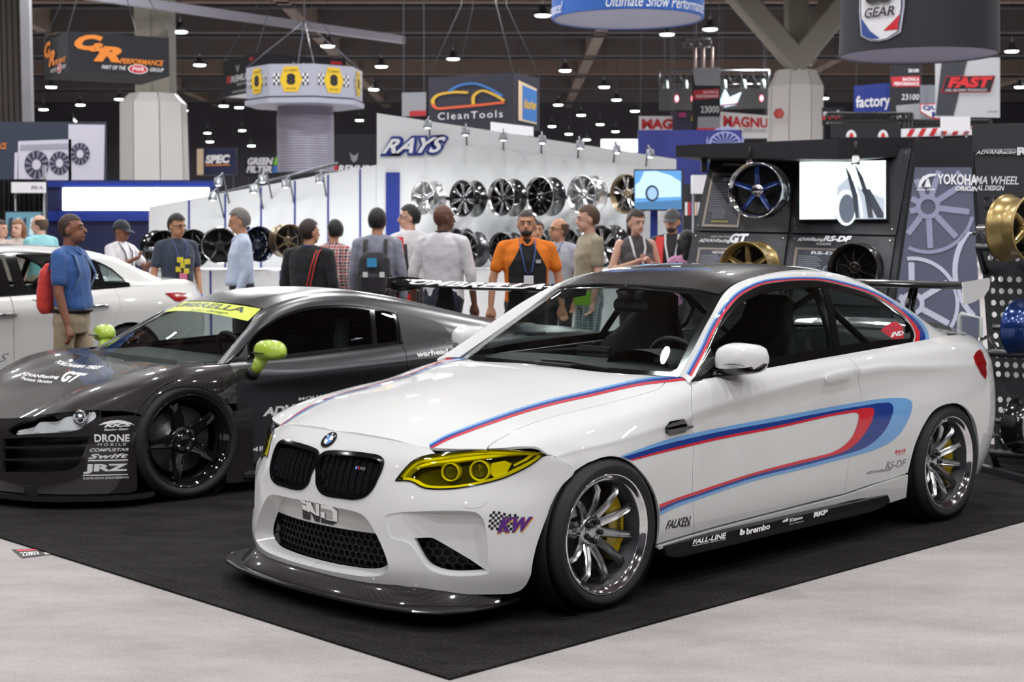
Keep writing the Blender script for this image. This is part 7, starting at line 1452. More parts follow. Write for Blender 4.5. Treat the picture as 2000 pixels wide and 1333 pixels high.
p = at_y(1375, 322, 13.3); MB().box(tuple(p), (.05, .08, .13), bev=.01).build('spot_lamp', MBLK, None, label='black box spot lamp at the left end of the canopy', cat='lamp')
# bright screen
sq = ypan([(1567, 437), (1738, 436), (1738, 319), (1567, 322)], .07); so = empty('display_screen', 'large bright screen showing a white and grey wheel close-up', 'screen', sq.pt(.5, 0))
screen('s', sq, BKP, so, [('screen', [[(.01, .015), (.99, .015), (.99, .985), (.01, .985)]], EM('scr_white', (.85, .97, 1), 1.25), .004), ('screen_picture', [[(.42, .015), (.98, .015), (.98, .35), (.72, .5), (.58, .72), (.45, .55)]], EM('scr_grey', (.42, .47, .55), 1.), .006),
   ('screen_picture', [circ(.55, .2, .13, .3)], EM('scr_pale2', (.75, .82, .88), 1.), .008), ('screen_picture', [circ(.56, .18, .09, .24)], EM('scr_shadow', (.10, .12, .16), 1.), .010),
   ('screen_picture', [[(.54, .9), (.60, .75), (.68, .4), (.70, .02), (.66, .02), (.62, .4)], [(.64, .95), (.74, .7), (.82, .35), (.86, .02), (.80, .02), (.76, .38)], [(.72, .5), (.82, .5), (.97, .1), (.97, .02), (.90, .02)]], EM('scr_dark2', (.03, .035, .05), 1.), .012), ('screen_picture', [[(.60, .85), (.66, .6), (.72, .3), (.745, .02), (.73, .02), (.69, .35)]], EM('scr_white'), .014)]); rel(so)
# framed data sheets
def sheet(px, lbl, lines, title):
    q_ = ypan(px, .03); o = q_.board('framed_sheet', FRAMEC, None, .03, label=lbl, cat='framed sheet'); q_.poly('sheet_face', [[(.06, .05), (.94, .05), (.94, .95), (.06, .95)]], M('sheet_slate', C(66, 68, 80), .4), o, .004)
    q_.text('sheet_lettering', title, WHITEP, o, .35, .9, .84, .91, d=.006, bold=.02)
    q_.poly('sheet_print', [[(.10, .78-.045*i), (.5+.04*(i % 3), .78-.045*i), (.5+.04*(i % 3), .795-.045*i), (.10, .795-.045*i)] for i in range(lines)], M('sheet_line', C(150, 152, 165), .5), o, .006); q_.poly('sheet_print', ring(.75, .48, .12, .10, .8, 16), M('sheet_line'), o, .006)
    q_.poly('sheet_print', [[(.25+.07*i, .15+.035*j), (.30+.07*i, .15+.035*j), (.30+.07*i, .17+.035*j), (.25+.07*i, .17+.035*j)] for i in range(5) for j in range(5)], M('sheet_line'), o, .006); q_.poly('sheet_print', [[(.25, .08), (.7, .08), (.7, .11), (.25, .11)]], M('sheet_yellow', C(190, 190, 60), .5), o, .006)
sheet([(1373, 445), (1445, 447), (1462, 342), (1394, 340)], 'tall framed data sheet left of the blue display wheel', 12, 'ADVAN GT'); sheet([(1355, 560), (1440, 563), (1449, 488), (1367, 486)], 'framed data sheet beside the gold display wheel', 8, 'ADVAN GT'); sheet([(1545, 565), (1640, 570), (1652, 489), (1556, 486)], 'framed data sheet left of the dark bronze display wheel', 8, 'RS-DF')
def ytext(t_, px, **k): yb.textpx('booth_lettering', t_, WHITEP, ybo, px, d=.03, **k)
ytext('ADVANRacing', [(1367, 478), (1428, 478.5), (1430, 469), (1369, 469)], bold=.03, shear=.15); ytext('GT', [(1426, 477), (1463, 478), (1466, 459), (1430, 459)], bold=.06, shear=.2); ytext('WORLD TIME ATTACK', [(1391, 467), (1427, 467.5), (1428, 463.5), (1392, 463)])
ytext('ADVANRacing', [(1559, 475), (1609, 476), (1611, 467), (1562, 467)], bold=.03, shear=.15); ytext('RS-DF', [(1609, 474), (1664, 476), (1667, 464), (1613, 463)], bold=.05, shear=.2); ytext('PROGRESSIVE', [(1597, 481.5), (1625, 482), (1626, 477.5), (1598, 477)])
ytext('ADVANRacing', [(1413, 328), (1456, 328), (1457, 322), (1415, 322)], bold=.02, shear=.15)
GY = 'wheels of the black booth'
show_wheel(1474.5, 371.5, 12.55, 109, (-.45, -.89), 'metallic blue five-spoke display wheel with polished edge on black booth wall', (CHR, BLKW, DBLU, CHR, CHR), 5, GY, .9, sw=(.026, .020), dish=.06, hub=.05, lugs=0, cap=.036)
show_wheel(1452, 527, 12.3, 110, (-.6, -.8), 'gold five-spoke display wheel on black booth wall under the blue one', (GOLD, GOLD, GOLD, GOLD, GOLD), 6, GY, .9, sw=(.026, .020), dish=.08)
show_wheel(1664, 525, 11.9, 100, (-.5, -.87), 'dark bronze ten-spoke display wheel under the bright screen', (M('wheel_darkbronze', (.03, .025, .022), .25, .7, .6),)*5, 10, GY, .9, sw=(.015, .011), dish=.07)
# printed wheel poster
pq = Quad(planar([at_y(1720, 800, 11.6), at_y(1925, 800, 11.3), at_y(1897, 327, 12.1), at_y(1787, 327, 12.4)])); PSL = M('poster_violet', C(80, 84, 108), .6)
pqo = pq.board('wheel_poster', PSL, None, .04, label='tall violet grey poster printed with large pale wheels and tyre lettering', cat='poster')
PL1, PL2, PL3 = M('poster_pale', C(198, 200, 222), .6), M('poster_mid', C(146, 148, 178), .6), M('poster_deep', C(66, 68, 86), .6)
def pwheel(cx, cy, R, n, ph, m1, m2, clip):
    keep = lambda p: all(clip[0]-(clip[2]*(y-327)) <= x <= clip[1]+(clip[3]*(y-327)) and y >= 329 for x, y in p); cl = lambda ps: [p for p in ps if keep(p)]
    a = cl([[(x, y) for x, y in p] for p in ring(cx, cy, R, R, .92, 56)]); 
    if a: pq.poly('poster_print', a, m1, pqo, .006, True)
    sp = []
    for i in range(n):
        t_ = ph+2*pi*i/n
        for k in range(8):
            r0, r1 = R*(.24+.08*k), R*(.24+.08*(k+1)); w0 = .07*R; sp.append([(cx+r0*cos(t_)-w0*sin(t_), cy+r0*sin(t_)+w0*cos(t_)), (cx+r1*cos(t_)-w0*.8*sin(t_), cy+r1*sin(t_)+w0*.8*cos(t_)), (cx+r1*cos(t_)+w0*.8*sin(t_), cy+r1*sin(t_)-w0*.8*cos(t_)), (cx+r0*cos(t_)+w0*sin(t_), cy+r0*sin(t_)-w0*cos(t_))])
    sp = cl(sp)
    if sp: pq.poly('poster_print', sp, m2, pqo, .005, True)
    h = cl([p for p in ring(cx, cy, R*.26, R*.26, .62, 20)]); 
    if h: pq.poly('poster_print', h, m1, pqo, .007, True)
CLP = (1787, 1897, .141, .059)
pwheel(1813, 405, 92, 9, .12, PL2, PL2, CLP); pwheel(1782, 594, 92, 6, .5, PL1, PL1, CLP); pwheel(1990, 530, 130, 5, .1, PL1, PL2, CLP)
pq.textpx('poster_lettering', 'YOKOHAMA', WHITEP, pqo, [(1831, 361), (1935, 365), (1936, 343), (1831, 341)], .012, bold=.03); pq.textpx('poster_lettering', 'ORIGINAL', WHITEP, pqo, [(1866, 374), (1925, 376), (1926, 366), (1867, 365)], .012, bold=.03, shear=.2); pq.textpx('poster_lettering', 'since 1974', WHITEP, pqo, [(1791, 374), (1826, 375), (1826, 369.5), (1792, 368.5)], .012, bold=.02)
pq.poly('poster_logo', [[(1794+8*0, 368), (1796, 356), (1803, 346), (1815, 341), (1828, 341), (1828, 345), (1816, 347), (1807, 353), (1801, 361), (1799, 368)], [(1806, 367), (1810, 352), (1814, 350), (1819, 367)]], WHITEP, pqo, .012, True)
p0, p1 = at_y(1874, 700, 11.2), at_y(1874, 617, 11.2); MB().tube([(p0[0], p0[1], 0), tuple(p1), tuple(at_y(1878, 613, 11.2)), tuple(at_y(1915, 622, 11.1)), (at_y(1917, 700, 11.1)[0], 11.1, 0)], .018, 6).build('hand_rail', M('rail_pale', C(190, 198, 196), .4, .3), None, label='pale tubular rail in front of the violet poster', cat='rail')
tp = vq(1785, 1899, (328, 327), (272, 268), 12.6, 12.4); tp.board('header_panel', PANK, None, .05, label='plain charcoal header panel above the violet poster', cat='panel')
# perforated wheel rack
rq = Quad(planar([at_y(1945, 905, 9.75), at_y(2170, 925, 9.3), at_y(2128, 236, 9.9), at_y(1899, 243, 10.2)]))
Wm, Hm = np.linalg.norm(rq.q[1]-rq.q[0]), np.linalg.norm(rq.q[3]-rq.q[0]); rk = empty('wheel_rack', 'tall black perforated wheel rack with leaning panel at right edge', 'rack', rq.pt(.5, 0))
holes = []; sx, sy = .057/1, .057
blocks = [(.615, .765, 5), (.40, .545, 4), (.265, .37, 4), (.08, .205, 5)]
for b0, b1, nr in ((.585, .79, 7), (.415, .555, 4), (.245, .385, 5), (.05, .20, 5)):
    for i in range(12):
        for j in range(nr):
            a = .075+i*.079; b = b0+(b1-b0)*(j+.5)/nr; holes.append([((a*Wm)+.0205*cos(t_), b*Hm+.0205*sin(t_)) for t_ in np.linspace(0, 2*pi, 12, endpoint=False)])
V2, F2 = tri2d(np.array([(0, 0), (Wm, 0), (Wm, Hm), (0, Hm)]), [np.array(h) for h in holes], .25)
P = [rq.pt(x/Wm, y/Hm) for x, y in V2]; P2 = [rq.pt(x/Wm, y/Hm, -.02) for x, y in V2]; n_ = len(P); Fs = [tuple(f) for f in F2]+[tuple(n_+i for i in f[::-1]) for f in F2]+[(a, a+n_, b+n_, b) for a, b in border(F2)]
link('perforated_panel', mesh('perforated_panel', P+P2, Fs), M('rack_black', C(42, 44, 48), .4), rk)
bk = Quad([rq.pt(-.15, .02, -.45), rq.pt(1.1, .02, -.45), rq.pt(1.1, .80, -.45), rq.pt(-.02, .80, -.45)]); bk.board('backing_panel', M('backing_pale', C(225, 226, 226), .5), rk, .02)
hd = Quad([rq.pt(0, .915, .02), rq.pt(1, .915, .02), rq.pt(1, .99, .02), rq.pt(0, .99, .02)]); hd.board('header_board', PANK, rk, .03); hd.textpx('header_lettering', 'ADVANRacing', WHITEP, rk, [(1906, 303.5), (1986, 303), (1986, 294), (1908, 295)], .006, bold=.02, shear=.15); hd.textpx('header_lettering', 'RZ', WHITEP, rk, [(1987, 304), (2030, 303), (2030, 287), (1987, 288)], .006, bold=.05); hd.textpx('header_lettering', 'CASTING FLOW FORMING', WHITEP, rk, [(1921, 295), (1985, 294.5), (1985, 291), (1921, 291.5)], .006)
RB = M('rack_black')
for b, dpt in ((.62, .42), (.32, .42), (.04, .42)):
    for a in (.10, .62):
        c0, c1 = rq.pt(a, b), rq.pt(a+.03, b+.022, dpt); MB().tube([c0, tuple((np.array(c0)+np.array(c1))/2+np.array([0, 0, .07])), c1], .012, 6).build('wheel_hook', CHR, rk)
    c0, c1, c2 = rq.pt(.02, b-.06), rq.pt(.14, b-.01, .34), rq.pt(.95, b-.01, .34); MB().tube([c0, c1, c2], .026, 6).build('rack_arm', RB, rk)
a, b = rq.pt(.02, 0), rq.pt(.98, 0)
for c_ in (a, b): MB().box((c_[0]-.12, c_[1]-.35, .02), (.06, .9, .035), rz=.25).build('rack_foot', RB, rk); MB().tube([(c_[0], c_[1], .02), c_], .03, 6).build('rack_leg', RB, rk)
rel(rk)
GRK = 'wheels on the perforated rack'
show_wheel(2022, 446, 9.35, 136, (.55, -.83), 'gold spoked wheel hanging high on the perforated rack', (GOLD,)*5, 6, GRK, .5, sw=(.024, .018), dish=.05); show_wheel(2038, 645, 9.35, 118, (.55, -.83), 'metallic blue wheel in the middle of the perforated rack', (DBLU,)*5, 6, GRK, .5, sw=(.024, .018), dish=.05); show_wheel(2034, 834, 9.25, 112, (.55, -.83), 'dark wheel with polished rim low on the perforated rack', (CHR, BLKW, CHR, CHR, CHR), 10, GRK, .5, sw=(.014, .011), dish=.05)
# mirrored lettering seen through the perforated panel
rq.textpx('rack_lettering', 'MA WHEEL', WHITEP, rk, [(1905, 360), (1990, 361), (1990, 345), (1906, 344)], .004, bold=.02, shear=.2); rq.textpx('rack_lettering', 'AL DESIGN', WHITEP, rk, [(1907, 372), (1962, 373), (1962, 363), (1908, 362)], .004, bold=.03, shear=.2)
for c in rk.children: c.matrix_parent_inverse = Matrix.Translation(rk.location).inverted()
# ------------------------------------------------------------------ visitors
def prim_cap(a, b, ra, rb, flat=1., n=12):
    """tapered capsule; flat squeezes it front to back"""
    a, b = Vector(a), Vector(b); d = b-a; L = d.length or 1e-4; q = d.to_track_quat('Z', 'Y'); V = []; F = []; rings = []
    for k in range(4): t = pi/2*(k/3.); rings.append((-ra*cos(t), ra*sin(t) if k else .001))
    for k in range(4): t = pi/2*(1-k/3.); rings.append((L+rb*cos(t), rb*sin(t) if k < 3 else .001))
    for z, r in rings:
        for i in range(n): V.append(Vector((r*cos(2*pi*i/n), r*sin(2*pi*i/n), z)))
    V = [a+q @ v for v in V]
    if flat != 1.: c = (a+b)/2; V = [Vector((v.x, c.y+(v.y-c.y)*flat if False else v.y, v.z)) for v in V]
    m = len(rings); F = [(i*n+k, i*n+(k+1) % n, (i+1)*n+(k+1) % n, (i+1)*n+k) for i in range(m-1) for k in range(n)]+[tuple(range(n))[::-1], tuple((m-1)*n+k for k in range(n))]
    return V, F
def prim_loft(secs, n=16):
    V = []; F = []; m = len(secs)
    for (x, y, z, rx, ry) in secs:
        for i in range(n): a = 2*pi*i/n; V.append(Vector((x+rx*np.sign(cos(a))*abs(cos(a))**.85, y+ry*np.sign(sin(a))*abs(sin(a))**.85, z)))
    F = [(i*n+k, i*n+(k+1) % n, (i+1)*n+(k+1) % n, (i+1)*n+k) for i in range(m-1) for k in range(n)]+[tuple(range(n))[::-1], tuple((m-1)*n+k for k in range(n))]; return V, F
def prim_ell(c, r, rot=None, n=14):
    V = []; F = []; R = rot or Matrix.Identity(3); c = Vector(c)
    for i in range(9):
        t = pi*i/8
        for k in range(n): a = 2*pi*k/n; V.append(c+R @ Vector((r[0]*max(sin(t), .01)*cos(a), r[1]*max(sin(t), .01)*sin(a), r[2]*cos(t))))
    F = [(i*n+k, (i+1)*n+k, (i+1)*n+(k+1) % n, i*n+(k+1) % n) for i in range(8) for k in range(n)]+[tuple(range(n)), tuple(8*n+k for k in range(n))[::-1]]; return V, F
def blob(prims, voxel=.01, sm=4, tf=None, wr=0., seed=0):
    mb = MB()
    for V, F in prims: mb.add([tf(v) for v in V] if tf else V, F)
    o = bpy.data.objects.new('t', mb.me('t', True)); COL.objects.link(o)
    m = o.modifiers.new('r', 'REMESH'); m.mode = 'VOXEL'; m.voxel_size = voxel; m.use_smooth_shade = True
    if wr:
        tx = bpy.data.textures.get('wrinkle') or bpy.data.textures.new('wrinkle', 'CLOUDS'); tx.noise_scale = .09
        d = o.modifiers.new('d', 'DISPLACE'); d.texture = tx; d.strength = wr; d.texture_coords = 'GLOBAL'; o.location = (seed*.37, seed*.11, 0)
    s = o.modifiers.new('s', 'SMOOTH'); s.iterations = sm; s.factor = .5; return baked(o)
def m_plaid(name, c1, c2, c3, sc=4.5):
    m, nt, b = new_mat(name); tc = nt.nodes.new('ShaderNodeTexCoord'); last = None
    rgb = [c1, c2, c3]
    for i, (ax, s_, col, th) in enumerate((('X', sc, c2, .62), ('Z', sc, c2, .62), ('X', sc*2.1, c3, .8), ('Z', sc*2.1, c3, .8))):
        w = nt.nodes.new('ShaderNodeTexWave'); w.bands_direction = ax; w.inputs['Scale'].default_value = s_; nt.links.new(tc.outputs['Object'], w.inputs[0])
        g = nt.nodes.new('ShaderNodeMath'); g.operation = 'GREATER_THAN'; g.inputs[1].default_value = th; nt.links.new(w.outputs['Fac'], g.inputs[0]); h = nt.nodes.new('ShaderNodeMath'); h.operation = 'MULTIPLY'; h.inputs[1].default_value = .6; nt.links.new(g.outputs[0], h.inputs[0])
        mx = nt.nodes.new('ShaderNodeMixRGB'); nt.links.new(h.outputs[0], mx.inputs[0]); mx.inputs[2].default_value = (*col, 1)
        if last: nt.links.new(last.outputs[0], mx.inputs[1])
        else: mx.inputs[1].default_value = (*c1, 1)
        last = mx
    nt.links.new(last.outputs[0], b.inputs['Base Color']); b.inputs['Roughness'].default_value = .85; return m
SK = {k: M('skin_'+k, C(*c), .5, noise=.08, nscale=30) for k, c in {'pale': (224, 176, 154), 'tan': (204, 150, 120), 'brown': (148, 98, 76), 'deep': (104, 68, 54), 'olive': (190, 138, 106)}.items()}
HAIR = {k: M('hair_'+k, C(*c), .55, noise=.3, nscale=90, bump=.6) for k, c in {'black': (26, 24, 25), 'grey': (120, 116, 112), 'brown': (84, 62, 46), 'auburn': (140, 92, 66), 'dark': (48, 38, 34), 'shaved': (62, 44, 38)}.items()}
def cloth(name, c, n=.12): return M('cloth_'+name, C(*c), .85, noise=n, nscale=22, bump=.25, sheen=.2)
EYEW = M('eye_white', C(176, 166, 158), .4); EYED = M('eye_dark', (.01, .008, .006), .15); LIP = M('lip', C(150, 90, 84), .5); SHOE = M('shoe_dark', C(40, 36, 36), .5)
NP_ = [0]
def person(label, u, vtop, Y, face, skin, hair, shirt, trousers, arms=((None, None), (None, None)), sleeve='short', head=0., tilt=0., wide=1., legs='long', hairkind='short', bald=False, shoes=SHOE, stride=0., collar=None, extra=None, fem=False, glasses=None, beard=None, belly=0., tuck=False):
    """arms: (elbow direction, forearm direction) for the person's left (+x) and right (-x); local facing is -y"""
    NP_[0] += 1; seed = NP_[0]; Ht = at_y(u, vtop, Y)[2]; k = Ht/1.75; px_ = at_y(u, 454, Y)[0]
    root = empty('person', label, 'person', (px_, Y, 0), radians(face)); S = lambda v: Vector((v[0]*k, v[1]*k, v[2]*k))
    hy = radians(head); HR = Matrix.Rotation(hy, 3, 'Z') @ Matrix.Rotation(radians(tilt), 3, 'X'); HC = Vector((0, -.015, 1.625))
    hp = lambda x, y, z: tuple(HC+HR @ Vector((x, y, z)))
    sw_ = (.178 if not fem else .155)*wide
    body = [prim_ell(hp(0, .012, .022), (.080, .098, .105), HR), prim_ell(hp(0, -.025, -.045), (.064, .067, .069), HR), prim_ell(hp(0, -.058, -.084), (.030, .028, .022), HR), prim_cap((0, .02, 1.40), (0, .0, 1.57), .058*(1 if not fem else .85), .054*(1 if not fem else .85)),
            prim_cap(hp(0, -.082, .018), hp(0, -.104, -.022), .010, .016), prim_ell(hp(.079, .012, -.008), (.010, .020, .032), HR), prim_ell(hp(-.079, .012, -.008), (.010, .020, .032), HR), prim_ell(hp(0, -.074, .036), (.048, .018, .014), HR), prim_ell(hp(0, -.083, -.052), (.026, .012, .014), HR)]
    sl = []; torso = [(0, .005, .90, .165*wide, .115+belly*.5), (0, -.005-belly*.5, 1.02, .160*wide, .118+belly), (0, -.005, 1.16, .165*wide*(1 if not fem else .88), .118+belly*.5), (0, -.005, 1.30, .180*wide*(1 if not fem else .9), .122), (0, .006, 1.40, .172*wide, .100), (0, .012, 1.455, .125*wide, .078), (0, .014, 1.49, .082, .062), (0, .014, 1.505, .062, .055)]
    if tuck: torso = [(0, -.003-belly*.5, .985, .152*wide, .108+belly)]+torso[1:]
    sl.append(prim_loft(torso)); sl += [prim_cap((.05*s_, .014, 1.465), (sw_*s_, .012, 1.425), .045, .05) for s_ in ((1, -1) if sleeve != 'none' else ())]
    if fem: sl += [prim_ell((.075, -.105, 1.265), (.07, .05, .065)), prim_ell((-.075, -.105, 1.265), (.07, .05, .065))]
    for sd, (e, f) in zip((1, -1), arms):
        sh = Vector((sw_*sd, .012, 1.418)); e = Vector(e or (.16*sd, .03, -1)).normalized(); f = Vector(f or (.04*sd, -.22, -1)).normalized(); el = sh+e*.29; wr = el+f*.255
        body += [prim_cap(sh, el, .048 if sleeve == 'none' else .040, .039), prim_cap(el, wr, .040, .027)]
        # hand: palm, four curled fingers, thumb
        side = f.cross(Vector((0, 0, 1)) if abs(f.z) < .8 else Vector((0, 1, 0))).normalized(); nrm = side.cross(f).normalized(); pe = wr+f*.085
        body += [prim_cap(wr+f*.01, pe-side*.018, .024, .024), prim_cap(wr+f*.02, pe+side*.020, .022, .022)]
        for j, (o_, ln) in enumerate(((-.033, .066), (-.011, .078), (.011, .074), (.033, .058))):
            b0 = pe+side*o_; b1 = b0+f*ln*.5-nrm*.012*sd; b2 = b1+f*ln*.35-nrm*.032*sd; body += [prim_cap(b0, b1, .0098, .0092), prim_cap(b1, b2, .0092, .0085)]
        tb = wr+f*.03-side*.028*sd; body += [prim_cap(tb, tb+f*.045-side*.022*sd, .0125, .0105), prim_cap(tb+f*.045-side*.022*sd, tb+f*.075-side*.020*sd, .0105, .0095)]
        if sleeve == 'long': sl += [prim_cap(sh+Vector((-.004*sd, 0, -.003)), el, .060, .053), prim_cap(el, wr-f*.02, .053, .042)]
        elif sleeve == 'short': sl += [prim_cap(sh+Vector((-.004*sd, 0, -.003)), sh+e*.19, .060, .061)]
        elif sleeve == 'rolled': sl += [prim_cap(sh+Vector((-.004*sd, 0, -.003)), el, .060, .054), prim_cap(el, el+f*.05, .054, .050)]
    tr_ = [prim_loft([(0, .01, .80, .155*wide, .115), (0, .008, .90, .170*wide, .122+belly*.4), (0, .004, .99, .158*wide, .113+belly*.5), (0, .004, 1.02, .150*wide, .108+belly*.5)])]; so_ = []
    for sd in (1, -1):
        hj = Vector((.088*sd*wide, .01, .90)); kn = Vector((.095*sd, -.02-stride*sd*.5, .49)); an = Vector((.10*sd, .03-stride*sd*.75, .075)); 
        if stride and sd < 0: an = Vector((.10*sd, .03+stride*1.1, .11))
        if legs == 'long': tr_ += [prim_cap(hj, kn, .094, .066), prim_cap(kn, an+Vector((0, 0, .02)), .066, .056)]
        else: tr_ += [prim_cap(hj, kn+Vector((0, 0, .05)), .098, .088)]; body += [prim_cap(kn+Vector((0, 0, .06)), kn, .056, .05), prim_cap(kn+Vector((0, .01, -.09)), an, .056, .036)]
        if legs == 'long': body += [prim_cap(kn, an, .04, .035)]
        body += [prim_cap(an, an+Vector((0, -.06, -.03)), .035, .03)]
        so_.append(blob([prim_cap(an+Vector((0, .04, -.035)), an+Vector((0, -.15, -.04)), .042, .036), prim_cap(an+Vector((0, .03, -.01)), an+Vector((0, -.06, -.02)), .042, .04)], .012, 3, S))
    body.append(prim_cap((0, 0, 1.0), (0, .01, 1.42), .09, .08)); body += [prim_cap((0, 0, 1.0), (.088*sd, .01, .9), .09, .07) for sd in (1, -1)]+[prim_cap((0, .01, 1.38), (sw_*sd, .012, 1.40), .048, .045 if sleeve == 'none' else .036) for sd in (1, -1)]+[prim_cap((.088*sd, .01, .9), (.095*sd, -.02-stride*sd*.5, .49), .06, .045) for sd in (1, -1)]
    bo = link('body', blob(body, .0075*k, 3, S), SK[skin], root)
    link('shirt', blob(sl, .011*k, 3, S, .014, seed), shirt, root); link('trousers', blob(tr_, .012*k, 4, S, .012, seed+3), trousers, root)
    for m_ in so_: link('shoe', m_, shoes, root)
    # face
    hd = empty('face', loc=(0, 0, 0)); bpy.data.objects.remove(hd)
    for sd in (1, -1):
        V, F = prim_ell(hp(.031*sd, -.083, .012), (.0125, .005, .0055), HR, 10); MB().add([S(v) for v in V], F, True).build('eye', EYEW, root); V, F = prim_ell(hp(.031*sd, -.0875, .012), (.0060, .003, .0056), HR, 8); MB().add([S(v) for v in V], F, True).build('iris', EYED, root)
        V, F = prim_cap(hp(.016*sd, -.091, .034), hp(.046*sd, -.083, .036), .0042, .0035); MB().add([S(v) for v in V], F, True).build('eyebrow', HAIR[hair], root)
    V, F = prim_ell(hp(0, -.092, -.052), (.023, .006, .006), HR, 10); MB().add([S(v) for v in V], F, True).build('mouth', LIP, root)
    # hair
    V = []; F = []; ni, nk = 14, 28; keep = {}
    for i in range(ni+1):
        for j in range(nk):
            t, a = pi*.78*i/ni, 2*pi*j/nk; fr = -sin(a); thick = (1.15 if hairkind != 'crop' else 1.035)+(.02*sin(7*a+3*i)+.015*sin(11*a) if hairkind == 'messy' else .006*sin(9*a+2*i)); V.append(S(hp(.080*thick*sin(t)*cos(a), .012+.098*thick*sin(t)*sin(a), .024+.106*thick*cos(t))))
    for i in range(ni):
        for j in range(nk):
            a = 2*pi*(j+.5)/nk; t = pi*.78*(i+.5)/ni; fr = -sin(a); lim = 1.02 if fr > .45 else (1.02+(.45-fr)*.9 if fr > -.2 else 2.2)
            if bald: ok = t > 1.15 and fr < .15 and t < lim+.4
            else: ok = t < lim
            if ok: F.append((i*nk+j, (i+1)*nk+j, (i+1)*nk+(j+1) % nk, i*nk+(j+1) % nk))
    if hairkind != 'none': MB().add(V, F, True).build('hair', HAIR[hair], root)
    if hairkind == 'long': link('hair_length', blob([prim_cap(hp(.07*s_, .03, .02), hp(.085*s_, .03, -.16), .045, .03) for s_ in (1, -1)]+[prim_cap(hp(0, .07, .0), hp(0, .075, -.17), .07, .05)], .014, 3, S, .03), HAIR[hair], root)
    if hairkind == 'bob': link('hair_length', blob([prim_cap(hp(.06*s_, .02, .03), hp(.07*s_, .02, -.09), .045, .035) for s_ in (1, -1)]+[prim_cap(hp(0, .06, .03), hp(0, .06, -.11), .075, .06)], .014, 3, S, .02), HAIR[hair], root)
    if hairkind == 'pony': link('hair_length', blob([prim_cap(hp(0, .10, .04), hp(.03, .16, -.06), .05, .05), prim_cap(hp(.03, .16, -.06), hp(.05, .14, -.20), .05, .03)], .014, 3, S, .05), HAIR[hair], root)
    if beard: link('beard', blob([prim_ell(hp(0, -.066, -.075), (.046, .036, .034), HR), prim_cap(hp(.052, -.03, -.04), hp(.03, -.06, -.085), .018, .02), prim_cap(hp(-.052, -.03, -.04), hp(-.03, -.06, -.085), .018, .02)], .009, 2, S), HAIR[beard], root)
    if glasses:
        for sd in (1, -1): MB().tube([S(hp(.033*sd+.021*cos(a), -.099, .010+.017*sin(a))) for a in np.linspace(0, 2*pi, 12, endpoint=False)], .002, 5, closed=True).build('glasses_rim', glasses, root); MB().tube([S(hp(.052*sd, -.098, .014)), S(hp(.080*sd, .01, .012))], .002, 5).build('glasses_arm', glasses, root)
    if collar: link('collar', blob([prim_cap((.05*s_, -.045, 1.475), (.012*s_, -.085, 1.435), .016, .012) for s_ in (1, -1)]+[prim_cap((.055*s_, -.03, 1.485), (0, .055, 1.50), .016, .016) for s_ in (1, -1)], .009, 2, S), collar, root)
    root['_k'] = k; del root['_k']
    return root, S, hp
def lanyard(root, S, mat, z=1.05, w=.006, badge=None, bm=None, back=False):
    y = -.135
    for sd in (1, -1): MB().tube([S((.055*sd, .05, 1.49)), S((.07*sd, -.03, 1.485)), S((.065*sd, -.118, 1.38)), S((.03*sd, y-.01, 1.2)), S((.008*sd, y, z+.08))], w, 5).build('lanyard', mat, root)
    if badge: MB().box(S((0, y-.012, z)), (.085, .006, .12), bev=.002).build('badge', bm or WHITEP, root); MB().box(S((0, y-.017, z-.045)), (.08, .004, .03)).build('badge_strip', badge, root)
def polyline(root, S, name, pts, r, mat, n=6): return MB().tube([S(p) for p in pts], r, n).build(name, mat, root)
def strap_path(sd, y0=.125): return [(.10*sd, .13, 1.10), (.11*sd, .135, 1.25), (.105*sd, .10, 1.41), (.10*sd, .02, 1.47), (.105*sd, -.08, 1.40), (.12*sd, -.135, 1.28), (.15*sd, -.06, 1.10), (.13*sd, .06, 1.02)]
def flat_strap(S, pts, w, th, side=(1, 0, 0)):
    V = []; F = []; s_ = Vector(side)
    for i, p in enumerate(pts):
        p = Vector(p); V += [S(p-s_*w), S(p+s_*w)]
    for i in range(len(pts)-1): F.append((2*i, 2*i+1, 2*i+3, 2*i+2))
    return MB().add(V, F, True)
def backpack(label, root, S, mat, z0, z1, w, d, mats=None, y=.125):
    """worn bag, a thing of its own at the wearer's back"""
    o = empty('backpack', label, 'backpack', root.location, root.rotation_euler[2]); h = z1-z0
    link('bag_body', blob([prim_loft([(0, y+d*.45, z0, w*.44, d*.42), (0, y+d*.5, z0+h*.12, w*.5, d*.55), (0, y+d*.5, z0+h*.5, w*.5, d*.52), (0, y+d*.42, z0+h*.85, w*.44, d*.42), (0, y+d*.35, z1, w*.28, d*.25)])], .012, 3, S, .02, 5), mat, o)
    for sd in (1, -1): flat_strap(S, [(.09*sd, y+.02, z0+.1), (.10*sd, y+.03, 1.28), (.10*sd, y-.01, 1.44), (.098*sd, .02, 1.485), (.105*sd, -.09, 1.42), (.125*sd, -.15, 1.28), (.16*sd, -.05, 1.08), (.12*sd, .09, z0+.08)], .02, .01).build('shoulder_strap', mats or mat, o)
    return o
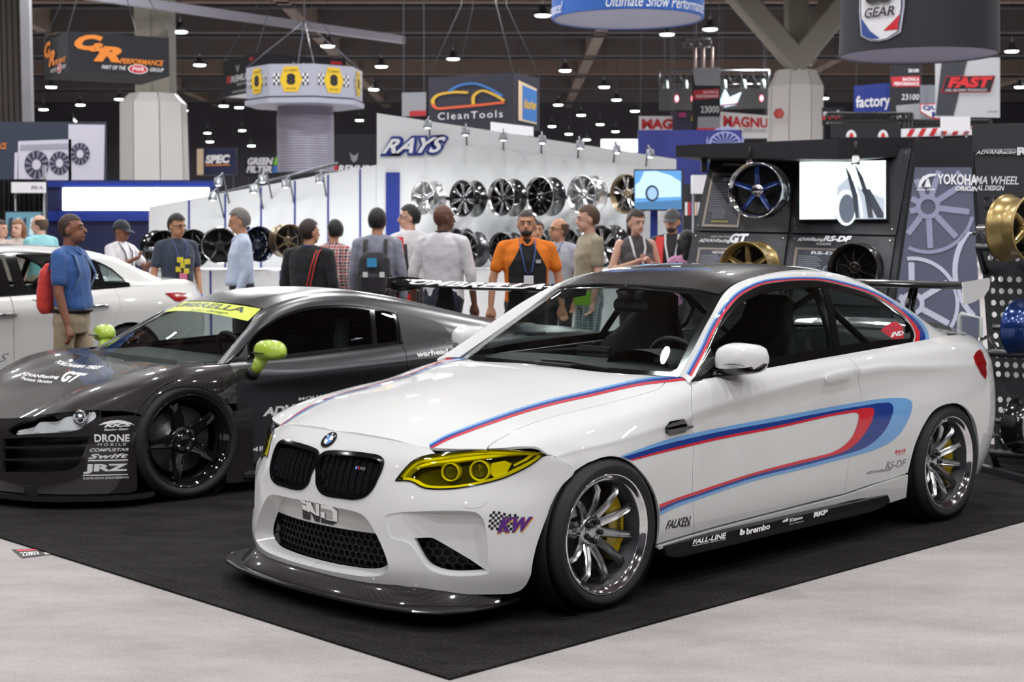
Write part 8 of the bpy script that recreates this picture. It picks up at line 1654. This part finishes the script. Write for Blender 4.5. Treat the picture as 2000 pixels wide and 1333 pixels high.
c_navy = cloth('navy', (52, 60, 78)); c_khaki = cloth('khaki', (178, 160, 134)); c_blue = cloth('blue', (60, 100, 165)); c_lblue = cloth('paleblue', (196, 208, 232)); c_black = cloth('black', (34, 34, 38)); c_dark = cloth('dark', (46, 44, 50)); c_white = cloth('white', (228, 226, 230)); c_grey = cloth('grey', (150, 152, 168)); c_greyl = cloth('greylight', (178, 180, 192)); c_sand = cloth('sand', (160, 150, 128)); c_jean = cloth('jean', (52, 66, 96)); c_slate = cloth('slate', (78, 74, 78)); c_pink = cloth('pink', (214, 150, 190)); c_teal = cloth('teal', (140, 200, 206)); c_cream = cloth('cream', (222, 205, 196)); c_orange = cloth('orange', (240, 130, 36)); c_red = cloth('redbag', (225, 70, 62)); c_denimj = cloth('vest', (70, 84, 92)); 
LAN_B = M('lanyard_blue', C(70, 90, 150), .6); LAN_W = M('lanyard_white', C(225, 225, 228), .6); RED_T = M('red_band', C(222, 50, 50), .6); BLT = M('belt_black', C(25, 24, 24), .5)
# man in blue polo with red sackpack, walking right
r_, S_, h_ = person('man in blue short-sleeved shirt and khaki trousers walking past the saloon', 138, 419, 11.4, 80, 'brown', 'shaved', c_blue, c_khaki, arms=(((.1, .12, -1), (.02, -.12, -1)), ((-.12, -.06, -1), (-.02, -.28, -1))), head=8, tilt=-6, hairkind='crop', stride=.16, wide=1.12, collar=c_blue, belly=.02, tuck=True)
MB().tube([S_((.178*cos(a), .135*sin(a), .985)) for a in np.linspace(0, 2*pi, 24, endpoint=False)], .018, 6, closed=True).build('belt', BLT, r_)
bp_ = backpack('bright red drawstring backpack on the man in blue', r_, S_, c_red, .96, 1.36, .30, .14, cloth('strapblue', (90, 120, 170)), y=.12)
for z in (1.07, 1.22): MB().tube([S_((-.11, .285, z)), S_((.02, .29, z-.02)), S_((.10, .275, z-.03))], .004, 4).build('bag_seam', BKP, bp_)
# photographer
r_, S_, h_ = person('man in white tee shirt and dark cap raising a camera', 236, 432, 17., 62, 'brown', 'black', c_white, c_dark, arms=(((.30, -.55, -.85), (-.35, -.9, .42)), ((-.35, -.45, -.85), (.45, -.85, .45))), head=8, tilt=12, hairkind='crop', wide=1.05)
lanyard(r_, S_, BLT, 1.1, .008, M('badge_pink', C(230, 130, 160), .5))
def cap(root, S, hp, mat, bill=0.):
    V = []; F = []; n = 20
    for i in range(6):
        t = pi/2*i/5*1.06
        for j in range(n): a = 2*pi*j/n; V.append(S(hp(.089*sin(t)*cos(a), .012+.109*sin(t)*sin(a), .045+.098*cos(t))))
    F = [(i*n+j, (i+1)*n+j, (i+1)*n+(j+1) % n, i*n+(j+1) % n) for i in range(5) for j in range(n)]; MB().add(V, F, True).build('cap_crown', mat, root)
    V = []; 
    for j in range(9): a = radians(-148+j*14.5)+0; V += [S(hp(.087*cos(a), .012+.107*sin(a), .040)), S(hp(.082*cos(a), -.055+.12*sin(a), .022)), S(hp(.082*cos(a), -.055+.12*sin(a), .016)), S(hp(.087*cos(a), .012+.107*sin(a), .034))]
    F = [(j*4+q, j*4+q+1, (j+1)*4+q+1, (j+1)*4+q) for j in range(8) for q in range(3)]; MB().add(V, F, True).build('cap_brim', mat, root)
cap(r_, S_, h_, cloth('cap', (48, 50, 58))); 
co = empty('camera_body', 'black camera held up by the man in white tee shirt', 'camera', r_.location, r_.rotation_euler[2])
MB().box(S_((.0, -.47, 1.35)), (.15, .07, .10), bev=.01).build('camera_housing', BLT, co); MB().tube([S_((0, -.50, 1.35)), S_((0, -.62, 1.345))], [.036, .042], 12).build('camera_lens', BLKW, co); MB().box(S_((0, -.47, 1.42)), (.05, .05, .04), bev=.006).build('camera_flash', M('flash_pale', C(180, 185, 195), .4), co)
# man in dark tee shirt
r_, S_, h_ = person('man in navy tee shirt with yellow print and glasses looking at a wheel', 345, 420, 15.7, 38, 'olive', 'black', c_navy, c_jean, head=14, tilt=10, hairkind='messy', glasses=BLT, wide=1.08, arms=(((.15, -.05, -1), (-.1, -.45, -1)), ((-.2, .1, -1), (-.05, -.2, -1))))
yp = M('print_yellow', C(235, 215, 60), .7); 
for i, (x, z) in enumerate(((-.03, 1.27), (.05, 1.25), (-.05, 1.17), (.04, 1.15), (.0, 1.21))): MB().box(S_((x, -.140, z)), (.07, .012, .055), rz=.1*i, bev=.004).build('shirt_print', yp, r_)
lanyard(r_, S_, LAN_B, 1.07, .006, M('badge_pink'), M('badge_pink'))
bl_ = empty('bag', 'small bright blue bag in the hand of the navy tee shirt man', 'bag', r_.location, r_.rotation_euler[2]); link('bag_body', blob([prim_ell((.20, -.20, .80), (.10, .05, .09)), prim_cap((.18, -.17, .88), (.20, -.2, .82), .03, .06)], .012, 3, S_, .03), cloth('bagblue', (30, 80, 215)), bl_)
# grey-haired man
r_, S_, h_ = person('grey-haired man in pale blue long-sleeved shirt facing left', 470, 409, 15.2, -74, 'tan', 'grey', c_lblue, c_black, sleeve='long', head=-6, tilt=12, glasses=M('gold_wire', (.7, .5, .15), .3, .9), wide=1.06, collar=c_lblue, belly=.03, tuck=True, arms=(((.1, .05, -1), (.0, -.35, -1)), ((-.1, .1, -1), (0, -.2, -1))))
# black jacket with red straps
def band2(root, S, pts, w=.024):
    flat_strap(S, pts, w, .01).build('strap', BLT, root)
    for s_ in (-1, 1): flat_strap(S, [(p[0]+s_*w*.8, p[1]+.003, p[2]) for p in pts], w*.22, .01).build('strap_edge', RED_T, root)
r_, S_, h_ = person('person in black jacket with red-edged strap seen from behind', 604, 431, 14., 160, 'tan', 'dark', c_black, c_black, sleeve='long', head=-28, hairkind='messy', wide=1.28); band2(r_, S_, [(-.14, .02, 1.485), (-.135, .10, 1.43), (-.11, .142, 1.30), (-.07, .150, 1.12), (-.05, .145, .98)]); flat_strap(S_, [(-.07, .05, 1.50), (0, .085, 1.50), (.07, .05, 1.50)], .004, .01, (0, 0, 2)).build('lanyard', LAN_B, r_)
r_, S_, h_ = person('man in red and black plaid shirt wearing a face mask', 652, 431, 15.9, 148, 'tan', 'black', m_plaid('cloth_plaid', C(48, 40, 44), C(205, 80, 80), C(235, 225, 225)), c_black, sleeve='long', head=62, wide=1.0); band2(r_, S_, [(.16, .03, 1.47), (.15, .10, 1.42), (.10, .138, 1.30), (.04, .145, 1.12), (.0, .14, 1.0)])
V, F = prim_ell(h_(0, -.078, -.05), (.052, .034, .04), None, 12); MB().add([S_(v) for v in V], F, True).build('face_mask', WHITEP, r_)
# grey shirt with black backpack
r_, S_, h_ = person('dark-haired man in grey shirt carrying a black backpack, seen from behind', 737, 409, 14.6, 176, 'tan', 'black', c_grey, c_dark, sleeve='long', hairkind='short', wide=1.08, collar=c_grey)
bp_ = backpack('black backpack with a light blue tag on grey shirt man', r_, S_, c_dark, .92, 1.34, .34, .17, BLT, y=.13); MB().box(S_((.0, .345, 1.24)), (.09, .012, .085), rz=.1).build('bag_tag', M('tag_azure', C(70, 165, 220), .5), bp_)
for x in (-.10, .06): MB().box(S_((x, .36, 1.125)), (.045, .012, .05)).build('reflector', M('reflect', (.9, .95, .95), .3), bp_)
MB().box(S_((0, .30, 1.03)), (.26, .10, .20), bev=.03).build('bag_pocket', c_dark, bp_)
tb_ = empty('tote_bag', 'red and black long shoulder bag between the two young men', 'bag', tuple(at_y(779, 600, 14.9)*np.array([1, 1, 0])), 0.); flat_strap(lambda v: Vector(v), [(0, -.02, 1.47), (.01, -.08, 1.3), (.03, -.1, 1.1), (.05, -.12, .95)], .05, .01).build('bag_strap', RED_T, tb_); flat_strap(lambda v: Vector(v), [(.055, -.03, 1.40), (.07, -.09, 1.25), (.09, -.11, 1.08), (.105, -.13, .96)], .03, .01).build('bag_strap', BLT, tb_); MB().box((.07, -.1, .75), (.28, .12, .44), bev=.03).build('bag_body', BLT, tb_); MB().box((.07, -.165, .82), (.12, .01, .2)).build('bag_panel', RED_T, tb_)
r_, S_, h_ = person('young man in white shirt and thin glasses looking left', 800, 402, 15.5, -150, 'pale', 'black', c_white, c_dark, sleeve='long', head=66, hairkind='short', glasses=M('wire_grey', (.3, .3, .32), .3, .8), wide=.98); band2(r_, S_, [(-.15, .03, 1.47), (-.14, .10, 1.42), (-.12, .138, 1.30), (-.10, .145, 1.12)], .016)
# bald man in white shirt
r_, S_, h_ = person('bald man in white rolled-sleeve shirt turning away right', 866, 400, 13.6, 150, 'deep', 'shaved', c_white, cloth('inknavy', (30, 34, 52)), sleeve='rolled', head=-26, hairkind='none', wide=1.22, collar=c_white, stride=.14, arms=(((.25, .15, -1), (.1, -.15, -1)), ((-.2, -.1, -1), (-.05, -.15, -1))))
polyline(r_, S_, 'lanyard', [(-.06, .03, 1.515), (0, .07, 1.51), (.06, .03, 1.515)], .009, BLT)
# orange and black polo
def m_polo():
    m, nt, b = new_mat('polo_orange_black'); tc = nt.nodes.new('ShaderNodeTexCoord'); sp = nt.nodes.new('ShaderNodeSeparateXYZ'); nt.links.new(tc.outputs['Object'], sp.inputs[0])
    ab = nt.nodes.new('ShaderNodeMath'); ab.operation = 'ABSOLUTE'; nt.links.new(sp.outputs['X'], ab.inputs[0]); g = nt.nodes.new('ShaderNodeMath'); g.operation = 'GREATER_THAN'; g.inputs[1].default_value = .172
    zz_ = nt.nodes.new('ShaderNodeMath'); zz_.operation = 'MULTIPLY_ADD'; zz_.inputs[1].default_value = .55; zz_.inputs[2].default_value = -.66; nt.links.new(sp.outputs['Z'], zz_.inputs[0]); mxm = nt.nodes.new('ShaderNodeMath'); mxm.operation = 'MAXIMUM'; mxm.inputs[1].default_value = 0; nt.links.new(zz_.outputs[0], mxm.inputs[0]); ad = nt.nodes.new('ShaderNodeMath'); ad.operation = 'ADD'; nt.links.new(ab.outputs[0], ad.inputs[0]); nt.links.new(mxm.outputs[0], ad.inputs[1]); nt.links.new(ad.outputs[0], g.inputs[0])
    mx = nt.nodes.new('ShaderNodeMixRGB'); mx.inputs[1].default_value = (*C(34, 33, 36), 1); mx.inputs[2].default_value = (*C(240, 130, 36), 1); nt.links.new(g.outputs[0], mx.inputs[0]); nt.links.new(mx.outputs[0], b.inputs['Base Color']); b.inputs['Roughness'].default_value = .85; return m
r_, S_, h_ = person('bearded man in orange and black polo shirt with lanyard badge', 1028, 412, 13.5, 8, 'tan', 'dark', m_polo(), c_black, head=-12, tilt=2, hairkind='crop', beard='dark', collar=c_orange, wide=1.24, arms=(((.3, .02, -1), (.10, -.12, -1)), ((-.3, .02, -1), (-.10, -.12, -1))))
lanyard(r_, S_, LAN_B, 1.10, .008, LAN_B, WHITEP); MB().box(S_((.09, -.135, 1.29)), (.045, .01, .03), rz=.1).build('shirt_logo', M('logo_pale', C(190, 190, 195), .6), r_)
r_, S_, h_ = person('dark-haired visitor almost hidden behind the orange polo man', 1047, 431, 17., 10, 'tan', 'dark', c_greyl, c_black)
r_, S_, h_ = person('bald smiling man in grey short-sleeved shirt and blue lanyard', 1092, 427, 15.4, -40, 'tan', 'brown', c_greyl, c_dark, head=-22, bald=True, glasses=BLT, wide=1.1, collar=c_greyl); lanyard(r_, S_, LAN_B, 1.15, .007)
r_, S_, h_ = person('man in khaki tee shirt and checked shorts facing left', 1150, 403, 14.2, -72, 'pale', 'brown', c_sand, m_plaid('cloth_check', C(112, 140, 150), C(60, 84, 100), C(214, 222, 220), 6.), legs='short', head=-8, tilt=5, hairkind='short', wide=1.08, arms=(((.1, .0, -1), (.0, -.2, -1)), ((-.1, .1, -1), (0, -.2, -1))))
fl = empty('paper_bag', 'lime green folder carried by the man in khaki tee shirt', 'folder', r_.location, r_.rotation_euler[2]); MB().box(S_((.26, -.16, .90)), (.012, .17, .12), bev=.005).build('folder_sheet', M('folder_lime', C(140, 205, 50), .6), fl)
# woman with red strap
r_, S_, h_ = person('woman with dark ponytail in charcoal tank top holding a red strap', 1242, 412, 15., 12, 'pale', 'dark', c_slate, c_black, sleeve='none', head=14, tilt=8, hairkind='pony', fem=True, wide=1.05, arms=(((.3, -.1, -1), (-.62, -.62, .38)), ((-.35, -.1, -1), (.62, -.62, .30))))
lanyard(r_, S_, LAN_W, 1.02, .013)
for x in (-.02, .09): MB().tube([S_((x-.03, -.27, 1.15)), S_((x, -.28, 1.20)), S_((x+.03, -.28, 1.15)), S_((x+.05, -.28, 1.02)), S_((x+.05, -.26, .9))], .012, 6).build('red_strap', RED_T, r_)
r_, S_, h_ = person('bearded man in grey cap and dark vest with white lanyard', 1313, 411, 16.3, -10, 'tan', 'dark', c_dark, c_dark, head=-10, tilt=8, hairkind='short', beard='dark', wide=1.05); cap(r_, S_, h_, cloth('cap2', (84, 84, 88))); lanyard(r_, S_, LAN_W, 1.05, .012)
for sd in (1, -1): flat_strap(S_, [(.12*sd, -.05, 1.47), (.13*sd, -.12, 1.40), (.135*sd, -.15, 1.2), (.14*sd, -.15, 1.0)], .045, .01).build('vest_panel', c_denimj if sd > 0 else RED_T, r_)
r_, S_, h_ = person('long black-haired child in pink top seen from behind', 1342, 452, 14.4, 170, 'tan', 'black', c_pink, c_dark, hairkind='long', fem=True, wide=1.0)
for sd in (1, -1): flat_strap(S_, strap_path(sd)[:5], .008, .01).build('strap', BLT, r_)
# visitors beyond the saloon
r_, S_, h_ = person('dark-haired woman in pale cardigan at the left picture edge', 2, 432, 20.5, 60, 'pale', 'dark', c_cream, c_dark, sleeve='long', hairkind='long', fem=True)
r_, S_, h_ = person('woman with wavy auburn hair in cream cardigan', 36, 430, 20., -14, 'pale', 'auburn', c_cream, c_dark, sleeve='long', hairkind='long', fem=True, wide=1.08)
r_, S_, h_ = person('balding man in pale teal shirt seen from the side', 78, 421, 19.2, -120, 'pale', 'brown', c_teal, c_khaki, sleeve='short', head=25, bald=True, wide=1.2, collar=c_teal, tilt=6)
bpy.data.scenes.remove(SCRATCH)
# ------------------------------------------------------------------ gather small pieces of the cars under the part they sit on
NEST = {'headlight_housing': ('headlight', 'headlight_glass headlight_bezel headlight_seal headlight_strip headlight_reflector projector_ring projector_lens projector daylight_strip'),
 'grille_frame': ('grille', 'grille_slat grille_backing grille_badge'), 'badge_disc': ('badge', 'badge_ring badge_quarter badge_letter'), 'door': (None, 'door_handle handle_cup door_lettering door_lining'),
 'mirror_cap': ('door_mirror', 'mirror_base mirror_indicator mirror_arm mirror_stalk mirror_foot'), 'wing_plane': ('rear_spoiler', 'wing_endplate wing_strut'), 'aerofoil': ('rear_spoiler', 'aerofoil_endplate aerofoil_strut aerofoil_lettering'),
 'side_window': (None, 'window_trim window_pillar window_sticker window_lettering mirror_triangle'), 'splitter_blade': ('splitter', 'splitter_lip splitter_winglet'), 'splitter': (None, 'splitter_top'), 'plate_panel': (None, 'plate_lettering'), 'intake_frame': (None, 'intake_backing'),
 'intake_surround': (None, 'intake_duct'), 'front_bumper': (None, 'bumper_lettering chequer_flag washer_cover'), 'front_fascia': (None, 'fascia_lettering fascia_emblem intake_slat'), 'carbon_clamshell': (None, 'bonnet_lettering'), 'side_skirt': (None, 'skirt_lettering'), 'rear_wing': (None, 'wing_lettering quarter_lettering'),
 'front_wing': (None, 'wing_vent wing_vent_blade'), 'seat_back': ('seat', 'seat_cushion'), 'windscreen_banner': (None, 'banner_lettering'), 'windscreen': (None, 'windscreen_border wiper_arm'), 'dashboard': (None, 'instrument_hood dash_screen'), 'rear_door': (None, 'door_handle')}
bpy.context.view_layer.update()
def cen(o): b = [Vector(c) for c in o.bound_box]; return o.matrix_local @ (sum(b, Vector())/8)
for car in (coupe, r8, lex):
    kids = [c for c in car.children if c.type == 'MESH']; base = lambda o: o.name.split('.')[0]; pos = {c: cen(c) for c in kids}
    for pn, (new, ch) in NEST.items():
        ps = [c for c in kids if base(c) == pn and c.parent == car]
        if not ps: continue
        for c in kids:
            if base(c) in ch.split() and c not in ps and c.parent == car and c.name.split('.')[0] != 'wheel': c.parent = min(ps, key=lambda p: (pos[p]-pos[c]).length)
        if new:
            for p in ps: p.name = new
